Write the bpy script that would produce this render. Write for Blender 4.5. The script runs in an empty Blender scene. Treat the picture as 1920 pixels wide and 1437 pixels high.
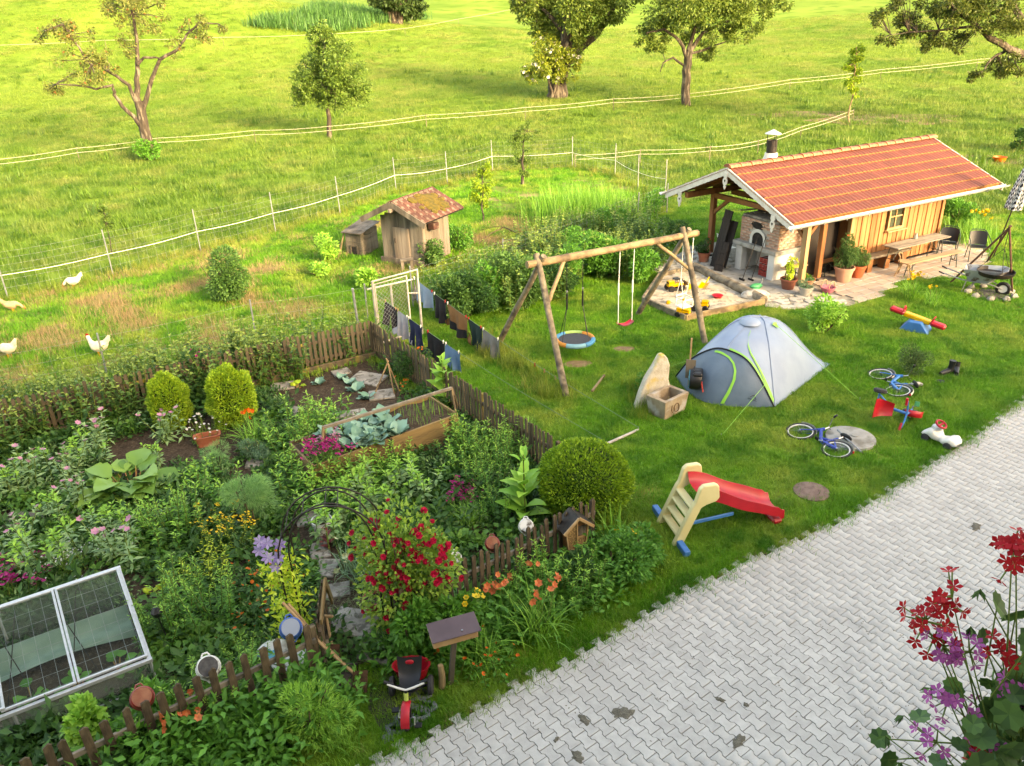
import bpy, math, random
import numpy as np
from mathutils import Vector, Matrix
from mathutils.geometry import tessellate_polygon

# ------------------------------------------------------------------ camera, sky, sun, exposure
sc = bpy.context.scene
FPX, PITCH, ROLL, CAMZ = 1480.0, math.radians(25.3), math.radians(2.0), 7.4
_fw = Vector((0, math.cos(PITCH), -math.sin(PITCH))); _r0 = Vector((1, 0, 0)); _d0 = Vector((0, -math.sin(PITCH), -math.cos(PITCH)))
_rt = math.cos(ROLL) * _r0 + math.sin(ROLL) * _d0
_dn = -math.sin(ROLL) * _r0 + math.cos(ROLL) * _d0
cam = bpy.data.cameras.new('camera'); camo = bpy.data.objects.new('camera', cam); sc.collection.objects.link(camo)
cam.sensor_fit = 'HORIZONTAL'; cam.sensor_width = 36.0; cam.lens = FPX / 1920 * 36; cam.clip_start = 0.05; cam.clip_end = 3000
camo.matrix_world = Matrix(((_rt.x, -_dn.x, -_fw.x, 0), (_rt.y, -_dn.y, -_fw.y, 0), (_rt.z, -_dn.z, -_fw.z, CAMZ), (0, 0, 0, 1)))
sc.camera = camo

SUN_EL, SUN_DIR = math.radians(19), Vector((0.70, -0.71))          # horizontal direction towards the sun: behind the camera, to the right
world = bpy.data.worlds.new('World'); sc.world = world; world.use_nodes = True
wn = world.node_tree.nodes; wl = world.node_tree.links
sky = wn.new('ShaderNodeTexSky'); sky.sky_type = 'NISHITA'; sky.sun_disc = False
sky.sun_elevation = SUN_EL; sky.sun_rotation = math.atan2(SUN_DIR.x, SUN_DIR.y); sky.dust_density = 3.0; sky.ozone_density = 1.0; sky.air_density = 1.0
wl.new(sky.outputs[0], wn['Background'].inputs[0]); wn['Background'].inputs[1].default_value = 0.15
sun = bpy.data.lights.new('sun', 'SUN'); suno = bpy.data.objects.new('sun', sun); sc.collection.objects.link(suno)
sun.energy = 1.4; sun.angle = math.radians(10); sun.color = (1.0, 0.93, 0.78)
_sd = Vector((SUN_DIR.x, SUN_DIR.y, 0)).normalized() * math.cos(SUN_EL) + Vector((0, 0, math.sin(SUN_EL)))
suno.rotation_euler = (-_sd).to_track_quat('-Z', 'Y').to_euler(); suno.location = _sd * 60
vs = sc.view_settings; vs.view_transform = 'Standard'; vs.look = 'None'; vs.exposure = 2.95; vs.gamma = 1.0; vs.use_curve_mapping = False
try:
    vs.use_white_balance = True; vs.white_balance_temperature = 10000; vs.white_balance_tint = 12
except AttributeError:
    pass
sc.render.engine = 'CYCLES'; cy = sc.cycles
cy.use_denoising = True; cy.max_bounces = 6; cy.diffuse_bounces = 3; cy.glossy_bounces = 3; cy.transmission_bounces = 4; cy.transparent_max_bounces = 6
cy.use_adaptive_sampling = True; cy.adaptive_threshold = 0.015; cy.caustics_reflective = False; cy.caustics_refractive = False

# ------------------------------------------------------------------ helpers
COL = sc.collection
rnd = random.Random(7); NP = np.random.RandomState(11)
V3 = Vector
def terrain(x, y):
    t = (y - 54 - 0.10 * x) / 9.0
    s = max(0.0, 9.0 * 0.085 * (math.log1p(math.exp(t)) if t < 30 else t) - 0.12)
    s += (y > 46) * 5.5 * math.exp(-((x + 48) ** 2) / 1400 - ((y - 108) ** 2) / 420)
    return s + (y > 46) * 1.1 * (1 / (1 + math.exp(-(y - 70) / 6))) * math.sin(x * 0.045 + 1.2) * math.sin(y * 0.04)
def G(px, py, z=None):
    """world point on the ground (or on the level z) that the photograph shows at this pixel"""
    r = FPX * _fw + (px - 960) * _rt + (py - 718.5) * _dn
    if z is not None:
        t = (z - CAMZ) / r.z; return V3((r.x * t, r.y * t, z))
    r.normalize(); d = 4.0
    for i in range(4000):
        p = r * d + V3((0, 0, CAMZ)); h = p.z - terrain(p.x, p.y)
        if h < 0.002 or d > 900: break
        d += max(h * 0.6, 0.004)
    return V3((p.x, p.y, terrain(p.x, p.y)))
def AT(px, py, y):
    """world point at this pixel in the vertical plane at distance y"""
    r = FPX * _fw + (px - 960) * _rt + (py - 718.5) * _dn
    return r * (y / r.y) + V3((0, 0, CAMZ))
def C(r, g, b, k=0.62):
    def l(c):
        c /= 255.0
        return (c / 12.92 if c <= 0.04045 else ((c + 0.055) / 1.055) ** 2.4) * k
    return (l(r), l(g), l(b), 1.0)

# ---- materials
MATS = {}
def _bsdf(name):
    m = bpy.data.materials.new(name); m.use_nodes = True
    nt = m.node_tree; return m, nt, nt.nodes, nt.links, nt.nodes['Principled BSDF']
def mat(name, c1, c2=None, scale=6.0, rough=0.6, bump=0.0, bscale=40.0, metal=0.0, objvar=0.0, stretch=None, detail=4.0, lo=0.35, hi=0.65, spec=0.4, c3=None, s3=1.5, coord='Object', trans=0.0):
    """noise-mixed colour, fine relief and a little variation from object to object"""
    m, nt, n, l, b = _bsdf(name)
    b.inputs['Roughness'].default_value = rough; b.inputs['Metallic'].default_value = metal; b.inputs['Specular IOR Level'].default_value = spec
    tc = n.new('ShaderNodeTexCoord'); vec = tc.outputs[coord]
    if coord == 'World':
        pass
    if stretch:
        mp = n.new('ShaderNodeMapping'); mp.inputs['Scale'].default_value = stretch; l.new(vec, mp.inputs['Vector']); vec = mp.outputs[0]
    col = None
    if c2 is not None:
        t = n.new('ShaderNodeTexNoise'); t.inputs['Scale'].default_value = scale; t.inputs['Detail'].default_value = detail; l.new(vec, t.inputs['Vector'])
        r = n.new('ShaderNodeValToRGB'); r.color_ramp.elements[0].position = lo; r.color_ramp.elements[1].position = hi
        r.color_ramp.elements[0].color = c1; r.color_ramp.elements[1].color = c2; l.new(t.outputs['Fac'], r.inputs['Fac']); col = r.outputs[0]
        if c3 is not None:
            t3 = n.new('ShaderNodeTexNoise'); t3.inputs['Scale'].default_value = s3; t3.inputs['Detail'].default_value = 5; l.new(vec, t3.inputs['Vector'])
            r3 = n.new('ShaderNodeValToRGB'); r3.color_ramp.elements[0].position = 0.52; r3.color_ramp.elements[1].position = 0.64; l.new(t3.outputs['Fac'], r3.inputs['Fac'])
            mx = n.new('ShaderNodeMixRGB'); l.new(r3.outputs[0], mx.inputs['Fac']); l.new(col, mx.inputs[1]); mx.inputs[2].default_value = c3; col = mx.outputs[0]
    if objvar:
        oi = n.new('ShaderNodeObjectInfo'); mr = n.new('ShaderNodeMapRange'); mr.inputs[3].default_value = 1 - objvar; mr.inputs[4].default_value = 1 + objvar
        l.new(oi.outputs['Random'], mr.inputs[0]); hs = n.new('ShaderNodeHueSaturation'); l.new(mr.outputs[0], hs.inputs['Value'])
        if col is not None: l.new(col, hs.inputs['Color'])
        else: hs.inputs['Color'].default_value = c1
        col = hs.outputs[0]
    if col is not None: l.new(col, b.inputs['Base Color'])
    else: b.inputs['Base Color'].default_value = c1
    if bump:
        t2 = n.new('ShaderNodeTexNoise'); t2.inputs['Scale'].default_value = bscale; t2.inputs['Detail'].default_value = 6; l.new(vec, t2.inputs['Vector'])
        bp = n.new('ShaderNodeBump'); bp.inputs['Strength'].default_value = bump; bp.inputs['Distance'].default_value = 0.02
        l.new(t2.outputs['Fac'], bp.inputs['Height']); l.new(bp.outputs[0], b.inputs['Normal'])
    if trans: b.inputs['Transmission Weight'].default_value = trans
    MATS[name] = m; return m
def leafmat(name, c1, c2, tr=0.3, rough=0.5, patch=None, pscale=0.5, spec=0.3, patch2=None):
    """leaf: colour varies leaf by leaf and plant by plant; light passes through"""
    m, nt, n, l, b = _bsdf(name)
    ge = n.new('ShaderNodeNewGeometry'); oi = n.new('ShaderNodeObjectInfo')
    ad = n.new('ShaderNodeMath'); ad.operation = 'ADD'; l.new(ge.outputs['Random Per Island'], ad.inputs[0]); l.new(oi.outputs['Random'], ad.inputs[1])
    fr = n.new('ShaderNodeMath'); fr.operation = 'FRACT'; l.new(ad.outputs[0], fr.inputs[0])
    mx = n.new('ShaderNodeMixRGB'); mx.inputs[1].default_value = c1; mx.inputs[2].default_value = c2; l.new(fr.outputs[0], mx.inputs[0]); col = mx.outputs[0]
    for k, (pc, ps) in enumerate([(patch, pscale), (patch2, pscale * 2.7)]):
        if pc is None: continue
        t = n.new('ShaderNodeTexNoise'); t.inputs['Scale'].default_value = ps; t.inputs['Detail'].default_value = 4; l.new(ge.outputs['Position'], t.inputs['Vector'])
        r = n.new('ShaderNodeValToRGB'); r.color_ramp.elements[0].position = 0.45; r.color_ramp.elements[1].position = 0.65; l.new(t.outputs['Fac'], r.inputs['Fac'])
        m2 = n.new('ShaderNodeMixRGB'); l.new(r.outputs[0], m2.inputs[0]); l.new(col, m2.inputs[1]); m2.inputs[2].default_value = pc; col = m2.outputs[0]
    l.new(col, b.inputs['Base Color']); b.inputs['Roughness'].default_value = rough; b.inputs['Specular IOR Level'].default_value = spec
    if tr:
        ts = n.new('ShaderNodeBsdfTranslucent'); l.new(col, ts.inputs[0]); ms = n.new('ShaderNodeMixShader'); ms.inputs[0].default_value = tr
        l.new(b.outputs[0], ms.inputs[1]); l.new(ts.outputs[0], ms.inputs[2]); l.new(ms.outputs[0], n['Material Output'].inputs[0])
    MATS[name] = m; return m
def glassmat(name, color, alpha=0.25, rough=0.1):
    m, nt, n, l, b = _bsdf(name)
    b.inputs['Base Color'].default_value = color; b.inputs['Roughness'].default_value = rough
    tp = n.new('ShaderNodeBsdfTransparent'); tp.inputs[0].default_value = (0.93, 0.96, 0.94, 1); ms = n.new('ShaderNodeMixShader'); ms.inputs[0].default_value = alpha
    l.new(tp.outputs[0], ms.inputs[1]); l.new(b.outputs[0], ms.inputs[2]); l.new(ms.outputs[0], n['Material Output'].inputs[0]); return m

# ---- meshes
_CB = None
def _rotz(a): return Matrix.Rotation(a, 3, 'Z')
class M:
    def __init__(s): s.v = []; s.f = []
    def add(s, vs, fs):
        o = len(s.v); s.v += [tuple(p) for p in vs]; s.f += [tuple(i + o for i in f) for f in fs]; return s
    def box(s, c, size, rot=None, bev=0.0):
        hx, hy, hz = size[0] / 2, size[1] / 2, size[2] / 2
        if isinstance(rot, (int, float)): rot = _rotz(rot)
        if bev <= 0:
            vs = [V3((x * hx, y * hy, z * hz)) for z in (-1, 1) for y in (-1, 1) for x in (-1, 1)]
            fs = [(0, 2, 3, 1), (4, 5, 7, 6), (0, 1, 5, 4), (2, 6, 7, 3), (0, 4, 6, 2), (1, 3, 7, 5)]
        else:
            b = min(bev, hx * .9, hy * .9, hz * .9); vs = []; idx = {}
            for sx in (-1, 1):
                for sy in (-1, 1):
                    for sz in (-1, 1):
                        for ax in range(3):
                            h = [hx - b, hy - b, hz - b]; h[ax] += b
                            idx[(sx, sy, sz, ax)] = len(vs); vs.append(V3((sx * h[0], sy * h[1], sz * h[2])))
            fs = []
            def quad(q):
                n = (vs[q[1]] - vs[q[0]]).cross(vs[q[2]] - vs[q[0]]); m = sum((vs[i] for i in q), V3()) / len(q)
                fs.append(tuple(q) if n.dot(m) > 0 else tuple(reversed(q)))
            R2 = [(-1, -1), (1, -1), (1, 1), (-1, 1)]
            for ax in range(3):
                for sg in (-1, 1):
                    q = []
                    for a_, b_ in R2:
                        k = [0, 0, 0]; k[ax] = sg; k[(ax + 1) % 3] = a_; k[(ax + 2) % 3] = b_; q.append(idx[(*k, ax)])
                    quad(q)
                o1, o2 = (ax + 1) % 3, (ax + 2) % 3
                for a_ in (-1, 1):
                    for b_ in (-1, 1):
                        q = []
                        for sg, fa in ((-1, o1), (1, o1), (1, o2), (-1, o2)):
                            k = [0, 0, 0]; k[ax] = sg; k[o1] = a_; k[o2] = b_; q.append(idx[(*k, fa)])
                        quad(q)
            for sx in (-1, 1):
                for sy in (-1, 1):
                    for sz in (-1, 1): quad([idx[(sx, sy, sz, a)] for a in range(3)])
        c = V3(c)
        return s.add([(rot @ p if rot else p) + c for p in vs], fs)
    def bar(s, a, b, w, h, up=(0, 0, 1), bev=0.0):
        a, b = V3(a), V3(b); d = (b - a); L = d.length; d.normalize(); up = V3(up)
        if abs(d.dot(up)) > .98: up = V3((0, 1, 0)) if abs(d.y) < .9 else V3((1, 0, 0))
        y = up.cross(d).normalized(); z = d.cross(y)
        return s.box((a + b) / 2, (L, w, h), Matrix((d, y, z)).transposed(), bev)
    def tube(s, pts, r, n=8, caps=True, closed=False):
        pts = [V3(p) for p in pts]; k = len(pts); rs = r if isinstance(r, (list, tuple)) else [r] * k
        t0 = (pts[1] - pts[0]).normalized(); u = t0.orthogonal().normalized(); vs = []
        for i, p in enumerate(pts):
            t = (pts[(i + 1) % k] - pts[i - 1] if closed else pts[min(i + 1, k - 1)] - pts[max(i - 1, 0)]).normalized()
            u = (u - t * u.dot(t)); u = u.normalized() if u.length > 1e-6 else t.orthogonal().normalized(); w = t.cross(u)
            for j in range(n):
                a = 2 * math.pi * j / n; vs.append(p + (u * math.cos(a) + w * math.sin(a)) * rs[i])
        fs = [(i * n + j, i * n + (j + 1) % n, ((i + 1) % k) * n + (j + 1) % n, ((i + 1) % k) * n + j) for i in range(k if closed else k - 1) for j in range(n)]
        if caps and not closed: fs += [tuple(range(n - 1, -1, -1)), tuple((k - 1) * n + j for j in range(n))]
        return s.add(vs, fs)
    def lathe(s, prof, n=16, c=(0, 0, 0), rot=None):
        c = V3(c); vs = []
        for r, z in prof:
            for j in range(n):
                a = 2 * math.pi * j / n; p = V3((r * math.cos(a), r * math.sin(a), z)); vs.append((rot @ p if rot else p) + c)
        k = len(prof)
        fs = [(i * n + j, i * n + (j + 1) % n, (i + 1) * n + (j + 1) % n, (i + 1) * n + j) for i in range(k - 1) for j in range(n)]
        if prof[0][0] > 1e-4: fs.append(tuple(range(n - 1, -1, -1)))
        if prof[-1][0] > 1e-4: fs.append(tuple((k - 1) * n + j for j in range(n)))
        return s.add(vs, fs)
    def prism(s, poly, z0, z1, xf=None):
        k = len(poly); vs = [V3((x, y, z0)) for x, y in poly] + [V3((x, y, z1)) for x, y in poly]
        if xf: vs = [xf @ p for p in vs]
        return s.add(vs, [tuple(range(k - 1, -1, -1)), tuple(range(k, 2 * k))] + [(i, (i + 1) % k, k + (i + 1) % k, k + i) for i in range(k)])
    def grid(s, fn, nu, nv):
        vs = [fn(i / nu, j / nv) for j in range(nv + 1) for i in range(nu + 1)]; q = nu + 1
        return s.add(vs, [(j * q + i, j * q + i + 1, (j + 1) * q + i + 1, (j + 1) * q + i) for j in range(nv) for i in range(nu)])
    def ell(s, c, r, n=12, m=8, rot=None, jit=0.0):
        if not isinstance(r, (tuple, list)): r = (r, r, r)
        c = V3(c); vs = []
        for i in range(m + 1):
            t = math.pi * i / m
            for j in range(n):
                a = 2 * math.pi * j / n; k = 1 + jit * (rnd.random() - .5) * (0 < i < m)
                p = V3((r[0] * math.sin(t) * math.cos(a), r[1] * math.sin(t) * math.sin(a), r[2] * math.cos(t))) * k; vs.append((rot @ p if rot else p) + c)
        return s.add(vs, [(i * n + j, (i + 1) * n + j, (i + 1) * n + (j + 1) % n, i * n + (j + 1) % n) for i in range(m) for j in range(n)])
    def mesh(s, name, smooth=True, ang=0.6):
        me = bpy.data.meshes.new(name); me.from_pydata(s.v, [], s.f); me.validate()
        if smooth:
            me.polygons.foreach_set('use_smooth', [True] * len(me.polygons)); me.set_sharp_from_angle(angle=ang)
        me.update(); return me
def npmesh(name, chunks, smooth=False):
    """chunks: list of (V[n,3], F[m,k]) numpy arrays"""
    me = bpy.data.meshes.new(name); o = 0; vv = []; loops = []; starts = []; st = 0
    for v, f in chunks:
        vv.append(v); loops.append((f + o).ravel()); k = f.shape[1]; starts.append(st + np.arange(len(f)) * k); st += f.size; o += len(v)
    vv = np.concatenate(vv).astype(np.float32); loops = np.concatenate(loops).astype(np.int32); starts = np.concatenate(starts).astype(np.int32)
    me.vertices.add(len(vv)); me.vertices.foreach_set('co', vv.ravel()); me.loops.add(len(loops)); me.loops.foreach_set('vertex_index', loops)
    me.polygons.add(len(starts)); me.polygons.foreach_set('loop_start', starts)
    if smooth: me.polygons.foreach_set('use_smooth', np.ones(len(starts), bool))
    me.update(calc_edges=True); return me
def obj(name, m, material=None, parent=None, smooth=True, loc=None, kind=None, label=None, ang=0.6):
    me = m.mesh(name, smooth, ang) if isinstance(m, M) else m
    if material is not None and not me.materials: me.materials.append(material)
    o = bpy.data.objects.new(name, me); COL.objects.link(o)
    if parent is not None: o.parent = parent
    if loc is not None: o.location = loc
    if kind: o['kind'] = kind
    if label: o['label'] = label
    return o
def thing(name, label, cat, loc=(0, 0, 0), rz=0.0, group=None, rot=None, scale=1.0):
    o = bpy.data.objects.new(name, None); COL.objects.link(o); o.empty_display_size = 0.1
    o.location = loc; o.rotation_euler = rot if rot is not None else (0, 0, rz); o.scale = (scale,) * 3
    return tag(o, label, cat, group)
def tag(o, label, cat=None, group=None):
    o['label'] = label
    if cat: o['category'] = cat
    if group: o['group'] = group
    return o
def dup(o, loc=None, rz=None, label=None, group=None, scale=None, parent=None):
    c = o.copy(); COL.objects.link(c)
    if parent is not None: c.parent = parent
    if loc is not None: c.location = loc
    if rz is not None: c.rotation_euler = (c.rotation_euler.x, c.rotation_euler.y, rz)
    if scale is not None: c.scale = (scale,) * 3 if isinstance(scale, (int, float)) else scale
    if label: c['label'] = label
    if group: c['group'] = group
    for ch in [x for x in KIDS.get(o.name, [])]: dup(ch, parent=c)
    return c
KIDS = {}
def index_kids(root):
    KIDS[root.name] = [o for o in bpy.data.objects if o.parent == root]
    for k in KIDS[root.name]: index_kids(k)
def inpoly(P, poly):
    x, y = P[:, 0], P[:, 1]; r = np.zeros(len(P), bool); n = len(poly); j = n - 1
    for i in range(n):
        xi, yi = poly[i]; xj, yj = poly[j]
        r ^= ((yi > y) != (yj > y)) & (x < (xj - xi) * (y - yi) / (yj - yi + 1e-12) + xi); j = i
    return r
def sample(poly, dens, holes=()):
    p = np.array(poly); lo, hi = p.min(0), p.max(0); n = int(np.prod(hi - lo) * dens)
    P = NP.rand(n, 2) * (hi - lo) + lo; P = P[inpoly(P, poly)]
    for h in holes: P = P[~inpoly(P, h)]
    return P
def pix(*pts): return [tuple(G(*p, 0.0).xy) for p in pts]
# ---- scatter of uncountable stuff (grass and the like)
def scatter(name, P, tuft, label, cat, smin=.7, smax=1.3, z=None):
    n = len(P); me = bpy.data.meshes.new(name); me.vertices.add(n)
    zz = np.zeros(n) if z is None else z
    me.vertices.foreach_set('co', np.column_stack([P[:, 0], P[:, 1], zz]).astype(np.float32).ravel())
    for an, arr in (('sc', smin + (smax - smin) * NP.rand(n)), ('rz', NP.rand(n) * 6.283)):
        at = me.attributes.new(an, 'FLOAT', 'POINT'); at.data.foreach_set('value', arr.astype(np.float32))
    o = obj(name, me); o['kind'] = 'stuff'; tag(o, label, cat)
    ng = bpy.data.node_groups.new(name, 'GeometryNodeTree'); ng.interface.new_socket('Geometry', in_out='INPUT', socket_type='NodeSocketGeometry'); ng.interface.new_socket('Geometry', in_out='OUTPUT', socket_type='NodeSocketGeometry')
    N, L = ng.nodes, ng.links; gi = N.new('NodeGroupInput'); go = N.new('NodeGroupOutput'); ip = N.new('GeometryNodeInstanceOnPoints'); oi = N.new('GeometryNodeObjectInfo')
    oi.inputs['Object'].default_value = tuft; oi.inputs['As Instance'].default_value = True
    a1 = N.new('GeometryNodeInputNamedAttribute'); a1.data_type = 'FLOAT'; a1.inputs['Name'].default_value = 'sc'
    a2 = N.new('GeometryNodeInputNamedAttribute'); a2.data_type = 'FLOAT'; a2.inputs['Name'].default_value = 'rz'
    cx = N.new('ShaderNodeCombineXYZ'); L.new(a2.outputs['Attribute'], cx.inputs['Z'])
    L.new(gi.outputs[0], ip.inputs['Points']); L.new(oi.outputs['Geometry'], ip.inputs['Instance']); L.new(cx.outputs[0], ip.inputs['Rotation']); L.new(a1.outputs['Attribute'], ip.inputs['Scale']); L.new(ip.outputs[0], go.inputs[0])
    md = o.modifiers.new('scatter', 'NODES'); md.node_group = ng; return o
def tuft(name, chunks, material):
    me = npmesh(name, chunks); me.materials.append(material); return bpy.data.objects.new(name, me)   # not linked: only seen where it is scattered
# ---- leaves
def norm(a): return a / (np.linalg.norm(a, axis=1, keepdims=True) + 1e-9)
def rdir(n): return norm(NP.randn(n, 3))
def leaves(P, D, N, L, W, fold=0.25):
    """one folded kite per leaf: base, two sides, tip"""
    D = norm(D); S = norm(np.cross(D, N)); U = np.cross(S, D); L = np.broadcast_to(L, len(P))[:, None]; W = np.broadcast_to(W, len(P))[:, None]
    m = P + D * L * .45; V = np.stack([P, m + S * W * .5 + U * W * fold, P + D * L, m - S * W * .5 + U * W * fold], 1).reshape(-1, 3)
    b = np.arange(len(P))[:, None] * 4
    return V, np.concatenate([b + [0, 1, 2], b + [0, 2, 3]])
def blades(P, az, L, W, lean, curl, ns=4, taper=1.0, twist=0.0):
    """arching strap leaves: lean = start angle from the vertical, curl = bend along the length"""
    n = len(P); t = np.linspace(0, 1, ns + 1); az = np.broadcast_to(az, n); L = np.broadcast_to(L, n); W = np.broadcast_to(W, n); lean = np.broadcast_to(lean, n); curl = np.broadcast_to(curl, n)
    ang = lean[:, None] + curl[:, None] * t[None, :] ** 1.3; seg = L[:, None] / ns
    h = np.concatenate([np.zeros((n, 1)), np.cumsum(np.sin((ang[:, 1:] + ang[:, :-1]) / 2) * seg, 1)], 1); v = np.concatenate([np.zeros((n, 1)), np.cumsum(np.cos((ang[:, 1:] + ang[:, :-1]) / 2) * seg, 1)], 1)
    ca, sa = np.cos(az)[:, None], np.sin(az)[:, None]
    c = np.stack([P[:, 0, None] + h * ca, P[:, 1, None] + h * sa, P[:, 2, None] + v], 2)
    w = W[:, None] * .5 * np.clip(1 - t[None, :] ** 2 * taper, .06, 1) * np.clip(.55 + t[None, :] * 2, 0, 1)
    s = np.stack([-sa + 0 * h, ca + 0 * h, 0 * h + twist], 2)
    V = np.stack([c + s * w[:, :, None], c - s * w[:, :, None]], 2).reshape(-1, 3); q = 2 * (ns + 1)
    b = np.arange(n)[:, None, None] * q + (np.arange(ns) * 2)[None, :, None]
    return V, (b + np.array([0, 1, 3, 2])).reshape(-1, 4)
def broad(P, az, L, W, lean, curl, ns=4, cup=.2, wave=.0, shape='ovate'):
    """broad leaf with a midrib: 3 columns of vertices, bent and cupped"""
    n = len(P); t = np.linspace(0, 1, ns + 1); bc = lambda a: np.broadcast_to(a, n)
    az, L, W, lean, curl = bc(az), bc(L), bc(W), bc(lean), bc(curl)
    ang = lean[:, None] + curl[:, None] * t[None, :]; seg = L[:, None] / ns
    z0 = np.zeros((n, 1)); h = np.concatenate([z0, np.cumsum(np.sin((ang[:, 1:] + ang[:, :-1]) / 2) * seg, 1)], 1); v = np.concatenate([z0, np.cumsum(np.cos((ang[:, 1:] + ang[:, :-1]) / 2) * seg, 1)], 1)
    ca, sa = np.cos(az)[:, None], np.sin(az)[:, None]
    c = np.stack([P[:, 0, None] + h * ca, P[:, 1, None] + h * sa, P[:, 2, None] + v], 2)
    prof = np.sin(np.pi * np.clip(t ** .75, 0, 1)) * .97 + .03 if shape == 'ovate' else np.clip(np.sin(np.pi * np.clip(t * .93 + .07, 0, 1) ** .6), .04, 1)
    w = W[:, None] * .5 * prof[None, :]
    s = np.stack([-sa + 0 * h, ca + 0 * h, 0 * h], 2); nr = np.stack([-np.cos(ang) * ca, -np.cos(ang) * sa, np.sin(ang)], 2)
    wv = wave * W[:, None, None] * (NP.rand(n, ns + 1, 2) - .5)
    l = c + s * w[:, :, None] + nr * (w * cup + wv[:, :, 0])[:, :, None]; r = c - s * w[:, :, None] + nr * (w * cup + wv[:, :, 1])[:, :, None]
    V = np.stack([l, c, r], 2).reshape(-1, 3); q = 3 * (ns + 1)
    b = np.arange(n)[:, None, None, None] * q + (np.arange(ns) * 3)[None, :, None, None] + np.arange(2)[None, None, :, None]
    return V, (b + np.array([0, 3, 4, 1])).reshape(-1, 4)
def stalks(A, B, r, n=4, bow=.0):
    """thin straight stems A -> B as n-sided tubes"""
    D = norm(B - A); U = norm(np.cross(D, np.array([[.3, .9, .2]]))); W = np.cross(D, U); r = np.broadcast_to(r, len(A))[:, None]
    a = np.arange(n) * 2 * np.pi / n
    off = [U * np.cos(x) * r + W * np.sin(x) * r for x in a]
    V = np.stack([A + o for o in off] + [B + o * .6 for o in off], 1).reshape(-1, 3); b = np.arange(len(A))[:, None, None] * 2 * n
    q = np.array([[j, (j + 1) % n, n + (j + 1) % n, n + j] for j in range(n)])
    return V, (b + q[None]).reshape(-1, 4)
def blossom(P, N, R, k=5, wid=.8, cup=.35):
    """open flowers: k petals round each centre"""
    n = len(P); N = norm(N); U = norm(np.cross(N, rdir(n))); W = np.cross(N, U); R = np.broadcast_to(R, n)[:, None]; ch = []
    for j in range(k):
        a = 2 * math.pi * j / k; D = U * math.cos(a) + W * math.sin(a); S = -U * math.sin(a) + W * math.cos(a); hw = R * wid * math.tan(math.pi / k) * 1.1
        V = np.stack([P, P + D * R * .62 + S * hw * .8 + N * R * cup * .6, P + D * R + N * R * cup, P + D * R * .62 - S * hw * .8 + N * R * cup * .6], 1).reshape(-1, 3)
        b = np.arange(n)[:, None] * 4; ch.append((V, np.concatenate([b + [0, 1, 2], b + [0, 2, 3]])))
    return ch
def bits(name, P, N, R, k, wid, cup, material, parent, layers=1):
    """single blooms or round leaves, each an object of its own on shared meshes"""
    ms = []; z = np.zeros((1, 3)); up = np.array([[0, 0, 1.]])
    for v in range(3):
        ch = []; [ch.extend(blossom(z + up * .22 * j, norm(up + NP.randn(1, 3) * .06), 1 - .26 * j, k, wid, cup + .4 * j)) for j in range(layers)]; me = npmesh(name, ch); me.materials.append(material); ms.append(me)
    R = np.broadcast_to(R, len(P))
    for p, n, r in zip(P, N, R):
        o = bpy.data.objects.new(name, ms[rnd.randrange(3)]); COL.objects.link(o); o.parent = parent; o.location = p; o.scale = (r,) * 3; o.rotation_mode = 'QUATERNION'; o.rotation_quaternion = V3(n).to_track_quat('Z', 'Y') @ Matrix.Rotation(rnd.random() * 6.28, 3, 'Z').to_quaternion()
def npart(name, chunks, material, parent, smooth=False, kind=None, label=None):
    me = npmesh(name, chunks, smooth); me.materials.append(material); o = obj(name, me, None, parent)
    if kind: o['kind'] = kind
    if label: o['label'] = label
    return o
# ------------------------------------------------------------------ materials
m_lawn = mat('lawn_earth', C(84, 128, 34), C(118, 160, 52), scale=1.6, rough=.9, bump=.6, bscale=60, spec=.1, c3=C(128, 140, 60), s3=.5)
m_meadow = mat('meadow_earth', C(122, 160, 60, .48), C(152, 182, 78, .48), scale=.12, rough=.95, bump=.8, bscale=9, spec=.05, c3=C(112, 152, 54, .5), s3=.35, detail=8)
m_soil = mat('soil', C(70, 58, 48), C(92, 78, 64), scale=7, rough=.95, bump=1.0, bscale=26, spec=.1, c3=C(104, 92, 78), s3=22, detail=8)
m_sand = mat('sand', C(196, 182, 158), C(222, 208, 184), scale=5, rough=.95, bump=.9, bscale=26, spec=.1, c3=C(160, 150, 132), s3=7)
m_joint = mat('joint_sand', C(92, 86, 76), C(68, 72, 54), scale=3, rough=.95, bump=.5, bscale=80, spec=.1)
m_paver = mat('paver_concrete', C(188, 185, 180, .72), C(202, 199, 194, .72), scale=9, rough=.85, bump=.25, bscale=160, spec=.2, objvar=.075, c3=C(192, 189, 184, .72), s3=.8, coord='Generated')
m_stone = mat('grey_stone', C(150, 146, 138), C(196, 190, 178), scale=4, rough=.9, bump=.6, bscale=25, spec=.2, objvar=.12, c3=C(120, 116, 106), s3=9)
m_conc = mat('concrete', C(168, 166, 160), C(190, 188, 182), scale=3, rough=.9, bump=.4, bscale=60, spec=.2, c3=C(140, 136, 126), s3=2.5)
m_slate = mat('slate_setts', C(112, 118, 126), C(146, 150, 156), scale=5, rough=.8, bump=.4, bscale=40, objvar=.15)
m_wood_grey = mat('weathered_wood', C(150, 138, 122), C(112, 100, 86), scale=4, rough=.85, bump=.5, bscale=14, stretch=(1, 1, .12), objvar=.14, c3=C(92, 84, 74), s3=3)
m_wood_moss = mat('mossy_picket', C(124, 110, 86, .55), C(86, 76, 60, .55), scale=5, rough=.9, bump=.5, bscale=16, stretch=(1, 1, .2), objvar=.18, c3=C(150, 140, 60), s3=4)
m_wood_dark = mat('dark_picket', C(70, 58, 46), C(110, 92, 70), scale=14, rough=.9, bump=.7, bscale=30, stretch=(1, 1, .25), objvar=.2, c3=C(146, 130, 104), s3=9)
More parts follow.
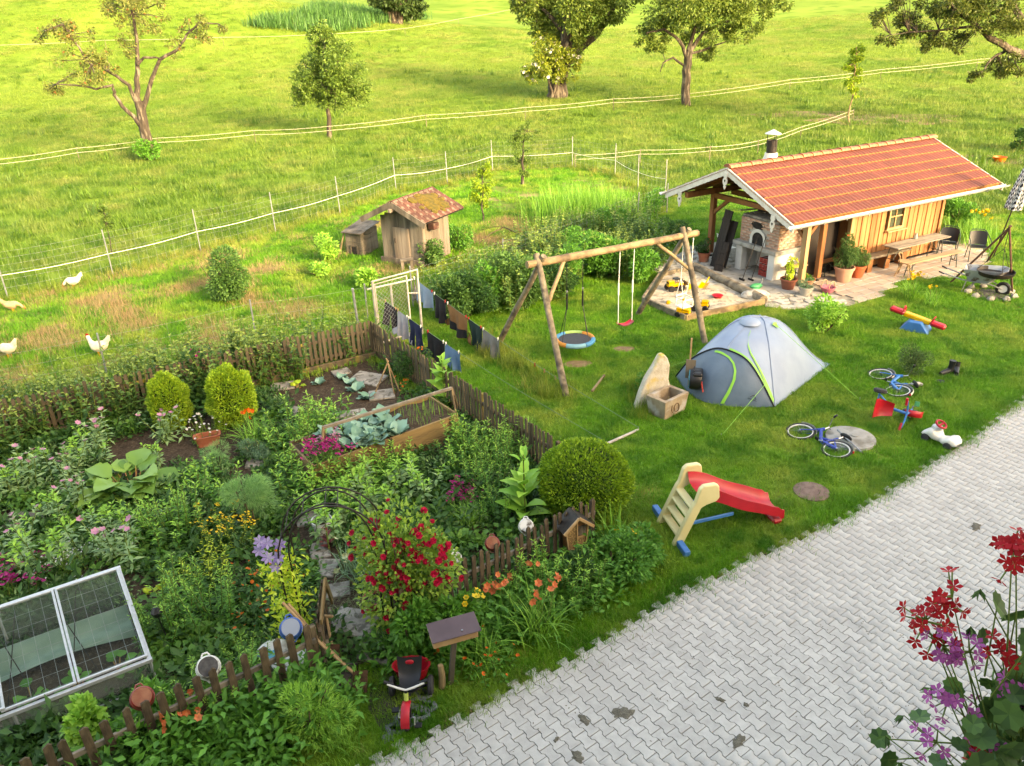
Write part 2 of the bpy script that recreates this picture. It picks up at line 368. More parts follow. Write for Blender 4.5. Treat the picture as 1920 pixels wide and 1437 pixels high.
m_log = mat('peeled_log', C(178, 152, 112), C(140, 116, 86), scale=5, rough=.75, bump=.4, bscale=12, stretch=(1, 1, 1), objvar=.08, c3=C(110, 92, 70), s3=3)
m_log_grey = mat('grey_log', C(160, 146, 122), C(112, 100, 84), scale=7, rough=.8, bump=.5, bscale=16, objvar=.1, c3=C(90, 80, 68), s3=4)
m_metal = mat('galvanised', C(190, 194, 198), C(160, 164, 168), scale=9, rough=.42, metal=.6, bump=.05)
m_alu = mat('aluminium', C(205, 208, 210, .75), C(186, 190, 192, .75), scale=20, rough=.38, metal=.35)
m_black = mat('black_plastic', C(30, 30, 34), rough=.45)
m_iron = mat('black_iron', C(36, 34, 34), C(62, 52, 46), scale=20, rough=.6, metal=.3)
m_rust = mat('rusty_iron', C(120, 84, 62), C(88, 64, 50), scale=16, rough=.8, bump=.3)
m_white = mat('white_plastic', C(228, 226, 220, .8), C(214, 212, 206, .8), scale=4, rough=.4)
m_terra = mat('terracotta', C(196, 118, 88), C(178, 100, 74), scale=5, rough=.8, bump=.15, bscale=50, objvar=.1, c3=C(206, 150, 124), s3=3)
m_rope = mat('white_rope', C(226, 224, 214, .8), rough=.8)
m_wire = mat('fence_wire', C(180, 186, 184), rough=.5, metal=.5)
m_bark = mat('bark', C(100, 88, 76, .42), C(66, 58, 50, .42), scale=9, rough=.95, bump=1.0, bscale=14, stretch=(1, 1, .3), c3=C(146, 136, 120, .45), s3=5)
m_twig = mat('twig', C(112, 98, 72), C(84, 72, 54), scale=9, rough=.9)
m_stem = mat('green_stem', C(96, 132, 52), C(120, 142, 66), scale=6, rough=.6)
g_lawn = leafmat('lawn_grass', C(88, 164, 34), C(134, 202, 58), tr=.25, patch=C(176, 200, 84), pscale=.55, patch2=C(76, 148, 36))
g_mead = leafmat('meadow_grass', C(136, 178, 66, .48), C(174, 202, 90, .48), tr=.35, patch=C(112, 160, 58, .48), pscale=.10, patch2=C(176, 190, 100, .48))
g_rough = leafmat('rough_grass', C(110, 150, 46), C(160, 186, 74), tr=.3, patch=C(176, 176, 92), pscale=.7)
g_straw = leafmat('straw', C(196, 172, 120), C(168, 146, 106), tr=.1, patch=C(182, 150, 110), pscale=.8)
g_clip = leafmat('grass_clippings', C(158, 166, 120), C(120, 138, 88), tr=.1)

# ------------------------------------------------------------------ ground
def ground_sheet():
    xs = np.concatenate([np.linspace(-420, -60, 25)[:-1], np.linspace(-60, 80, 71)[:-1], np.linspace(80, 420, 25)])
    ys = np.concatenate([np.linspace(-40, 24, 9)[:-1], np.linspace(24, 150, 85)[:-1], np.linspace(150, 560, 42)])
    V = np.array([(x, y, terrain(x, y)) for y in ys for x in xs]); q = len(xs)
    j, i = np.meshgrid(np.arange(len(ys) - 1), np.arange(q - 1), indexing='ij'); b = (j * q + i).ravel()[:, None]
    o = npart('ground', [(V, b + np.array([0, 1, q + 1, q]))], m_meadow, None, True); o['kind'] = 'structure'; o['label'] = 'sloping yellow green meadow behind the garden'
ground_sheet()
def sheet(name, poly, z, material, label=None):
    tri = tessellate_polygon([[V3((x, y, 0)) for x, y in poly]]); m = M()
    m.add([(x, y, z) for x, y in poly], [t if (V3(poly[t[1]]) - V3(poly[t[0]])).cross(V3(poly[t[2]]) - V3(poly[t[0]])) > 0 else t[::-1] for t in tri]); o = obj(name, m, material, smooth=False); o['kind'] = 'structure'
    if label: o['label'] = label
    return o
yard_edge = pix((1920, 748), (1840, 800), (1800, 833), (1720, 880), (1640, 932), (1560, 978), (1440, 1030), (1380, 1056), (1290, 1100), (1200, 1150), (1080, 1222), (990, 1272), (900, 1318), (800, 1372), (680, 1437))
yard_poly = [(17, 18.6)] + yard_edge + [(-6, 3.3), (-6, -.6), (17, -.6)]
A0, A1 = G(-60, 852, 0), G(704, 668, 0)                              # rear picket fence
B1 = G(1042, 905, 0)                                                  # side picket fence A1 -> B1
_d = (G(1000, 992, .86) - G(853, 1062, .86)); _d.z = 0; _d.normalize(); D0 = G(853, 1062, .86) - _d * .85; D1 = G(1000, 992, .86) + _d * 1.15; D0.z = D1.z = 0                            # front picket fence, past the gate
_c = (G(545, 1192, .88) - G(266, 1322, .88)); _c.z = 0; _c.normalize(); C1 = G(545, 1192, .88) + _c * .28; C0 = G(266, 1322, .88) - _c * 1.9; C0.z = C1.z = 0                              # front picket fence by the cold frame
garden_poly = [tuple(p.xy) for p in (A0, A1, B1, D1, D0, G(640, 1262, 0), C1, C0)] + [(-7.5, 5.2), (-12.5, 9)]
lawn_poly = [tuple(A1.xy)] + pix((760, 575), (942, 520), (1196, 398), (1330, 372)) + [(16, 29), (30, 27), (30, 19)] + [(17, 18.6)] + yard_edge + [(-6, 3.3), tuple(C0.xy), tuple(C1.xy), tuple(D0.xy), tuple(D1.xy), tuple(B1.xy)]
sheet('lawn', lawn_poly, .004, m_lawn, 'mown green lawn with toys between garden and yard')
sheet('garden_soil', garden_poly, .008, m_soil, 'dark vegetable garden soil')
# --- paved yard: double-T pavers
yard = sheet('paved_yard', yard_poly, .006, m_joint, 'grey interlocking concrete paving of the farmyard')
def paver_mesh(gap=.0042):
    e = .0125; h = .0695 - gap; L = .1 - gap
    half = [(-L, h + e), (-.062, h + e), (-.036, h - e), (.036, h - e), (.062, h + e), (L, h + e)]
    out = [(x, -y) for x, y in half] + [(x, y) for x, y in reversed(half)]; ins = []
    for x, y in out: ins.append((x - math.copysign(.003, x) * (abs(x) > .09), y - math.copysign(.0025, y)))
    k = len(out); V = [(x, y, .004) for x, y in out] + [(x, y, .0275) for x, y in out] + [(x, y, .030) for x, y in ins]
    F = [(i, (i + 1) % k, k + (i + 1) % k, k + i) for i in range(k)] + [(k + i, k + (i + 1) % k, 2 * k + (i + 1) % k, 2 * k + i) for i in range(k)] + [tuple(range(2 * k, 3 * k))]
    return V, F
pa = math.radians(-54.2); pu = np.array([math.cos(pa), math.sin(pa)]); pv = np.array([-math.sin(pa), math.cos(pa)])
PV, PF = paver_mesh(); pm = bpy.data.meshes.new('paver'); pm.from_pydata(PV, [], PF); pm.materials.append(m_paver)
ctr = []
for i in range(-130, 150):
    for j in range(-150, 150):
        ctr.append(pu * (.2 * (i + .5 * (j % 2))) + pv * (.139 * j))
ctr = np.array(ctr) + np.array([4.0, 9.0])
shr = [(x + .0, y - .03) for x, y in yard_poly]
ctr = ctr[inpoly(ctr, shr)]
def px_of(p):
    d = V3((p[0], p[1], 0)) - V3((0, 0, CAMZ)); k = d.dot(_fw)
    return 960 + FPX * d.dot(_rt) / k, 718.5 + FPX * d.dot(_dn) / k, k
pp = np.array([px_of(c) for c in ctr]); vis = (pp[:, 2] > 0) & (pp[:, 0] > -60) & (pp[:, 0] < 1990) & (pp[:, 1] < 1500)
ctr = ctr[vis]; pp = pp[vis]
clear = (pp[:, 0] < 1600) | (pp[:, 1] < 1050)
order = np.argsort(pp[:, 2] + (~clear) * 50 + ((pp[:, 1] > 1425) | (pp[:, 0] < 760)) * 50)
for k in order[:300]:
    o = bpy.data.objects.new('paver', pm); COL.objects.link(o); o.parent = yard
    o.location = (ctr[k][0], ctr[k][1], NP.uniform(-.003, .003)); o.rotation_euler = (NP.uniform(-.007, .007), NP.uniform(-.007, .007), pa + NP.uniform(-.006, .006))
rest = ctr[order[300:]]
pvn = np.array(PV); ca, sa = math.cos(pa), math.sin(pa); pvr = np.column_stack([pvn[:, 0] * ca - pvn[:, 1] * sa, pvn[:, 0] * sa + pvn[:, 1] * ca, pvn[:, 2]])
RV = (pvr[None] + np.column_stack([rest, NP.uniform(-.0015, .0015, len(rest))])[:, None, :]).reshape(-1, 3)
ch = []
quads = np.array([f for f in PF if len(f) == 4]); big = np.array([f for f in PF if len(f) == 12]); off = (np.arange(len(rest)) * len(PV))[:, None, None]
me = bpy.data.meshes.new('pavers'); nq = len(quads) * len(rest); nb = len(rest)
loops = np.concatenate([(quads[None] + off).ravel(), (big[None] + off).ravel()]).astype(np.int32); starts = np.concatenate([np.arange(nq) * 4, nq * 4 + np.arange(nb) * 12]).astype(np.int32)
me.vertices.add(len(RV)); me.vertices.foreach_set('co', RV.astype(np.float32).ravel()); me.loops.add(len(loops)); me.loops.foreach_set('vertex_index', loops); me.polygons.add(len(starts)); me.polygons.foreach_set('loop_start', starts); me.update(calc_edges=True)
def paver_island():
    m = m_paver.copy(); m.name = 'paver_concrete_field'; n = m.node_tree.nodes; l = m.node_tree.links
    oi = [x for x in n if x.type == 'OBJECT_INFO'][0]; ge = n.new('ShaderNodeNewGeometry'); mr = [x for x in n if x.type == 'MAP_RANGE'][0]
    l.new(ge.outputs['Random Per Island'], mr.inputs[0]); return m
me.materials.append(paver_island()); o = obj('pavers', me, None, yard); o['kind'] = 'stuff'
for m_ in (m_paver, me.materials[0]):                                   # cloudiness follows the yard, not the single stone
    n = m_.node_tree.nodes; l = m_.node_tree.links; ge = n.new('ShaderNodeNewGeometry')
    for t in n:
        if t.type == 'TEX_NOISE': l.new(ge.outputs['Position'], t.inputs['Vector'])
# dried cow dung and stains on the yard
m_dung = mat('dried_dung', C(132, 126, 112), C(108, 103, 90), scale=25, rough=.95, bump=1.0, bscale=60)
for k, (x, y, s) in enumerate([(1095, 1350, .10), (1168, 1337, .16), (1083, 1419, .11), (1385, 1390, .12), (1350, 1312, .07), (1399, 1322, .05), (1830, 988, .13), (1043, 1387, .05)]):
    p = G(x, y, .03); m = M(); n = 28; f_ = [rnd.random() * 6 for i in range(3)]; rr = [s * (.75 + .16 * math.sin(2 * i * 6.283 / n + f_[0]) + .12 * math.sin(5 * i * 6.283 / n + f_[1]) + .07 * math.sin(9 * i * 6.283 / n + f_[2])) for i in range(n)]
    ring = [(rr[i] * math.cos(i * 6.283 / n), .7 * rr[i] * math.sin(i * 6.283 / n)) for i in range(n)]
    m.add([(a, b, .0025) for a, b in ring] + [(a * .6, b * .6, .012 + .006 * rnd.random()) for a, b in ring] + [(0, 0, .012)], [(i, (i + 1) % n, n + (i + 1) % n, n + i) for i in range(n)] + [(n + i, n + (i + 1) % n, 2 * n) for i in range(n)])
    o = obj('dung_patch', m, m_dung, loc=(p.x, p.y, .0295)); o.rotation_euler = (0, 0, rnd.random() * 6)
    tag(o, ['roundish dried dung patch left of the largest one on the paving', 'largest dark dried dung patch on the grey paving', 'dried dung patch lowest on the paving, below the pair', 'wide dried dung patch towards the geraniums', 'small dried dung patch above the wide one near the geraniums', 'tiny dried dung patch beside the small one near the geraniums', 'dried dung patch far out on the paving near the ride-on car', 'tiny dark dung spot on the paving near the red tricycle'][k], 'dung', 'dried dung patches on the yard')

# ------------------------------------------------------------------ the farmhouse the picture is taken from (unseen behind the camera; made tall and long to shade the garden)
m_plaster = mat('house_plaster', C(226, 220, 208, .75), C(212, 206, 194, .75), scale=2, rough=.9, bump=.2)
m_rooftile = mat('house_roof', C(150, 84, 60), C(120, 66, 48), scale=5, rough=.8, bump=.3)
hs = thing('farmhouse', 'unseen white plastered farmhouse, its long tiled roof sized to shade the garden', 'house', (0, -1.4, 0))
m = M(); m.box((16, -6, 5.2), (56, 12, 10.4)); obj('wall', m, m_plaster, hs, False)
m = M(); xf = Matrix(((0, 0, 1, 0), (1, 0, 0, 0), (0, 1, 0, 0), (0, 0, 0, 1)))
m.prism([(.75, 10.2), (.75, 10.4), (-6, 13.4), (-12.75, 10.4), (-12.75, 10.2), (-6, 13.2)], -13, 45, xf); obj('roof', m, m_rooftile, hs, False)

# ------------------------------------------------------------------ grass
def bl(n, rad, h0, h1, w, lean=.5, curl=.7, ns=2):
    P = np.column_stack([NP.randn(n) * rad * .5, NP.randn(n) * rad * .5, np.zeros(n)])
    return blades(P, NP.rand(n) * 6.283, NP.uniform(h0, h1, n), w, np.abs(NP.randn(n)) * lean, NP.uniform(0, curl, n), ns)
t_lawn = tuft('lawn_tuft', [bl(26, .10, .035, .085, .007)], g_lawn)
t_mead = tuft('meadow_tuft', [bl(44, .5, .10, .26, .022, .55)], g_mead)
t_mead2 = tuft('lush_tuft', [bl(44, .5, .10, .3, .02, .5)], leafmat('lush_grass', C(100, 152, 50, .48), C(146, 184, 76, .48), .35, patch=C(160, 178, 92, .48), pscale=.3, patch2=C(84, 136, 46, .48)))
t_rough = tuft('rough_tuft', [bl(34, .16, .15, .42, .009, .35, 1.0, 3)], g_rough)
t_straw = tuft('straw_tuft', [bl(26, .2, .06, .2, .008, 1.3, .4)], g_straw)
holes = []
P = sample(lawn_poly, 210); d = np.hypot(P[:, 0], P[:, 1]); P = P[(NP.rand(len(P)) < np.clip(18 / d, .25, 1)) & (np.abs(P[:, 0]) < d * .78 + 1)]
hut_o = np.array([8.27, 21.31]); ha = math.radians(27.5); hu = np.array([math.cos(ha), math.sin(ha)]); hw = np.array([-hu[1], hu[0]])
def HL(u, w, z=0.0): p = hut_o + hu * u + hw * w; return V3((p[0], p[1], z))
patio = [(-1.6, 4.1), (0.2, 5.0), (7.4, 4.7), (8.0, .9), (7.6, -.5), (6.7, -1.25), (4.2, -1.75), (3.1, -.95), (1.1, -1.75), (-.1, -1.8), (-1.6, -1.1), (-2.0, -.05), (-2.15, 1.3), (-2.6, 2.8), (-2.4, 3.6)]
patio_w = [tuple(HL(u, w).xy) for u, w in patio]
sandbox_w = pix((1205, 568), (1285, 603), (1432, 572), (1302, 508), (1236, 522))
P = P[~inpoly(P, patio_w) & ~inpoly(P, sandbox_w) & ~inpoly(P, yard_poly)]
bare = [(G(600 + 482, 682, 0), .35), (G(1170, 655, 0), .3), (G(1521, 922, 0), .33), (G(1592, 823, 0), .52), (G(660, 1190, 0), .5)]
for c, r in bare: P = P[np.hypot(P[:, 0] - c.x, P[:, 1] - c.y) > r * (.8 + .3 * NP.rand(len(P)))]
scatter('lawn_grass', P, t_lawn, 'short green lawn grass', 'grass', .6, 1.5)
# ragged edge of the lawn along the paving, and weeds in the joints
E_ = []
for (a, b) in zip(yard_edge[:-1], yard_edge[1:]):
    n = int(math.dist(a, b) * 150)
    t = NP.rand(n, 1); q = np.array(a) * t + np.array(b) * (1 - t); nn = np.array([b[1] - a[1], a[0] - b[0]]); nn = nn / np.linalg.norm(nn)
    E_.append(q - nn * (np.abs(NP.randn(n, 1)) * .12 - .12) )
E_ = np.concatenate(E_); scatter('edge_grass', E_, t_lawn, 'grass creeping over the edge of the paving', 'grass', .6, 1.4)
scatter('edge_straw', E_[::7] + NP.randn(len(E_[::7]), 2) * .05 + np.array([[.03, -.05]]), t_straw, 'dry grass along the edge of the paving', 'grass', .2, .5, np.full(len(E_[::7]), .015))
tip = inpoly(ctr, [tuple(p) for p in pix((680, 1437), (780, 1300), (900, 1230), (1200, 1090), (1250, 1140), (1000, 1300), (760, 1440))])
W_ = ctr[tip & (NP.rand(len(ctr)) < .5)] + pu * .1 + pv[None] * NP.uniform(-.07, .07, (int((tip & (NP.rand(len(ctr)) < 2)).sum()), 1))[:1]
db = sample(yard_poly, 5); scatter('yard_debris', db, tuft('debris_bit', [leaves(NP.randn(3, 3) * np.array([[.05, .05, .0]]), rdir(3) * np.array([[1, 1, .1]]), np.array([[0, 0, 1.]] * 3), .03, .014, .1)], mat('dry_litter', C(120, 108, 84), C(84, 76, 60), scale=30, rough=1)), 'dry leaf bits and dirt specks on the paving', 'litter', .3, 1.1, np.full(len(db), .034))
scatter('joint_weeds', W_ + NP.randn(*W_.shape) * .02, t_lawn, 'tiny weeds in the joints of the paving', 'weeds', .25, .6, np.full(len(W_), .012))
# meadow
def wedge(n, y0, y1, xl=-.72, xr=.78):
    y = y0 + (y1 - y0) * NP.rand(n) ** 1.0; return np.column_stack([y * (xl + (xr - xl) * NP.rand(n)), y])
run_poly = [tuple(A0.xy), (-16.5, 15)] + pix((16, 562), (213, 519), (377, 474), (517, 437), (638, 402), (743, 360), (839, 347), (930, 322), (1073, 315), (1153, 331), (1196, 356), (1196, 398), (942, 520), (760, 575)) + [tuple(A1.xy)]
P = wedge(64000, 19, 120); P = P[~inpoly(P, lawn_poly) & ~inpoly(P, run_poly) & ~inpoly(P, garden_poly)]
keep = NP.rand(len(P)) < np.clip(P[:, 1] / 60, .45, 1); P = P[keep]
near = NP.rand(len(P)) < np.clip((74 - P[:, 1]) / 34, .08, 1); Q = P[near]; P = P[~near]
scatter('meadow_grass', P, t_mead, 'yellow green meadow grass on the slope', 'grass', .6, 1.3, np.array([terrain(x, y) for x, y in P])); scatter('lush_meadow_grass', Q, t_mead2, 'lusher green meadow grass near the wire fence', 'grass', .5, 1.2, np.array([terrain(x, y) for x, y in Q]))
# chicken run: trampled grass with straw
P = sample(run_poly, 70); n1 = np.sin(P[:, 0] * 1.3 + 1.7 * np.sin(P[:, 1] * .9)) * np.sin(P[:, 1] * 1.1 + np.sin(P[:, 0] * 1.7)) + NP.randn(len(P)) * .25
scatter('run_grass', P[n1 < .45], t_lawn, 'patchy grass of the chicken run', 'grass', 1.0, 2.3)
sw = (n1 > .2) & (P[:, 1] < 31); scatter('straw_litter', P[sw], t_straw, 'dry straw strewn over the chicken run', 'straw', .5, 1.3)
sheet('chicken_run', run_poly, .003, mat('run_earth', C(100, 130, 54), C(136, 146, 80), scale=.9, rough=.95, bump=.7, bscale=20, spec=.05, c3=C(160, 146, 104), s3=.45), 'trampled grassy ground of the chicken run')
def along(pts, n, sd):
    out = []; L = [math.dist(a, b) for a, b in zip(pts[:-1], pts[1:])]; S = sum(L)
    for (a, b), l in zip(zip(pts[:-1], pts[1:]), L):
        k = int(n * l / S); t = NP.rand(k, 1); out.append(np.array(a) * t + np.array(b) * (1 - t) + NP.randn(k, 2) * sd)
    return np.concatenate(out)
fence_line = pix((-60, 585), (16, 562), (213, 519), (377, 474), (517, 437), (638, 402), (743, 360), (839, 347), (930, 322), (1073, 315), (1153, 331), (1196, 356), (1247, 369))
P = np.concatenate([along(fence_line, 900, .35), along(pix((760, 575), (942, 520), (1196, 398)), 260, .25), along(pix((905, 640), (960, 690), (1050, 745)), 150, .22), along([tuple(HL(8.2, 1.5).xy), tuple(HL(9.5, 4).xy)], 200, .6), along(pix((1200, 720), (1212, 790)), 60, .15)])
scatter('tall_grass', P, t_rough, 'tall uncut grass along the wire fence and posts', 'grass', .5, 1.1)
P = np.concatenate([along([tuple(D0.xy), tuple(D1.xy)], 500, .12), along([tuple(A0.xy), tuple(A1.xy)], 260, .12), along([tuple(A1.xy), tuple(B1.xy)], 240, .1)])
scatter('fence_grass', P, t_lawn, 'grass at the foot of the picket fences', 'grass', 1.2, 2.6)
# ------------------------------------------------------------------ terrace
m_slab = mat('sandstone_slab', C(206, 184, 164), C(190, 172, 156), scale=5, rough=.85, bump=.25, bscale=40, objvar=.13, c3=C(186, 184, 178), s3=2)
m_flag = mat('flagstone', C(196, 190, 178), C(214, 208, 198), scale=5, rough=.9, bump=.5, bscale=30, objvar=.14, c3=C(150, 146, 134), s3=6)
terr = sheet('terrace', patio_w, .016, mat('terrace_bed', C(176, 168, 152), C(150, 142, 126), scale=6, rough=.95, bump=.6, bscale=50), 'paved terrace round the wooden hut')
def inpat(u, w): return bool(inpoly(np.array([[u, w]]), patio)[0])
for row in range(13):
    w0 = -1.78 + row * .30; u0 = .3 + rnd.random() * .3
    if w0 > 1.4: break
    while u0 < 8:
        L_ = rnd.choice([.3, .45, .45, .6])
        uc, wc = u0 + L_ / 2, w0 + .15
        if inpat(uc, wc) and not (uc < 1.0 and wc > -.5 and False):
            m = M(); m.box((0, 0, .028), (L_ - .016, .284, .03), bev=.006); o = obj('paving_slab', m, m_slab, terr, loc=HL(uc, wc, rnd.uniform(0, .004))); o.rotation_euler = (0, 0, ha)
        u0 += L_
for i in range(8):
    for j in range(17):
        u0, w0 = -2.7 + i * .40 + (j % 2) * .2, -1.9 + j * .42
        if not inpat(u0, w0) or u0 > .25 or (u0 > -1.45 and -.1 < w0 < 2.3 and u0 < .1): continue
        n = rnd.randint(5, 7); m = M(); a0 = rnd.random() * 6
        poly = [(.235 * (.75 + .4 * rnd.random()) * math.cos(a0 + k * 6.283 / n), .235 * (.75 + .4 * rnd.random()) * math.sin(a0 + k * 6.283 / n)) for k in range(n)]
        m.prism(poly, .012, .04); p = [(x * .93, y * .93) for x, y in poly]; m.prism(p, .038, .046)
        o = obj('flagstone', m, m_flag, terr, loc=HL(u0 + rnd.uniform(-.05, .05), w0 + rnd.uniform(-.05, .05), rnd.uniform(-.004, .006)), smooth=False)
m = M(); m.prism([(-1.5, .0), (-.1, -.15), (.05, .9), (-.2, 2.5), (-1.2, 2.2), (-1.6, 1.0)], .014, .05, Matrix.Translation(V3((hut_o[0], hut_o[1], 0))) @ Matrix.Rotation(ha, 4, 'Z')); obj('concrete_screed', m, m_conc, terr, False)

# ------------------------------------------------------------------ hut with tiled roof
m_tile = mat('red_roof_tile', C(186, 106, 84, .32), C(168, 92, 74, .32), scale=3, rough=.6, bump=.1, bscale=30, objvar=.12, c3=C(198, 126, 102, .34), s3=2)
m_ridge = mat('ridge_tile', C(206, 118, 90, .34), C(192, 104, 80, .34), scale=4, rough=.6, objvar=.06, c3=C(222, 140, 96), s3=3)
m_larch = mat('larch_board', C(216, 156, 104, .5), C(200, 134, 86, .5), scale=5, rough=.6, bump=.12, bscale=20, stretch=(1, 1, .1), objvar=.12, c3=C(186, 112, 66, .5), s3=3)
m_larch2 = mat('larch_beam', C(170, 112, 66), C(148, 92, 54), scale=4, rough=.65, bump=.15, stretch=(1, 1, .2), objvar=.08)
m_pale = mat('pale_post', C(224, 186, 140, .52), C(206, 164, 116, .52), scale=5, rough=.6, stretch=(1, 1, .1))
m_wpaint = mat('white_paint', C(226, 220, 212, .8), C(206, 198, 188, .8), scale=6, rough=.6, objvar=.03)
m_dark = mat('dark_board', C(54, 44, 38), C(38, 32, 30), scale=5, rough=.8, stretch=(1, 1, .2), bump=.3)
m_pane = mat('window_pane', C(60, 66, 56), C(92, 98, 84), scale=3, rough=.08, spec=.8)
hut = thing('garden_hut', 'timber hut with red tiled roof, open oven porch and larch boarded room', 'hut', (hut_o[0], hut_o[1], 0), ha)
U0, U1, YF, YR, YB, ZE, ZR = -1.18, 7.55, -.55, 2.03, 4.61, 2.1, 3.18
sl = math.atan2(ZR - ZE, YR - YF); SL = math.hypot(ZR - ZE, YR - YF)
def rp(u, t, h=0, back=False):                                        # point on the roof: t runs from eave to ridge
    y = YF + (YR - YF) * t; z = ZE + (ZR - ZE) * t; s = 1
    if back: y = YB - (YB - YR) * t; s = -1
    return V3((u, y - s * math.sin(sl) * h, z + math.cos(sl) * h))
for back in (False, True):
    m = M(); a, b, c, d = [rp(u, t, -.03, back) for u, t in ((U0 + .06, .0), (U1 - .06, .0), (U1 - .06, .995), (U0 + .06, .995))]
    e = V3((0, 0, -.03)); m.add([a, b, c, d, a + e, b + e, c + e, d + e], [(0, 1, 2, 3), (7, 6, 5, 4), (0, 4, 5, 1), (1, 5, 6, 2), (2, 6, 7, 3), (3, 7, 4, 0)]); obj('roof_deck', m, m_larch2, hut, False)
def tile_mesh(w=.301, L=.44):
    m = M(); prof = []
    for k in range(13):
        x = k / 12; prof.append((x * w - w / 2, .026 * max(0, math.sin((x * 2 % 1) * math.pi)) ** 1.3 if k < 12 else 0.0))
    n = len(prof); vs = [(x, 0, z + .038) for x, z in prof] + [(x, L, z + .004) for x, z in prof] + [(x, 0, z * .75 + .008) for x, z in prof]
    fs = [(i, i + 1, n + i + 1, n + i) for i in range(n - 1)] + [(2 * n + i, 2 * n + i + 1, i + 1, i) for i in range(n - 1)]
    m.add(vs, fs); me = m.mesh('roof_tile', True, .9); me.polygons.foreach_set('material_index', [0] * (n - 1) + [1] * (n - 1)); return me
m_lip_sun = mat('tile_lip_sun', C(222, 164, 96, .42), C(206, 136, 80, .42), scale=8, rough=.7)  # yellow on the lips is grazing sun put into the colour
tm = tile_mesh(); tm.materials.append(m_tile); tm.materials.append(m_lip_sun); NC, NR = 29, 7; tw = (U1 - U0) / NC; tl = SL / NR
rough_back = []
for r in range(NR):
    for c_ in range(NC):
        for back in (False, True):
            if back and c_ > 1: continue
            p = rp(U0 + tw * (c_ + .5), r / NR, 0, back); o = bpy.data.objects.new('roof_tile', tm); COL.objects.link(o); o.parent = hut; o.location = p
            o.rotation_euler = (sl + rnd.uniform(-.004, .004), 0, 0) if not back else (sl, 0, math.pi)
bk = []; tv = np.array([v.co for v in tm.vertices]); tf = np.array([list(p.vertices) for p in tm.polygons])
for r in range(NR):
    for c_ in range(2, NC):
        p = rp(U0 + tw * (c_ + .5), r / NR, 0, True); R = np.array(Matrix.Rotation(math.pi, 3, 'Z') @ Matrix.Rotation(sl, 3, 'X')); bk.append((tv @ R.T + np.array(p), tf))
npart('roof_tiles', bk, m_tile, hut, True, kind='stuff')
m = M(); n = 9; L_ = .42
arc = [(.14 * math.cos(math.pi * i / (n - 1)), .085 * math.sin(math.pi * i / (n - 1))) for i in range(n)]
vs = []
for x, k in ((0, 1.12), (.05, 1.12), (.051, 1.0), (L_, .96)): vs += [(x, y * k, z * k) for y, z in arc]
m.add(vs, [(i * n + j, i * n + j + 1, (i + 1) * n + j + 1, (i + 1) * n + j) for i in range(3) for j in range(n - 1)] + [tuple(range(n))]); rm = m.mesh('ridge_cap', True, .7); rm.materials.append(m_ridge)
for k in range(22):
    o = bpy.data.objects.new('ridge_cap', rm); COL.objects.link(o); o.parent = hut; o.location = (U0 - .03 + k * (U1 - U0 - .3) / 21, YR, ZR + .02 + rnd.uniform(0, .008)); o.rotation_euler = (0, .03, rnd.uniform(-.01, .01))
# bargeboards with scalloped edge
def barge(u, y0, z0, y1, z1, mat_):
    n = 60; top = []; bot = []
    for i in range(n + 1):
        t = i / n; y, z = y0 + (y1 - y0) * t, z0 + (z1 - z0) * t; top.append((y, z + .005)); bot.append((y, z - .19 - .018 * abs(math.sin(t * 17 * math.pi))))
    m = M(); xf = Matrix(((0, 0, 1, u), (1, 0, 0, 0), (0, 1, 0, 0), (0, 0, 0, 1))); k = n + 1
    vs = [xf @ V3((y, z, d)) for d in (0, .03) for y, z in top + bot]
    fs = [(i, i + 1, k + i + 1, k + i) for i in range(n)] + [(2 * k + k + i, 2 * k + k + i + 1, 2 * k + i + 1, 2 * k + i) for i in range(n)] + [(k + i, k + i + 1, 3 * k + i + 1, 3 * k + i) for i in range(n)] + [(i + 1, i, 2 * k + i, 2 * k + i + 1) for i in range(n)] + [(0, k, 3 * k, 2 * k), (n, 2 * k + n, 3 * k + n, k + n)]
    m.add(vs, fs); bo = obj('bargeboard', m, mat_, hut, False)
    m = M()
    for i in range(34):                                                  # applied wavy moulding
        t0, t1 = (i + .1) / 34, (i + .9) / 34; q = lambda t, h: V3((u - .012, y0 + (y1 - y0) * t, z0 + (z1 - z0) * t - .055 + h))
        m.tube([q(t0, 0), q((t0 + t1) / 2, .025), q(t1, 0)], .007, 5)
    obj('moulding', m, m_larch2, bo); return bo
barge(U0 - .05, YF - .06, ZE - .01, YR, ZR + .02, m_wpaint); barge(U0 - .05, YB + .06, ZE - .01, YR, ZR + .02, m_wpaint)
barge(U1 + .02, YF - .06, ZE - .01, YR, ZR + .02, m_wpaint); barge(U1 + .02, YB + .06, ZE - .01, YR, ZR + .02, m_wpaint)
def ornament(y, z):
    out = [(-.07, 0), (-.075, -.1), (-.045, -.14), (-.085, -.2), (-.075, -.3), (-.03, -.36), (-.05, -.39), (0, -.47), (.05, -.39), (.03, -.36), (.075, -.3), (.085, -.2), (.045, -.14), (.075, -.1), (.07, 0)]
    xf = Matrix(((0, 0, 1, U0 - .085), (1, 0, 0, y), (0, 1, 0, z), (0, 0, 0, 1))); m = M(); m.prism(out, 0, .03, xf); o = obj('carved_ornament', m, m_wpaint, hut, False)
    m = M(); m.prism([(0, -.27), (.032, -.22), (.02, -.185), (0, -.2), (-.02, -.185), (-.032, -.22)], -.004, .034, xf); obj('heart_cutout', m, m_dark, o, False)
ornament(YR, ZR - .12); ornament(.1, 2.22); ornament(3.95, 2.22)
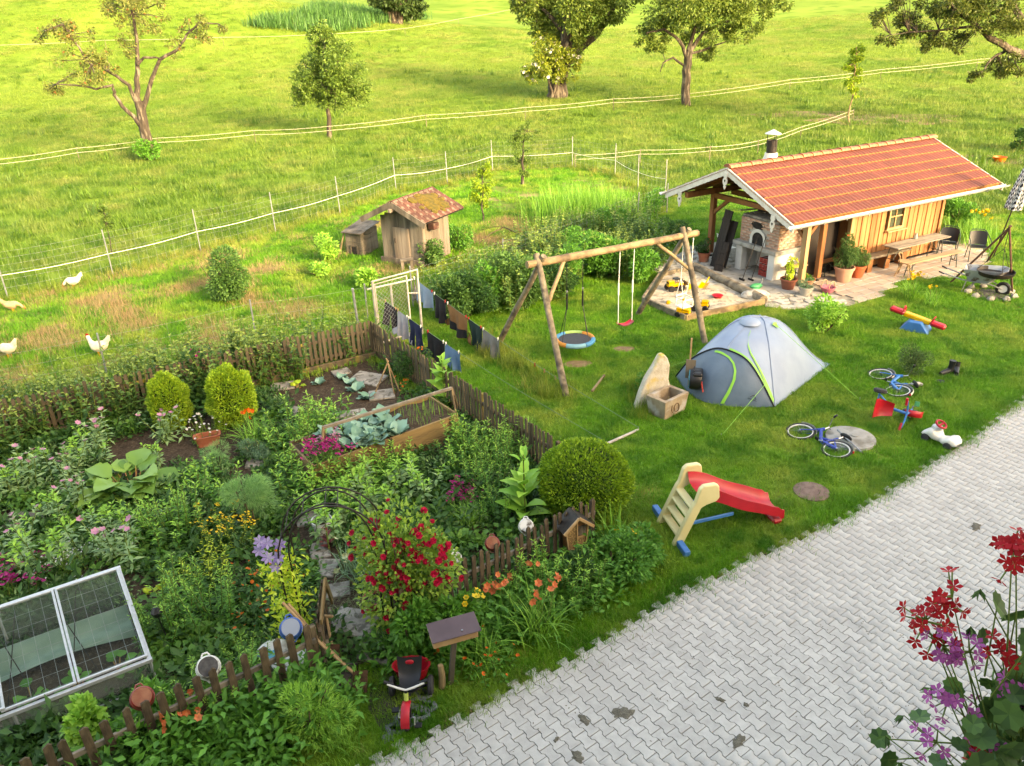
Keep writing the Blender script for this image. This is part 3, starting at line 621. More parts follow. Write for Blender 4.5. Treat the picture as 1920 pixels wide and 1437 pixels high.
for y, z in ((YF - .11, ZE - .03), (YB + .11, ZE - .03)):
    m = M(); n = 9; vs = []; us = (U0 - .2, U1 + .2)
    for rr in (.075, .066):
        for u in us: vs += [(u, y + rr * math.cos(math.pi + math.pi * i / (n - 1)), z + rr * math.sin(math.pi + math.pi * i / (n - 1))) for i in range(n)]
    fs = [(i, n + i, n + i + 1, i + 1) for i in range(n - 1)] + [(2 * n + i + 1, 3 * n + i + 1, 3 * n + i, 2 * n + i) for i in range(n - 1)] + [(0, 2 * n, 3 * n, n), (n - 1, 2 * n - 1, 4 * n - 1, 3 * n - 1)] + [(i, i + 1, 2 * n + i + 1, 2 * n + i) for i in range(n - 1)] + [(n + i + 1, n + i, 3 * n + i, 3 * n + i + 1) for i in range(n - 1)]
    m.add(vs, fs); gt = obj('gutter', m, m_alu, hut)
    if y < 0:
        for k in range(11):
            m = M(); u = U0 + .1 + k * .86; m.box((u, y + .01, z - .075), (.025, .16, .006)); m.box((u, y - .076, z - .03), (.025, .005, .1)); obj('gutter_bracket', m, m_metal, gt, False)
# frame timbers
for (u, y, mt, w_) in ((0, 0, m_pale, .16), (0, 3.8, m_larch2, .16), (.78, .12, m_larch2, .15), (1.9, .12, m_pale, .13)):
    zt = 2.0 if y in (0, 3.8) else 2.22
    m = M(); m.box((u, y, zt / 2 + .08), (w_, w_, zt - .12), bev=.01); p_ = obj('post', m, mt, hut, False); m = M(); m.box((u, y, .045), (.1, .1, .06)); obj('post_shoe', m, m_iron, p_, False)
for y, z in ((0, 2.12), (3.8, 2.12), (YR, 2.98)):
    m = M(); m.box(((U0 + U1) / 2, y, z), (U1 - U0 - .1, .14, .17), bev=.01); obj('purlin', m, m_larch2, hut, False)
for u in (0, .78):
    m = M(); m.box((u, 1.9, 1.98), (.13, 3.9, .15), bev=.01); obj('tie_beam', m, m_larch2, hut, False)
for a, b in (((0, 3.75, 1.45), (0, 3.1, 1.95)), ((0, .08, 1.45), (0, .65, 1.95)), ((.05, 0, 1.5), (.6, 0, 2.05))):
    m = M(); m.bar(a, b, .1, .1, bev=.008); obj('brace', m, m_larch2, hut, False)
for k in range(12):
    u = U0 + .3 + k * .74
    for back in (False, True):
        m = M(); m.bar(rp(u, .02, -.11, back), rp(u, .99, -.11, back), .08, .1); obj('rafter', m, m_larch2, hut, False)
# boarded room
def wallz(y): return ZE + (ZR - ZE) * (y - YF) / (YR - YF) - .16
front = 0.15; x = 1.97; k = 0
win = (3.50, 4.14, 1.14, 1.84)
while x < 5.92:
    w_ = .205; xe = min(x + w_, 5.95); zt = wallz(front)
    segs = [(.1, zt)] if xe < win[0] + .02 or x > win[1] - .02 else [(.1, win[2] - .02), (win[3] + .02, zt)]
    for z0, z1 in segs:
        m = M(); m.box(((x + xe) / 2, front, (z0 + z1) / 2), (xe - x - .022, .028, z1 - z0)); obj('wall_plank', m, m_larch, hut, False)
        if k % 2 == 0:
            m = M(); m.box((x, front - .028, (z0 + z1) / 2), (.075, .026, z1 - z0), bev=.004); obj('batten', m, m_larch, hut, False)
    x += w_; k += 1
m = M(); m.box((5.94, front - .01, 1.16), (.12, .1, 2.1), bev=.008); obj('corner_board', m, m_larch, hut, False)
for u, d in ((5.99, 1), (1.97, -1)):
    for j in range(18):
        y = .25 + j * .205; zt = min(wallz(y) if y < YR else ZE + (ZR - ZE) * (YB - y) / (YB - YR) - .16, 3.0)
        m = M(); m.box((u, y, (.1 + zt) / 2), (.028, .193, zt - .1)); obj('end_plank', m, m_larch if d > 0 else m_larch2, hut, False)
m = M(); m.box((3.95, front + .05, 1.15), (3.9, .03, 2.1)); obj('gap_shadow_sheet', m, m_dark, hut, False)  # dark sheet behind the planks paints the shadow in their gaps
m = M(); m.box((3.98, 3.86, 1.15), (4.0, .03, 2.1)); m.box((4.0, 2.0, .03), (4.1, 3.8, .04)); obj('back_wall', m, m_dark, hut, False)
m = M(); m.box((1.34, .55, 1.1), (1.12, .03, 2.1)); obj('door', m, m_dark, hut, False)  # dark panel painted as the shade inside the open doorway, no door leaf
wz = M(); wx0, wx1, wz0, wz1 = win
for c_, s_ in ((((wx0 + wx1) / 2, 0, wz1), (wx1 - wx0 + .1, .07, .06)), (((wx0 + wx1) / 2, 0, wz0), (wx1 - wx0 + .1, .07, .06)), ((wx0, 0, (wz0 + wz1) / 2), (.06, .07, wz1 - wz0 - .06)), ((wx1, 0, (wz0 + wz1) / 2), (.06, .07, wz1 - wz0 - .06))): wz.box((c_[0], front - .03, c_[2]), s_)
wf = obj('window', wz, m_pale, hut, False)
m = M(); m.box(((wx0 + wx1) / 2, front - .015, (wz0 + wz1) / 2), (.035, .03, wz1 - wz0 - .06)); m.box(((wx0 + wx1) / 2, front - .017, (wz0 + wz1) / 2), (wx1 - wx0 - .06, .03, .035)); obj('glazing_bar', m, m_pale, wf, False)
for i in (0, 1):
    for j in (0, 1):
        m = M(); m.box((wx0 + (wx1 - wx0) * (.27 + .46 * i), front + .005, wz0 + (wz1 - wz0) * (.27 + .46 * j)), ((wx1 - wx0) * .44, .006, (wz1 - wz0) * .44)); obj('pane', m, m_pane, wf, False)
m = M(); m.box(((wx0 + wx1) / 2, front - .09, wz0 - .05), (wx1 - wx0 + .2, .14, .035)); obj('sill', m, m_pale, wf, False)
# chimney through the roof
ch_ = thing('chimney', 'black flue pipe with pointed metal cap rising through the hut roof', 'chimney', HL(.95, 2.55, 0), ha)
m = M(); m.lathe([(.2, 1.6), (.2, 2.98)], 18); obj('lower_flue', m, m_black, ch_)
m = M(); m.lathe([(.34, 2.9), (.3, 3.0), (.2, 3.2), (.18, 3.32)], 20); obj('white_collar', m, m_wpaint, ch_)
m = M(); m.lathe([(.15, 3.28), (.15, 3.68), (.14, 3.68), (.14, 3.3)], 20); obj('pipe', m, m_iron, ch_)
for a in (0.4, 2.5, 4.6):
    m = M(); m.tube([(.155 * math.cos(a), .155 * math.sin(a), 3.5), (.155 * math.cos(a), .155 * math.sin(a), 3.88)], .01, 5); obj('cap_stay', m, m_iron, ch_)
m = M(); m.lathe([(.235, 3.86), (.235, 3.87), (.001, 3.99)], 20); obj('cap', m, m_alu, ch_)

# ------------------------------------------------------------------ brick oven
m_brick = mat('old_brick', C(200, 152, 130), C(220, 186, 164), scale=6, rough=.9, bump=.3, bscale=30, objvar=.22, c3=C(226, 212, 200), s3=6)
m_limew = mat('lime_plaster', C(224, 222, 218, .75), C(204, 202, 198, .75), scale=3, rough=.9, bump=.3, bscale=20)
m_soot_shade = mat('soot_and_shade', C(30, 28, 28), C(52, 48, 46), scale=9, rough=.95)  # soot of the oven, and dark painted for shaded openings
ov = thing('brick_oven', 'brick bread oven with arched mouth on white plastered base', 'oven', HL(-.3, .78, .03), ha)
m = M(); m.box((.12, .13, .38), (.24, .26, .76), bev=.02); m.box((.12, 1.45, .38), (.24, .26, .76), bev=.02); m.box((1.2, .79, .38), (.9, 1.58, .76), bev=.02); obj('plastered_base', m, m_limew, ov)
for y_ in (1.5, .05):
    m = M(); m.box((.5, y_, .38), (.6, .1, .76)); obj('side_plaster', m, m_limew, ov)
m = M(); m.box((.8, .79, .83), (1.74, 1.76, .13), bev=.015); obj('hearth_slab', m, m_conc, ov)
BZ0, BZ1, OX0, OX1, OY0, OY1 = .895, 1.62, .1, 1.62, .02, 1.56
m = M(); m.box(((OX0 + OX1) / 2, (OY0 + OY1) / 2, (BZ0 + BZ1) / 2 - .002), (OX1 - OX0 - .03, OY1 - OY0 - .03, BZ1 - BZ0 - .02)); obj('mortar_core', m, mat('mortar', C(204, 196, 186), C(186, 178, 168), scale=8, rough=.95, bump=.4), ov, False)
bmm = M(); bmm.box((0, 0, 0), (.222, .03, .068), bev=.008); bme = bmm.mesh('brick', False); bme.materials.append(m_brick)
bms = M(); bms.box((0, 0, 0), (.11, .03, .068), bev=.008); bse = bms.mesh('brick_half', False); bse.materials.append(m_brick)
ay, ar = .80, .29
for r in range(9):
    z = BZ0 + .042 + r * .08
    for face, lo, hi in (('f', OY0, OY1), ('s', OX0, OX1)):
        s = lo; k = 0
        while s < hi - .05:
            L_ = .11 if (k == 0 and r % 2) else .222; L_ = .11 if s + L_ > hi + .02 else L_; c_ = s + L_ / 2
            if not (face == 'f' and abs(c_ - ay) < ar + L_ * .32 and z < BZ0 + .48):
                o = bpy.data.objects.new('brick', bme if L_ > .2 else bse); COL.objects.link(o); o.parent = ov
                o.location = (OX0 - .002 + rnd.uniform(-.004, .003), c_, z) if face == 'f' else (c_, OY0 - .002 + rnd.uniform(-.004, .003), z)
                o.rotation_euler = (0, 0, math.pi / 2 if face == 'f' else 0)
            s += L_ + .012; k += 1
n = 14; m = M(); inn = []; out = []
for i in range(n + 1):
    a = math.pi * i / n; inn.append((ay - .22 * math.cos(a), BZ0 + .17 + .2 * math.sin(a))); out.append((ay - .31 * math.cos(a), BZ0 + .17 + .29 * math.sin(a)))
inn = [(ay - .22, BZ0)] + inn + [(ay + .22, BZ0)]; out = [(ay - .31, BZ0)] + out + [(ay + .31, BZ0)]; k = len(inn)
vs = [(OX0 - .03, y, z) for y, z in inn + out] + [(OX0 + .05, y, z) for y, z in inn + out]
m.add(vs, [(i + 1, i, k + i, k + i + 1) for i in range(k - 1)] + [(i, i + 1, 2 * k + i + 1, 2 * k + i) for i in range(k - 1)] + [(k + i + 1, k + i, 3 * k + i, 3 * k + i + 1) for i in range(k - 1)]); obj('arch_surround', m, m_limew, ov, False)
m = M(); m.prism([(y, z) for y, z in inn], 0, .02, Matrix(((0, 0, 1, OX0 - .02), (1, 0, 0, 0), (0, 1, 0, 0), (0, 0, 0, 1)))); obj('oven_mouth', m, m_soot_shade, ov, False)
m = M(); m.ell((.1, .85, BZ1 - .16), (.03, .3, .12), 12, 8, jit=.25); obj('soot_stain', m, m_soot_shade, ov)
m = M(); m.box((.86, .79, BZ1 + .03), (1.5, 1.5, .08), bev=.03); obj('top_slab', m, mat('oven_top', C(176, 166, 154), C(120, 110, 102), scale=5, rough=.95, bump=.5), ov)
m = M()
for k in range(16):
    a = rnd.uniform(-.6, .6); c_ = V3((rnd.uniform(.2, 1.5), rnd.uniform(.2, 1.4), BZ1 + .1 + rnd.random() * .12)); d = V3((math.cos(a), math.sin(a), rnd.uniform(-.05, .1))) * rnd.uniform(.3, .8); m.bar(c_ - d / 2, c_ + d / 2, .06, .03)
obj('stored_firewood', m, m_wood_grey, ov, False)
# red plastic crates stacked under the hearth
m_redp = mat('red_crate', C(196, 70, 60), C(176, 58, 52), scale=4, rough=.5)
for k in range(3):
    cr = thing('plastic_crate', ['red slatted crate under the oven hearth, lowest of its stack', 'red slatted crate under the oven hearth, middle of its stack', 'red slatted crate under the oven hearth, topmost of its stack'][k], 'crate', HL(-.02, 1.28, .05 + k * .19), ha, 'red crates under the oven')
    m = M()
    for z in (.02, .075, .13): m.box((0, -.14, z), (.36, .015, .035)); m.box((0, .14, z), (.36, .015, .035)); m.box((-.18, 0, z), (.015, .28, .035)); m.box((.18, 0, z), (.015, .28, .035))
    obj('slats', m, m_redp, cr, False); m = M(); m.box((0, 0, .01), (.36, .28, .015)); obj('base', m, m_redp, cr, False)
    m = M(); [m.box((sx * .175, sy * .135, .08), (.03, .03, .16)) for sx in (-1, 1) for sy in (-1, 1)]; obj('corner_posts', m, m_redp, cr, False)
# boards leaning beside the oven
for k, (u, w, h, wd, tl_) in enumerate(((-.75, 2.75, 1.75, .34, .26), (-.62, 2.62, 1.45, .42, .3), (-.95, 2.35, .9, .3, .35))):
    o = thing('leaning_board', ['tall dark plank door leaning left of the oven, farthest one', 'dark plank door leaning between the oven and the tall one', 'short dark board leaning low beside the oven leg'][k], 'board', HL(u, w, .05), ha, 'boards leaning by the oven')
    o.rotation_euler = (0, tl_, ha + .15 * k)
    for j in range(3):
        m = M(); m.box((0, (j - 1) * wd / 3, h / 2), (.03, wd / 3 - .008, h - rnd.random() * .05)); obj('plank', m, m_dark, o, False)
    for z in (.25, h - .3):
        m = M(); m.box((-.028, 0, z), (.026, wd * .95, .09)); obj('ledge', m, m_dark, o, False)
# fire irons
for k, (u, w, du) in enumerate(((-.75, 1.15, .36), (-.95, 1.3, .5))):
    o = thing('fire_iron', ['long iron peel leaning on the oven mouth', 'iron rake leaning on the oven hearth'][k], 'fire iron', HL(u, w, .05), ha)
    m = M(); m.tube([(0, 0, .02), (du, -.05 + .1 * k, 1.25)], .013, 6); obj('shaft', m, m_iron, o); m = M(); m.box((-.02, 0, .03), (.04, .2, .05)); obj('head', m, m_iron, o, False)
o = thing('hanging_rod', 'thin iron rod hanging from the hut eave beside the pale post', 'rod', HL(-.1, -.1, .6), ha); m = M(); m.tube([(0, 0, 0), (0, 0, 1.45)], .012, 6); obj('rod', m, m_rust, o); m = M(); m.tube([(0, .03, 1.45), (0, 0, 1.5), (0, -.04, 1.46)], .012, 6); obj('hook', m, m_rust, o)

# ------------------------------------------------------------------ furniture on the terrace
m_bench = mat('bench_board', C(206, 172, 132), C(180, 146, 108), scale=6, rough=.6, stretch=(.15, 1, 1), objvar=.1)
m_greyboard = mat('grey_board', C(176, 164, 148), C(146, 136, 122), scale=8, rough=.8, bump=.3, stretch=(.15, 1, 1), objvar=.1, c3=C(120, 112, 100), s3=6)
m_gleg = mat('green_steel', C(58, 78, 72), C(44, 60, 56), scale=9, rough=.5)
def beer_bench(name, label, a, b, w, h, m_top, n_boards=1, cat='bench', group=None):
    a, b = V3(a), V3(b); c_ = (a + b) / 2; L_ = (b - a).length; rz = math.atan2(b.y - a.y, b.x - a.x)
    t = thing(name, label, cat, (c_.x, c_.y, .045), rz, group)
    for j in range(n_boards):
        m = M(); m.box((0, (j - (n_boards - 1) / 2) * w / n_boards, h - .015), (L_ * (1 - .01 * rnd.random()), w / n_boards - .006, .03), bev=.004); obj('top_board', m, m_top, t, False)
    for s in (-1, 1):
        x = s * (L_ / 2 - .25)
        for y in (-1, 1):
            m = M(); m.tube([(x, y * w * .3, h - .03), (x + s * .04, y * w * .46, .01)], .014, 6); obj('leg', m, m_gleg, t)
        m = M(); m.tube([(x + s * .025, -w * .42, h * .45), (x + s * .025, w * .42, h * .45)], .012, 6); m.tube([(x + s * .03, 0, h * .45), (x - s * .3, 0, h - .03)], .01, 6); obj('stretcher', m, m_gleg, t)
    return t
beer_bench('beer_table', 'weathered grey folding table in front of the larch wall', HL(3.0, -.45), HL(5.4, -.42), .55, .77, m_greyboard, 5, 'table')
beer_bench('beer_bench', 'long folding bench on the open side of the grey table', HL(2.85, -1.12), HL(5.25, -1.16), .25, .47, m_bench)
beer_bench('beer_bench', 'short folding bench standing in front of the brick oven side', HL(-.3, .42), HL(.55, .42), .26, .47, m_bench)
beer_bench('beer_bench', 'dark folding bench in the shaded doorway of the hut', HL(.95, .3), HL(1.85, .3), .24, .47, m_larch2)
m = M(); o = thing('log', 'short split log lying on the bench by the oven', 'log', HL(-.05, .42, .52), ha + .4); m.tube([(-.16, 0, .07), (.16, 0, .07)], [.075, .07], 10); obj('bark', m, m_bark, o); m = M(); m.tube([(.155, 0, .07), (.165, 0, .07)], .06, 10); obj('cut_face', m, m_pale, o)
wb = thing('wall_bench', 'heavy plank bench against the larch wall', 'bench', HL(3.35, -.02, .045), ha)
m = M(); m.box((0, -.05, .44), (1.9, .34, .07), bev=.012); obj('seat', m, m_wood_grey, wb, False)
for x in (-.75, .0, .75):
    m = M(); m.box((x, -.05, .2), (.2, .26, .4), bev=.01); obj('support', m, m_larch2, wb, False)
ck = thing('wooden_stool_chair', 'rustic light wooden chair with splayed legs at the table end', 'chair', HL(3.1, -.95, .045), ha + .5)
m = M(); m.lathe([(.001, .42), (.19, .42), (.2, .44), (.19, .46), (.001, .46)], 16); obj('seat', m, m_bench, ck)
for a in (.7, 2.2, 3.9, 5.5):
    m = M(); m.tube([(.11 * math.cos(a), .11 * math.sin(a), .43), (.26 * math.cos(a), .26 * math.sin(a), 0)], [.02, .016], 7); obj('leg', m, m_bench, ck)
m = M(); m.tube([(.2 * math.cos(.7), .2 * math.sin(.7), .18), (.2 * math.cos(2.2), .2 * math.sin(2.2), .18)], .012, 6); m.tube([(.2 * math.cos(3.9), .2 * math.sin(3.9), .18), (.2 * math.cos(5.5), .2 * math.sin(5.5), .18)], .012, 6); obj('stretcher', m, m_bench, ck)
m = M(); m.tube([(-.18, .12, .45), (-.2, .14, .62), (-.12, .2, .66), (.1, .2, .66), (.18, .14, .62), (.17, .1, .45)], .017, 7); obj('backrest', m, m_bench, ck)
def armchair(p, rz, label):
    t = thing('metal_armchair', label, 'chair', p, rz, 'metal armchairs at the table')
    m = M(); m.grid(lambda a, b: (-.23 + .46 * a, -.2 + .4 * b, .43 - .03 * math.sin(a * math.pi) * math.sin(b * math.pi)), 6, 6); obj('seat', m, m_black, t)
    m = M(); m.grid(lambda a, b: ((-.25 + .5 * a), .2 + .1 * b - .12 * (2 * a - 1) ** 2 * .6, .44 + .4 * b - .06 * b * (2 * a - 1) ** 4), 8, 6); obj('backrest', m, m_black, t)
    for s in (-1, 1):
        m = M(); m.tube([(s * .26, -.26, 0), (s * .27, -.22, .4), (s * .29, -.15, .62), (s * .28, .05, .68), (s * .24, .22, .78)], .013, 7); obj('arm', m, m_gleg, t)
        m = M(); m.tube([(s * .24, .28, 0), (s * .22, .18, .43), (s * .24, .27, .8)], .013, 7); obj('rear_leg', m, m_gleg, t)
    m = M(); m.tube([(-.24, .27, .8), (-.15, .33, .87), (.15, .33, .87), (.24, .27, .8)], .013, 7); m.tube([(-.25, -.2, .43), (.25, -.2, .43)], .012, 6); obj('frame', m, m_gleg, t); return t
armchair(HL(5.85, -.35, .045), ha - 1.0, 'black woven metal armchair at the table end, nearer the hut'); armchair(HL(6.2, -1.1, .045), ha - .75, 'black woven metal armchair nearest the swing grill')
o = thing('preserving_jar', 'clear glass jar standing on the grey table', 'jar', HL(4.3, -.3, .82), 0); m = M(); m.lathe([(.05, 0), (.055, .02), (.055, .1), (.04, .13), (.042, .15), (.036, .15), (.045, .1), (.045, .02)], 14); obj('body', m, glassmat('jar_glass', C(220, 226, 222), .45), o); m = M(); m.lathe([(.043, .15), (.043, .165), (.001, .167)], 14); obj('lid', m, m_metal, o)
wc = thing('plastic_chair', 'white plastic garden chair behind the leaning boards', 'chair', HL(.1, 3.1, .05), ha + 1.4)
m = M(); m.grid(lambda a, b: (-.22 + .44 * a, -.2 + .4 * b, .42 - .02 * math.sin(a * math.pi)), 5, 5); obj('seat', m, m_white, wc)
m = M(); m.grid(lambda a, b: (-.22 + .44 * a, .2 + .12 * b, .42 + .42 * b), 5, 5); obj('backrest', m, m_white, wc)
for sx in (-1, 1):
    for sy in (-1, 1):
        m = M(); m.bar((sx * .21, sy * .19, .42), (sx * .25, sy * .25, 0), .045, .03); obj('leg', m, m_white, wc, False)
# ------------------------------------------------------------------ grill, parasol, barrow
gp = G(1867, 512, .62); gr = thing('swing_grill', 'round black pan hanging from a leaning iron tripod over a fire place', 'grill', (gp.x, gp.y, 0))
pt = V3((AT(1893, 427, gp.y + .1))) - V3((gp.x, gp.y, 0))
for f in (G(1898, 553, 0), G(1782, 530, 0), G(1850, 492, 0)):
    q = f - V3((gp.x, gp.y, 0)); m = M(); m.tube([q, pt + (pt - q) * .03], .028, 8); obj('pole', m, m_rust, gr)
m = M(); m.lathe([(.001, .56), (.4, .56), (.44, .6), (.46, .68), (.45, .68), (.42, .6), (.001, .575)], 26); obj('pan', m, m_iron, gr)
m = M(); [m.tube([(.44 * math.cos(a), .44 * math.sin(a), .68), (pt.x * .98, pt.y * .98, 1.25), (pt.x, pt.y, pt.z)], .008, 5) for a in (0.3, 2.4, 4.5)]; obj('chain', m, m_iron, gr)
o = thing('fire_place', 'ring of ash and charred stones under the hanging pan', 'fire place', (gp.x, gp.y, .01)); m = M(); m.ell((0, 0, 0), (.5, .5, .05), 16, 6, jit=.1); obj('ash', m, mat('ash', C(112, 108, 104), C(60, 56, 54), scale=9, rough=.95, bump=.5), o)
for k in range(9):
    a = k * .7; m = M(); m.ell((.55 * math.cos(a), .55 * math.sin(a), .05), (.11, .08, .08), 8, 6, jit=.3); obj('stone', m, m_stone, o)
m_zig, nt, n_, l_, b_ = _bsdf('zigzag_cloth'); tc = n_.new('ShaderNodeTexCoord'); sx = n_.new('ShaderNodeSeparateXYZ'); l_.new(tc.outputs['Generated'], sx.inputs[0])
at = n_.new('ShaderNodeMath'); at.operation = 'PINGPONG'; at.inputs[1].default_value = .05; l_.new(sx.outputs['X'], at.inputs[0]); a2 = n_.new('ShaderNodeMath'); a2.operation = 'ADD'; l_.new(at.outputs[0], a2.inputs[0]); l_.new(sx.outputs['Z'], a2.inputs[1])
a3 = n_.new('ShaderNodeMath'); a3.operation = 'PINGPONG'; a3.inputs[1].default_value = .035; l_.new(a2.outputs[0], a3.inputs[0]); a4 = n_.new('ShaderNodeMath'); a4.operation = 'GREATER_THAN'; a4.inputs[1].default_value = .0175; l_.new(a3.outputs[0], a4.inputs[0])
mz = n_.new('ShaderNodeMixRGB'); l_.new(a4.outputs[0], mz.inputs[0]); mz.inputs[1].default_value = C(36, 40, 54); mz.inputs[2].default_value = C(226, 228, 230, .75); l_.new(mz.outputs[0], b_.inputs['Base Color']); b_.inputs['Roughness'].default_value = .8
ub = G(1862, 483, 0); ut = AT(1935, 300, ub.y - .5) - ub; pz = thing('parasol', 'closed black and white zigzag parasol leaning at the edge of the terrace', 'parasol', ub)
m = M(); m.tube([(0, 0, 0), ut * 1.0], .02, 8); obj('pole', m, m_iron, pz)
m = M(); n = 18; ax = ut.normalized(); e1 = ax.orthogonal().normalized(); e2 = ax.cross(e1); vs = []
b0 = ut * .52
for i, (t, r) in enumerate(((0, .20), (.25, .19), (.55, .13), (.85, .07), (1.0, .03))):
    c_ = b0 + ut * .62 * t
    for j in range(n): a = 2 * math.pi * j / n; q = r * (1 + .22 * math.cos(j * math.pi)); vs.append(c_ + (e1 * math.cos(a) + e2 * math.sin(a)) * q)
m.add(vs, [(i * n + j, i * n + (j + 1) % n, (i + 1) * n + (j + 1) % n, (i + 1) * n + j) for i in range(4) for j in range(n)]); obj('folded_canopy', m, m_zig, pz, ang=2)
wp = G(1832, 548, 0); bw = thing('wheelbarrow', 'worn galvanised wheelbarrow parked beside the fire place', 'wheelbarrow', (wp.x, wp.y, 0), math.radians(-35))
m = M(); top = [(-.42, -.3), (.5, -.34), (.62, -.2), (.62, .2), (.5, .34), (-.42, .3)]; bot = [(-.25, -.17), (.2, -.18), (.26, -.1), (.26, .1), (.2, .18), (-.25, .17)]
k = 6; tv_ = [(x, y, .66 + (.06 if x > .4 else 0)) for x, y in top]; bv_ = [(x, y, .32) for x, y in bot]; inb = [(x * .96, y * .96, .335) for x, y in bot]; int_ = [(x * .97, y * .97, z) for x, y, z in tv_]
m.add(bv_ + tv_ + int_ + inb, [(5, 4, 3, 2, 1, 0)] + [(i, (i + 1) % k, k + (i + 1) % k, k + i) for i in range(k)] + [(k + i, k + (i + 1) % k, 2 * k + (i + 1) % k, 2 * k + i) for i in range(k)] + [(2 * k + i, 2 * k + (i + 1) % k, 3 * k + (i + 1) % k, 3 * k + i) for i in range(k)] + [tuple(range(3 * k, 4 * k))])
obj('tray', m, mat('worn_zinc', C(198, 204, 208), C(176, 182, 188), scale=4, rough=.5, metal=.3, c3=C(112, 86, 70), s3=5), bw)
for s in (-1, 1):
    m = M(); m.tube([(-1.0, s * .28, .52), (-.4, s * .24, .36), (.3, s * .16, .3), (.55, s * .07, .19)], .018, 7); obj('handle', m, m_metal, bw)
    m = M(); m.tube([(-.3, s * .22, .34), (-.36, s * .24, .02), (-.22, s * .24, .02), (-.1, s * .2, .32)], .015, 7); obj('leg', m, m_metal, bw)
    m = M(); m.tube([(-1.0, s * .28, .52), (-.86, s * .27, .475)], .022, 8); obj('grip', m, m_black, bw)
whl = M(); whl.tube([(.58 + .14 * math.cos(a), 0, .19 + .14 * math.sin(a)) for a in [i * 6.283 / 20 for i in range(20)]], .05, 8, closed=True); w_o = obj('wheel', whl, m_black, bw); m = M(); m.lathe([(.001, -.03), (.12, -.03), (.12, .03), (.001, .03)], 16, (.58, 0, .19), Matrix.Rotation(math.pi / 2, 3, 'X')); obj('rim', m, m_white, w_o)
# field stones along the hut
for k in range(14):
    m = M(); r = rnd.uniform(.12, .2); m.ell((0, 0, r * .6), (r * 1.2, r, r * .8), 10, 7, jit=.18); o = obj('field_stone', m, m_stone, loc=HL(6.3 + .22 * (k % 7) + rnd.uniform(-.05, .05), .75 + .35 * (k // 7) + rnd.uniform(-.1, .1), .02 + .1 * (k % 3 == 0))); o.rotation_euler = (0, 0, rnd.random() * 6)
    tag(o, 'rounded grey field stone in the heap by the hut corner', 'stone', 'field stones heaped by the hut')
tub = G(1873, 305); o = thing('feed_tub', 'small orange tub lying out on the bare meadow', 'tub', tub); m = M(); m.lathe([(.001, .0), (.2, 0), (.29, .26), (.31, .27), (.28, .27), (.19, .02), (.001, .02)], 18); obj('body', m, mat('orange_plastic', C(240, 110, 20), rough=.5), o); m = M(); [m.tube([(s * .29, -.06, .25), (s * .36, 0, .24), (s * .29, .06, .25)], .015, 6) for s in (-1, 1)]; obj('handle', m, MATS['orange_plastic'], o)
# ------------------------------------------------------------------ swing set
ZB = 2.42
bl_, br_ = G(988, 497, ZB), G(1308, 437, ZB); f1, f2, f3, f4 = G(1062, 745, 0), G(936, 643, 0), G(1322, 645, 0), G(1196, 590, 0)
O_ = (f1 + f2 + f3 + f4) / 4; O_.z = 0
sw = thing('swing_set', 'wooden swing frame of peeled logs on the lawn', 'swing set', O_)
def jl(a, b, n=7, j=.012): return [a.lerp(b, i / n) + V3((rnd.uniform(-j, j), rnd.uniform(-j, j), rnd.uniform(-j, j))) * (0 < i < n) for i in range(n + 1)]
def log(name, a, b, r0, r1, mt, par=None): m = M(); m.tube(jl(a - O_, b - O_), [r0 + (r1 - r0) * i / 7 + rnd.uniform(-.004, .004) for i in range(8)], 12); return obj(name, m, mt, par or sw)
bd = (br_ - bl_).normalized()
log('beam', bl_, br_, .085, .08, m_log)
tl_ = bl_ + bd * .28; tr_ = br_ - bd * .42
for a, b, r, mt in ((f1, tl_ + V3((0, -.05, 0)), .075, m_log_grey), (f2, tl_ + V3((.05, .05, -.02)), .07, m_log_grey), (f3, tr_ + V3((0, -.05, 0)), .075, m_log_grey), (f4, tr_ + V3((.05, .05, -.02)), .07, m_log_grey)):
    log('leg', a, b + (b - a).normalized() * .22, r, r * .9, mt)
log('brace', bl_.lerp(br_, .2) + V3((0, 0, -.06)), tl_.lerp(f1, .32), .045, .045, m_log); log('brace', bl_.lerp(br_, .74) + V3((0, 0, -.06)), tr_.lerp(f3, .32), .045, .045, m_log)
def onbeam(px, py): # point of the beam under which a rope hangs
    best = min((abs(px_of3(bl_.lerp(br_, t / 200))[0] - px), t) for t in range(201)); return bl_.lerp(br_, best[1] / 200) + V3((0, 0, -.08))
def px_of3(p):
    d = p - V3((0, 0, CAMZ)); k = d.dot(_fw); return 960 + FPX * d.dot(_rt) / k, 718.5 + FPX * d.dot(_dn) / k
# nest swing
n1, n2 = onbeam(1062, 490), onbeam(1093, 480); nc = (n1 + n2) / 2; nz = .42; nest = thing('nest_swing', 'round nest swing with coloured padded ring and black mat', 'swing', (nc.x, nc.y, nz))
m_pads = [mat('pad_' + n, C(*c_), C(*[int(v * .92) for v in c_]), scale=9, rough=.7) for n, c_ in (('blue', (64, 150, 196)), ('orange', (226, 150, 60)), ('lime', (168, 206, 120)), ('sky', (120, 180, 200)))]
NR_ = .43
for k in range(6):
    m = M(); m.tube([(NR_ * math.cos(a), NR_ * math.sin(a), 0) for a in [k * math.pi / 3 + (math.pi / 3 - .02) * i / 7 for i in range(8)]], .055, 9); obj('ring_pad', m, m_pads[(1, 2, 0, 1, 3, 0)[k]], nest)
m = M(); m.lathe([(.001, -.005), (NR_ - .03, .0), (NR_ - .03, .01), (.001, .004)], 30); obj('mat', m, mat('black_mesh', C(52, 54, 60), C(66, 68, 74), scale=60, rough=.8), nest)
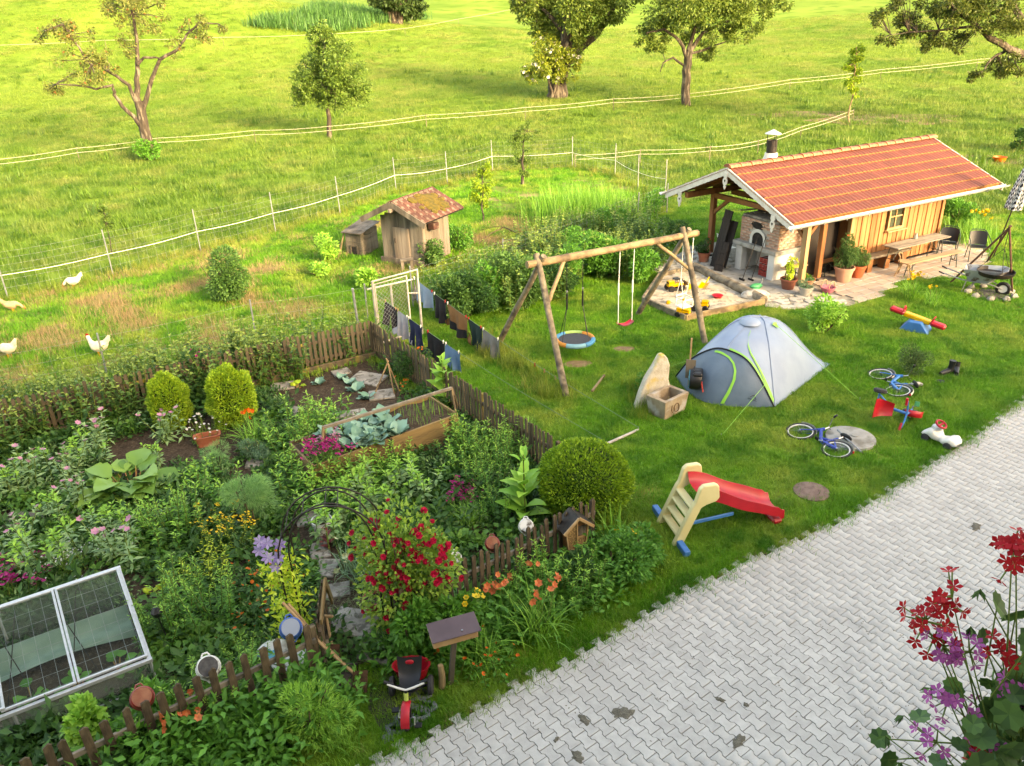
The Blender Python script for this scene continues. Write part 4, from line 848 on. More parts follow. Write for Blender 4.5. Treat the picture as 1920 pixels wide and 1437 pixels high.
for k, (s, top) in enumerate(((0, n1), (1, n1), (2, n2), (3, n2))):
    a = [2.4, 3.9, .75, 5.5][k]; j = V3((top.x, top.y, 1.25)) - V3((nc.x, nc.y, nz)); t_ = top - V3((nc.x, nc.y, nz))
    m = M(); m.tube([(NR_ * math.cos(a), NR_ * math.sin(a), .03), j], .008, 5)
    if k % 2 == 0: m.tube([j, t_], .009, 5)
    ro = obj('rope', m, m_black, nest)
    if k % 2 == 0: m = M(); m.tube([j + V3((0, 0, -.05)), j + V3((0, 0, .32))], .022, 7); obj('height_adjuster', m, m_black, ro); m = M(); m.tube([j + V3((0, 0, .36)), j + V3((0, 0, .4))], .02, 7); obj('snap_hook', m, m_metal, ro)
# red swing
r1, r2 = onbeam(1163, 470), onbeam(1189, 462); rcx = (r1 + r2) / 2; rs = thing('plank_swing', 'red plastic seat swing on white ropes', 'swing', (rcx.x, rcx.y, .5), math.atan2(r2.y - r1.y, r2.x - r1.x))
m_red = mat('red_plastic', C(214, 32, 52), C(196, 26, 46), scale=5, rough=.4)
def seat_fn(a, b): x = -.21 + .42 * a; return (x, -.08 + .16 * b, .07 * (2 * a - 1) ** 2 + .01 * math.cos(b * math.pi * 2))
m = M(); m.grid(seat_fn, 12, 4); m.grid(lambda a, b: V3(seat_fn(1 - a, b)) + V3((0, 0, -.025)), 12, 4); obj('seat', m, m_red, rs)
for s, top in ((-1, r1), (1, r2)):
    m = M(); h = ZB - .5 - .1; m.tube([(s * .2, 0, .07), (s * .2, .02, h * .5), (s * .2, 0, h)], .011, 6); ro = obj('rope', m, m_rope, rs); m = M(); m.tube([(s * .2, .015, h * .42), (s * .2, .02, h * .58)], .02, 7); obj('rope_splice', m, m_rope, ro)
# baby swing
b1, b2 = onbeam(1281, 450), onbeam(1302, 444); bc = (b1 + b2) / 2; bs = thing('baby_swing', 'white toddler swing chair hanging above the sandbox', 'swing', (bc.x, bc.y, .62), math.atan2(b2.y - b1.y, b2.x - b1.x))
m = M(); m.box((0, 0, 0), (.32, .3, .025), bev=.01); obj('seat', m, m_white, bs)
for s in (-1, 1):
    m = M(); m.bar((s * .15, -.14, .01), (s * .15, -.14, .24), .025, .025); m.bar((s * .15, .14, .01), (s * .15, .14, .3), .025, .025); m.bar((s * .15, -.15, .22), (s * .15, .15, .22), .025, .025); obj('side_rail', m, m_white, bs, False)
    m = M(); h = ZB - .62 - .1; m.tube([(s * .15, -.14, .2), (s * .15, 0, .75), (s * .15, .14, .26)], .01, 6); m.tube([(s * .15, 0, .75), (s * .15, 0, h)], .012, 6); obj('rope', m, m_rope, bs)
    m = M(); m.box((s * .15, -.14, .235), (.035, .035, .05)); obj('yellow_clip', m, mat('yellow_plastic', C(246, 190, 30), C(232, 172, 24), scale=5, rough=.4) if 'yellow_plastic' not in MATS else MATS['yellow_plastic'], bs, False)
m = M(); m.bar((-.15, .145, .16), (.15, .145, .16), .02, .03); m.bar((-.15, .145, .26), (.15, .145, .26), .02, .03); obj('back_rail', m, m_white, bs, False)
m = M(); m.bar((-.15, -.145, .2), (.15, -.145, .2), .02, .03); obj('front_bar', m, m_white, bs, False)
m_yel = MATS['yellow_plastic']

# ------------------------------------------------------------------ sandbox
SB = [V3((x, y, 0)) for x, y in sandbox_w]
sheet('sandbox_bed', sandbox_w, .02, m_sand); bpy.data.objects['sandbox_bed']['label'] = 'pale sand in the sandbox'
sp = sample(sandbox_w, 1)
def sandtop():
    p = np.array(sandbox_w); lo, hi = p.min(0), p.max(0); n = 46
    X, Y = np.meshgrid(np.linspace(lo[0], hi[0], n), np.linspace(lo[1], hi[1], n)); Z = .05 + .035 * np.sin(X * 5.1 + 2 * np.sin(Y * 3.3)) * np.sin(Y * 4.7 + np.cos(X * 3.9)) + .012 * NP.rand(n, n)
    ok = inpoly(np.column_stack([X.ravel(), Y.ravel()]), sandbox_w); V = np.column_stack([X.ravel(), Y.ravel(), Z.ravel()]); b = (np.arange(n - 1)[:, None] * n + np.arange(n - 1)[None]).ravel()[:, None]; F = b + np.array([0, 1, n + 1, n]); F = F[ok[F].all(1)]
    o = npart('loose_sand', [(V, F)], m_sand, bpy.data.objects['sandbox_bed'], True); o['kind'] = 'stuff'
sandtop()
sbx = thing('sandbox_frame', 'sandbox frame of weathered boards and a round log', 'sandbox', tuple((SB[0] + SB[2]) / 2)); sb0 = (SB[0] + SB[2]) / 2
for a, b in ((0, 1), (1, 2), (4, 0), (3, 4)):
    m = M(); m.bar(SB[a] - sb0 + V3((0, 0, .09)), SB[b] - sb0 + V3((0, 0, .09)), .07, .18, bev=.012); obj('edge_board', m, m_log_grey if a != 1 else m_log, sbx)
m = M(); m.tube(jl(SB[3] - sb0 + V3((.0, .05, .12)), SB[2] - sb0 + V3((0, .05, .12))), .13, 12); obj('edge_log', m, m_log_grey, sbx)
p = G(1415, 560, 0); m = M(); m.ell((0, 0, .1), (.4, .24, .16), 14, 9, jit=.12); o = obj('boulder', m, m_flag, loc=(p.x, p.y, 0)); tag(o, 'pale boulder at the corner of the sandbox', 'stone')
m_gtoy = mat('green_plastic', C(60, 166, 110), rough=.45); m_bluetoy = mat('blue_plastic', C(40, 116, 196), C(34, 104, 184), scale=5, rough=.45)
def wheel(par, x, y, z, r, w, tyre=None, rim=None, name='wheel'):
    R = Matrix.Rotation(math.pi / 2, 3, 'X'); m = M(); m.lathe([(r * .55, -w / 2), (r * .85, -w / 2), (r, -w * .3), (r, w * .3), (r * .85, w / 2), (r * .55, w / 2)], 18, (x, y, z), R); wo = obj(name, m, tyre or m_black, par)
    m = M(); m.lathe([(.001, -w * .42), (r * .6, -w * .42), (r * .6, w * .42), (.001, w * .42)], 16, (x, y, z), R); obj('rim', m, rim or m_white, wo); return wo
def toy_truck(px, py, rz, label, s=1.0, kind='loader'):
    p = G(px, py, .06); t = thing('toy_' + kind, label, 'toy', p, rz, scale=s)
    m = M(); m.box((0, 0, .13), (.34, .13, .07), bev=.015); m.box((.1, 0, .19), (.14, .12, .08), bev=.015); obj('body', m, m_yel, t)
    m = M(); m.box((.105, 0, .19), (.142, .1, .035), bev=.004); obj('grille', m, m_black, t)
    for x in (-.11, .12):
        for y in (-.1, .1): wheel(t, x, y, .07, .07, .05)
    if kind == 'loader':
        m = M(); m.grid(lambda a, b: (-.36 + .1 * b, -.12 + .24 * a, .05 + .12 * b ** 2), 5, 5); m.add([(-.26, -.12, .02), (-.36, -.12, .05), (-.27, -.12, .17), (-.26, .12, .02), (-.36, .12, .05), (-.27, .12, .17)], [(0, 1, 2), (3, 5, 4)]); obj('bucket', m, m_yel, t)
        m = M(); m.box((-.02, 0, .26), (.12, .11, .02)); [m.bar((sx, sy, .16), (sx, sy, .26), .012, .012) for sx in (-.07, .03) for sy in (-.05, .05)]; obj('cab_frame', m, m_black, t, False)
        for y in (-.07, .07): m = M(); m.tube([(-.06, y, .2), (-.18, y, .22), (-.27, y, .1)], .012, 6); obj('lift_arm', m, m_black, t)
    elif kind == 'tractor':
        for y in (-.05, .05): m = M(); m.tube([(-.12, y, .16), (-.14, y, .3), (-.08, y, .36)], .014, 6); m.box((-.08, y, .37), (.05, .02, .02)); obj('fork_arm', m, m_black, t)
        m = M(); m.box((-.1, 0, .18), (.12, .1, .05), bev=.01); obj('seat', m, m_yel, t)
    return t
toy_truck(1265, 545, 3.4, 'yellow toy wheel loader with bucket down, far side of the sandbox', 1.35)
toy_truck(1312, 582, -.35, 'yellow toy tractor with black fork arms at the near board', 1.25, 'tractor')
t = toy_truck(1281, 594, 2.6, 'yellow toy dumper in the near corner of the sandbox', 1.05, 'dumper'); m = M(); m.box((-.08, 0, .2), (.18, .15, .06), bev=.02); obj('skip', m, m_yel, t)
p = G(1293, 596, .06); o = thing('sand_mould', 'pink sand mould beside the toy dumper', 'toy', p); m = M(); m.lathe([(.001, .0), (.05, 0), (.08, .07), (.07, .07), (.045, .01)], 12); obj('bowl', m, mat('pink_plastic', C(226, 70, 110), rough=.45), o); m = M(); m.tube([(.07, 0, .05), (.12, 0, .06)], .012, 6); obj('grip', m, MATS['pink_plastic'], o)
p = G(1320, 538, .1); o = thing('toy_shovel', 'large yellow toy shovel lying at the edge log', 'toy', p, .9); m = M(); m.grid(lambda a, b: (-.12 + .24 * a, -.15 + .3 * b, .02 + .05 * (2 * a - 1) ** 2), 6, 5); obj('blade', m, m_yel, o); m = M(); m.tube([(0, .15, .04), (0, .4, .07)], .02, 8); obj('handle', m, m_yel, o); o.rotation_euler = (.3, 0, -.6)
p = G(1345, 560, .05); o = thing('toy_bowl', 'red plastic bowl on the sand', 'toy', p); m = M(); m.lathe([(.001, .0), (.09, 0), (.13, .09), (.145, .1), (.12, .09), (.085, .012), (.001, .012)], 18); obj('bowl', m, m_red, o); m = M(); m.lathe([(.135, .095), (.155, .1), (.135, .106)], 18); obj('rim', m, m_red, o)
p = G(1253, 570, .05); o = thing('sand_mould', 'small yellow sand mould in the middle of the sandbox', 'toy', p); m = M(); m.lathe([(.001, .09), (.05, .09), (.065, 0)], 8); obj('body', m, m_yel, o); m = M(); m.lathe([(.066, 0), (.075, .0), (.066, .015)], 8); obj('rim', m, m_yel, o)
p = G(1417, 541, .05); o = thing('toy_watering_can', 'green toy animal with dark handle lying on the concrete', 'toy', p, .3); m = M(); m.ell((0, 0, .07), (.2, .11, .08), 14, 9); m.ell((-.1, -.16, .05), (.13, .06, .04), 10, 7); obj('body', m, m_gtoy, o); m = M(); m.tube([(.15, .02, .1), (.22, .04, .2), (.2, .05, .26)], [.03, .025, .03], 8); obj('neck', m, m_slate, o)

# ------------------------------------------------------------------ dome tent
m_tent = mat('tent_silver', C(142, 164, 196, .56), C(156, 178, 206, .56), scale=2, rough=.45, bump=.25, bscale=5, spec=.5)  # silver cloth tinted blue, sky reflection put into the colour
m_tent_d = mat('tent_blue', C(92, 116, 138), C(104, 128, 150), scale=3, rough=.55, bump=.3, bscale=6)
m_lime = mat('lime_trim', C(150, 226, 90), C(136, 214, 80), scale=5, rough=.5)
tF, tBk, tC = (G(1278, 725, 0) + G(1448, 765, 0)) / 2, V3((7.35, 17.5, 0)), None
TL, TR, BR_, = G(1283, 722, 0), G(1452, 765, 0), G(1558, 683, 0)
fx = (BR_ - TR); fx.z = 0; ln = fx.length; fx.normalize(); fy = V3((-fx.y, fx.x, 0)); wdt = max(1.7, abs((TL - TR).dot(fy)))
tent = thing('dome_tent', 'silver dome tent with blue grey front and lime zips', 'tent', TR, math.atan2(fx.y, fx.x))
# local x: from the front to the rear, y: across (0 at this side)
W_t, L_t, H_t = 2.3, 2.75, 1.3
def tent_fn(a, b):                                                     # a along the length, b across 0..1
    s = 2 * b - 1; x = L_t * a
    ht = H_t * (.74 + .26 * math.sin(math.pi / 2 * min(1, a / .45))) if a < .45 else H_t * max(0.0, 1 - ((a - .45) / .55) ** 2.0) ** .95
    hw_ = W_t / 2
    prof = max(0.0, 1 - abs(s) ** 2.3)
    return (x, W_t / 2 + s * hw_ * (1 - .04 * prof), max(.015, ht * prof + .016 * math.sin(a * 23 + s * 9) * prof + .02 * math.sin(a * 9 - s * 5) * prof))
m = M(); m.grid(tent_fn, 30, 24); obj('flysheet', m, m_tent, tent, ang=3)
def fr_pt(b, k):                                                        # front panel: from the hoop down to the front edge
    h = V3(tent_fn(0, b)); g_ = V3((-.5 * math.sin(math.pi * b) - .02, W_t / 2 + (2 * b - 1) * W_t / 2 * .98, .02)); q = h.lerp(g_, k); q.x -= .16 * math.sin(k * math.pi * .6) * math.sin(math.pi * b); q.z += .10 * math.sin(k * math.pi) * math.sin(math.pi * b); return q
m = M(); m.grid(lambda a, b: fr_pt(a, b), 24, 12); obj('front_panel', m, m_tent_d, tent, ang=3)
m = M(); m.tube([V3(tent_fn(0, i / 24)) + V3((-.01, 0, .012)) for i in range(25)], .016, 7); obj('front_hoop', m, m_black, tent)
m = M(); m.tube([V3(tent_fn(i / 20 * .98 + .01, .5)) + V3((0, 0, .008)) for i in range(20)], .006, 6); obj('ridge_seam', m, m_tent, tent)
def poly_at(pts, t):
    t *= len(pts) - 1; i = min(int(t), len(pts) - 2); f = t - i; return [pts[i][k] * (1 - f) + pts[i + 1][k] * f for k in (0, 1)]
dz = [(.36, .97), (.33, .75), (.32, .52), (.34, .34), (.38, .22), (.44, .14), (.52, .1), (.6, .08)]
m = M(); m.grid(lambda a, b: V3(fr_pt(poly_at(dz, a)[0] + .03 * (b - .5) * (1 - a), poly_at(dz, a)[1] + .05 * (b - .5) * a)) + V3((-.014, 0, .012)), 24, 1); obj('door_zip', m, m_lime, tent)
wz_ = [(.012, .02), (.02, .12), (.035, .22), (.06, .30), (.1, .36), (.16, .40), (.24, .43)]
m = M(); m.grid(lambda a, b: V3(tent_fn(poly_at(wz_, a)[0] + .02 * b, poly_at(wz_, a)[1] + .012 * b)) + V3((-.004, -.012, .014)), 20, 1); obj('side_zip', m, m_lime, tent)
m = M(); m.grid(lambda a, b: V3(tent_fn(.0 + .018 * b, .02 + .46 * a)) + V3((-.008, -.008, .014)), 18, 1); obj('edge_trim', m, m_lime, tent)
for b0, b1 in ((.0, .93), (1.0, .07)):
    m = M(); m.tube([V3(tent_fn(k / 24 * .96 + .01, b0 + (b1 - b0) * k / 24)) + V3((0, 0, .01)) for k in range(25)], .011, 6); obj('pole_sleeve', m, m_tent, tent)
q = V3(tent_fn(.47, .34)); m = M(); m.add([q + V3((-.09, -.02, .03)), q + V3((.09, -.02, .03)), q + V3((0, -.13, -.06)), q + V3((0, .0, .045))], [(0, 2, 1), (0, 1, 3)]); obj('guy_patch', m, m_lime, tent)
m = M(); m.lathe([(.001, .10), (.12, .09), (.2, .04), (.22, 0)], 14, V3(tent_fn(.34, .5)) + V3((0, 0, -.02))); obj('vent_cap', m, m_tent, tent)
m = M(); m.grid(lambda a, b: (-.55 * math.sin(math.pi * a) * (1 - b) - .02, .1 + 1.85 * a, .015 + .05 * b), 12, 2); obj('groundsheet', m, m_black, tent)
# emblem: open triangle and a bar on the front panel
e0 = fr_pt(.12, .72); m = M(); e1 = fr_pt(.2, .72); dv = (e1 - e0).normalized(); upv = (fr_pt(.16, .55) - fr_pt(.16, .78)).normalized(); nn = dv.cross(upv).normalized(); nn = nn if nn.x < 0 else -nn
o3 = e0 + nn * .008; [m.bar(a, b, .006, .018, up=nn) for a, b in ((o3 + dv * .02, o3 + dv * .09 + upv * .07), (o3 + dv * .09 + upv * .07, o3 + dv * .16), (o3 + dv * .0 - upv * .03, o3 + dv * .18 - upv * .03))]; obj('emblem', m, m_black, tent, False)
Minv = Matrix.Rotation(-math.atan2(fx.y, fx.x), 4, 'Z') @ Matrix.Translation(-TR)
for k, (a, px, py) in enumerate((((.0, .12), 1352, 818), ((.47, .34), 1612, 750), ((.0, .85), 1215, 700))):
    a_ = V3(tent_fn(*a)) + V3((0, -.05, .02)); b_ = Minv @ G(px, py, .01); m = M(); m.tube([a_, b_], .005, 5); obj('guy_line', m, m_lime, tent)
    m = M(); m.tube([b_ + V3((0, 0, -.03)), b_ + V3((0, 0, .05))], .008, 5); obj('peg', m, m_metal, tent)
# ------------------------------------------------------------------ stone trough, standing stone, hose reel
m_tr = mat('trough_concrete', C(186, 166, 140), C(160, 140, 116), scale=5, rough=.95, bump=.6, bscale=25, c3=C(196, 190, 182), s3=3)
ta, tb, tc_ = G(1222, 775, 0), G(1246, 792, 0), G(1294, 768, 0); tz = thing('stone_trough', 'old concrete water trough with a cast ring emblem on its side', 'trough', tb, math.atan2((tc_ - tb).y, (tc_ - tb).x))
m = M(); L_, Wd, Hh = .72, .5, .42; o1 = [(0, 0), (L_, 0), (L_, Wd), (0, Wd)]; i1 = [(.09, .08), (L_ - .09, .08), (L_ - .09, Wd - .08), (.09, Wd - .08)]; bt = [(.05, .04), (L_ - .05, .04), (L_ - .05, Wd - .04), (.05, Wd - .04)]
vs = [(x, y, 0) for x, y in bt] + [(x, y, Hh) for x, y in o1] + [(x, y, Hh) for x, y in i1] + [(.06 + x * .84, .05 + y * .8, .1) for x, y in o1]
m.add(vs, [(0, 1, 5, 4), (1, 2, 6, 5), (2, 3, 7, 6), (3, 0, 4, 7), (4, 5, 9, 8), (5, 6, 10, 9), (6, 7, 11, 10), (7, 4, 8, 11), (8, 9, 13, 12), (9, 10, 14, 13), (10, 11, 15, 14), (11, 8, 12, 15), (12, 13, 14, 15), (3, 2, 1, 0)])
to = obj('basin', m, m_tr, tz, False); bv = to.modifiers.new('b', 'BEVEL'); bv.width = .014; bv.segments = 2; bv.limit_method = 'ANGLE'
m = M(); R = Matrix.Rotation(math.pi / 2 - .1, 3, 'X'); m.tube([R @ V3((.075 * math.cos(a), .085 * math.sin(a), 0)) + V3((.36, .006, .2)) for a in [i * 6.283 / 22 for i in range(22)]], .01, 6, closed=True); obj('ring_emblem', m, mat('rust_stain', C(140, 110, 84), C(110, 84, 62), scale=9, rough=.95), tz)
m = M(); m.tube([R @ V3((-.13, .08, 0)) + V3((.36, .008, .2)), R @ V3((-.15, -.03, 0)) + V3((.36, .008, .2)), R @ V3((-.11, -.09, 0)) + V3((.36, .008, .2))], .009, 6); obj('side_mark', m, MATS['rust_stain'], tz)
stp = G(1203, 768, 0); ss = thing('standing_stone', 'upright pale stone slab with yellow lichen behind the trough', 'stone', stp, .22)
out = [(-.12, 0), (.64, 0), (.66, .3), (.60, .55), (.63, .85), (.58, 1.0), (.5, 1.1), (.42, 1.08), (.28, .85), (.12, .62), (.0, .35)]
m = M(); m.prism(out, -.1, .09, Matrix(((1, 0, 0, 0), (0, 0, 1, .12), (0, 1, 0, 0), (0, 0, 0, 1)))); so = obj('slab', m, mat('lichen_stone', C(214, 206, 190, .7), C(190, 180, 160, .7), scale=7, rough=.95, bump=.8, bscale=22, c3=C(216, 186, 84, .7), s3=2.2), ss, False); so.rotation_euler = (-.12, 0, 0); bv = so.modifiers.new('b', 'BEVEL'); bv.width = .035; bv.segments = 3
hp = G(1290, 733, 0); hr = thing('hose_reel', 'black wall hose reel with turquoise disc on a wooden post', 'hose reel', hp, -.25)
m = M(); m.box((0, 0, .6), (.035, .035, 1.2), bev=.004); obj('post', m, m_bench, hr, False)
m = M(); m.box((.02, -.03, .52), (.2, .025, .42), bev=.004); obj('backboard', m, m_wood_grey, hr, False)
R = Matrix.Rotation(math.pi / 2, 3, 'Y'); m = M(); m.lathe([(.001, 0), (.2, 0), (.215, .03), (.215, .2), (.19, .24), (.001, .24)], 24, (.02, -.26, .4), R); m.box((.17, -.26, .55), (.2, .34, .1), bev=.03); obj('housing', m, m_black, hr)
m_turq = mat('turquoise', C(30, 170, 200), rough=.4); m = M(); m.lathe([(.09, 0), (.19, 0), (.19, .012), (.09, .012)], 26, (.004, -.26, .4), R); obj('disc', m, m_turq, hr); m = M(); m.lathe([(.001, 0), (.045, 0), (.04, .03), (.001, .03)], 14, (-.012, -.26, .42), R); obj('hub', m, m_metal, hr)
m = M(); m.tube([(.26, -.4, .42), (.27, -.46, .38), (.3, -.47, .22)], .012, 7); obj('hose_end', m, mat('red_hose', C(226, 80, 70), rough=.5), hr); m = M(); m.tube([(.1, -.15, .62), (.1, -.26, .68), (.1, -.37, .62)], .014, 6); obj('handle', m, m_black, hr)
p = G(1110, 738, 0); q = G(1133, 708, 0); o = thing('fence_stick', 'short squared stick lying on the lawn by the swing', 'stick', (p + q) / 2, math.atan2(q.y - p.y, q.x - p.x)); m = M(); L_ = (q - p).length; m.box((0, 0, .05), (L_, .045, .045), bev=.004); obj('shaft', m, m_log, o, False); m = M(); m.box((L_ / 2 + .003, 0, .05), (.006, .04, .04)); obj('cut_end', m, m_pale, o, False)
m_bare = mat('bare_earth', C(132, 104, 76), C(156, 134, 100), scale=9, rough=.95, bump=.8, bscale=40)
for k, (px, py, a, b) in enumerate(((1082, 683, .36, .2), (1170, 655, .28, .16))):
    p = G(px, py, 0); m = M(); m.ell((0, 0, 0), (a, b, .012), 18, 4, jit=.25); o = obj('worn_patch', m, m_bare, loc=(p.x, p.y, .006)); o['kind'] = 'structure'; o['label'] = ['bare earth worn under the nest swing', 'bare earth worn under the red swing'][k]
# ------------------------------------------------------------------ toddler slide
m_cream = mat('cream_plastic', C(240, 226, 170, .75), C(228, 212, 156, .75), scale=3, rough=.45); m_bl = mat('bright_blue', C(60, 140, 214), C(52, 126, 200), scale=4, rough=.45)
sN, sF, sE = G(1276, 1027, 0), G(1238, 973, 0), G(1443, 968, 0); so_ = (sN + sF) / 2; dx = sE - so_; slw = (sF - sN).length
sd = thing('toddler_slide', 'red plastic slide with cream ladder and blue struts at the paving edge', 'slide', so_, math.atan2(dx.y, dx.x)); SLn = dx.length
hwid = .3
prof_ = [(-.10, 0), (.06, 0), (.32, .62), (.40, .66), (.56, .70), (.60, .76), (.58, .96), (.52, 1.0), (.34, 1.0), (.28, .95), (.22, .72), (.18, .66)]
for s in (-1, 1):
    m = M(); m.prism(prof_, -.045, .045, Matrix(((1, 0, 0, 0), (0, 0, -1, s * hwid), (0, 1, 0, 0), (0, 0, 0, 1)))); o = obj('side_rail', m, m_cream, sd, False); bv = o.modifiers.new('b', 'BEVEL'); bv.width = .022; bv.segments = 3
    m = M(); m.prism([(-.05, -.055), (.05, -.055), (.05, .055), (-.05, .055)], 0, .3 * 1, Matrix(((1, 0, 0, 0), (0, 0, s, s * (hwid + .04)), (0, 1, 0, .055), (0, 0, 0, 1)))); o = obj('foot_bar', m, m_bl, sd, False); bv = o.modifiers.new('b', 'BEVEL'); bv.width = .02; bv.segments = 3
    m = M(); m.bar((.2, s * (hwid - .04), .32), (.92, s * (hwid - .08), .34), .03, .06, bev=.008); obj('strut', m, m_bl, sd, False)
for z in (.14, .30, .46, .60):
    x = -.02 + z * .42; m = M(); m.box((x, 0, z), (.13, 2 * hwid - .06, .05), bev=.015); obj('step', m, m_cream, sd)
def trough(a, b):
    x = .34 + (SLn + .08 - .34) * a; z = .74 - .64 * (a ** 1.15) + .035 * math.sin(a * 9) * (1 - a) + (.05 * max(0, a - .85) / .15)
    y = (2 * b - 1); w = .24 + .02 * math.sin(a * 3); return (x, y * w, z + (.15 * abs(y) ** 5 + .008) * (1 if a < .93 else .75))
m = M(); m.grid(trough, 26, 14); obj('chute', m, m_red, sd, ang=2)
for s in (-1, 1):
    m = M(); m.grid(lambda a, b: V3(trough(a, .5 + s * .5)) + V3((0, s * .012 * b + s * .015, -(.21 - .06 * a) * b)), 26, 2); m.grid(lambda a, b: V3(trough(a, .5 + s * .5)) + V3((0, s * .015 * b, 0)), 26, 1); obj('chute_wall', m, m_red, sd, ang=2)
m = M(); m.box((SLn, 0, .05), (.16, .5, .1), bev=.03); obj('chute_end', m, m_red, sd)
# ------------------------------------------------------------------ seesaw
p = G(1716, 618, 0); q = G(1757, 620, .1) - G(1690, 590, .3); se = thing('seesaw', 'toddler seesaw, yellow beam with red seats on a blue stand', 'seesaw', p, math.atan2(q.y, q.x) + .12)
m = M(); m.prism([(-.34, 0), (.34, 0), (.14, .26), (-.14, .26)], -.24, .24, Matrix(((1, 0, 0, 0), (0, 0, 1, 0), (0, 1, 0, 0), (0, 0, 0, 1)))); o = obj('stand', m, m_bl, se, False); bv = o.modifiers.new('b', 'BEVEL'); bv.width = .02; bv.segments = 2
t_ = .20; R = Matrix.Rotation(t_, 3, 'Y')
m = M(); m.box(R @ V3((0, 0, 0)) + V3((0, 0, .30)), (.62, .17, .11), R, bev=.02); obj('beam', m, m_yel, se)
m = M(); m.ell((0, 0, .2), (.1, .12, .1), 12, 8); obj('pivot', m, m_yel, se)
for s in (-1, 1):
    c_ = R @ V3((s * .48, 0, .01)) + V3((0, 0, .30)); m = M(); m.box(c_, (.36, .2, .12), R, bev=.04); st = obj('seat', m, m_red, se)
    h = R @ V3((s * .33, 0, .06)) + V3((0, 0, .30)); m = M(); m.tube([h + R @ V3((0, -.09, 0)), h + R @ V3((s * .02, -.08, .09)), h + R @ V3((s * .03, 0, .12)), h + R @ V3((s * .02, .08, .09)), h + R @ V3((0, .09, 0))], .018, 8); obj('handle', m, m_red, st)
# ------------------------------------------------------------------ bicycles
m_chrome = mat('chrome', C(210, 212, 214), rough=.2, metal=.9); m_tyre = mat('tyre', C(52, 52, 56), C(64, 64, 66), scale=30, rough=.85); m_navy = mat('frame_blue', C(44, 76, 176), rough=.35); m_cyan = mat('frame_light_blue', C(50, 140, 216), rough=.35)
def bike_wheel(par, c_, r, name, wall):
    m = M(); m.tube([(c_[0] + r * math.cos(a), 0, c_[2] + r * math.sin(a)) for a in [i * 6.283 / 28 for i in range(28)]], .021, 8, closed=True); w = obj(name, m, m_tyre, par)
    m = M(); m.tube([(c_[0] + (r - .03) * math.cos(a), 0, c_[2] + (r - .03) * math.sin(a)) for a in [i * 6.283 / 28 for i in range(28)]], .013, 6, closed=True); obj('rim', m, wall, w)
    m = M(); [m.tube([(c_[0], .02 * (-1) ** k, c_[2]), (c_[0] + (r - .03) * math.cos(a), 0, c_[2] + (r - .03) * math.sin(a))], .0022, 3) for k, a in enumerate([i * 6.283 / 20 for i in range(20)])]; o = obj('spokes', m, m_chrome, w); o['kind'] = 'stuff'
    m = M(); m.lathe([(.001, -.04), (.022, -.04), (.022, .04), (.001, .04)], 10, c_, Matrix.Rotation(math.pi / 2, 3, 'X')); obj('hub', m, m_chrome, w); return w
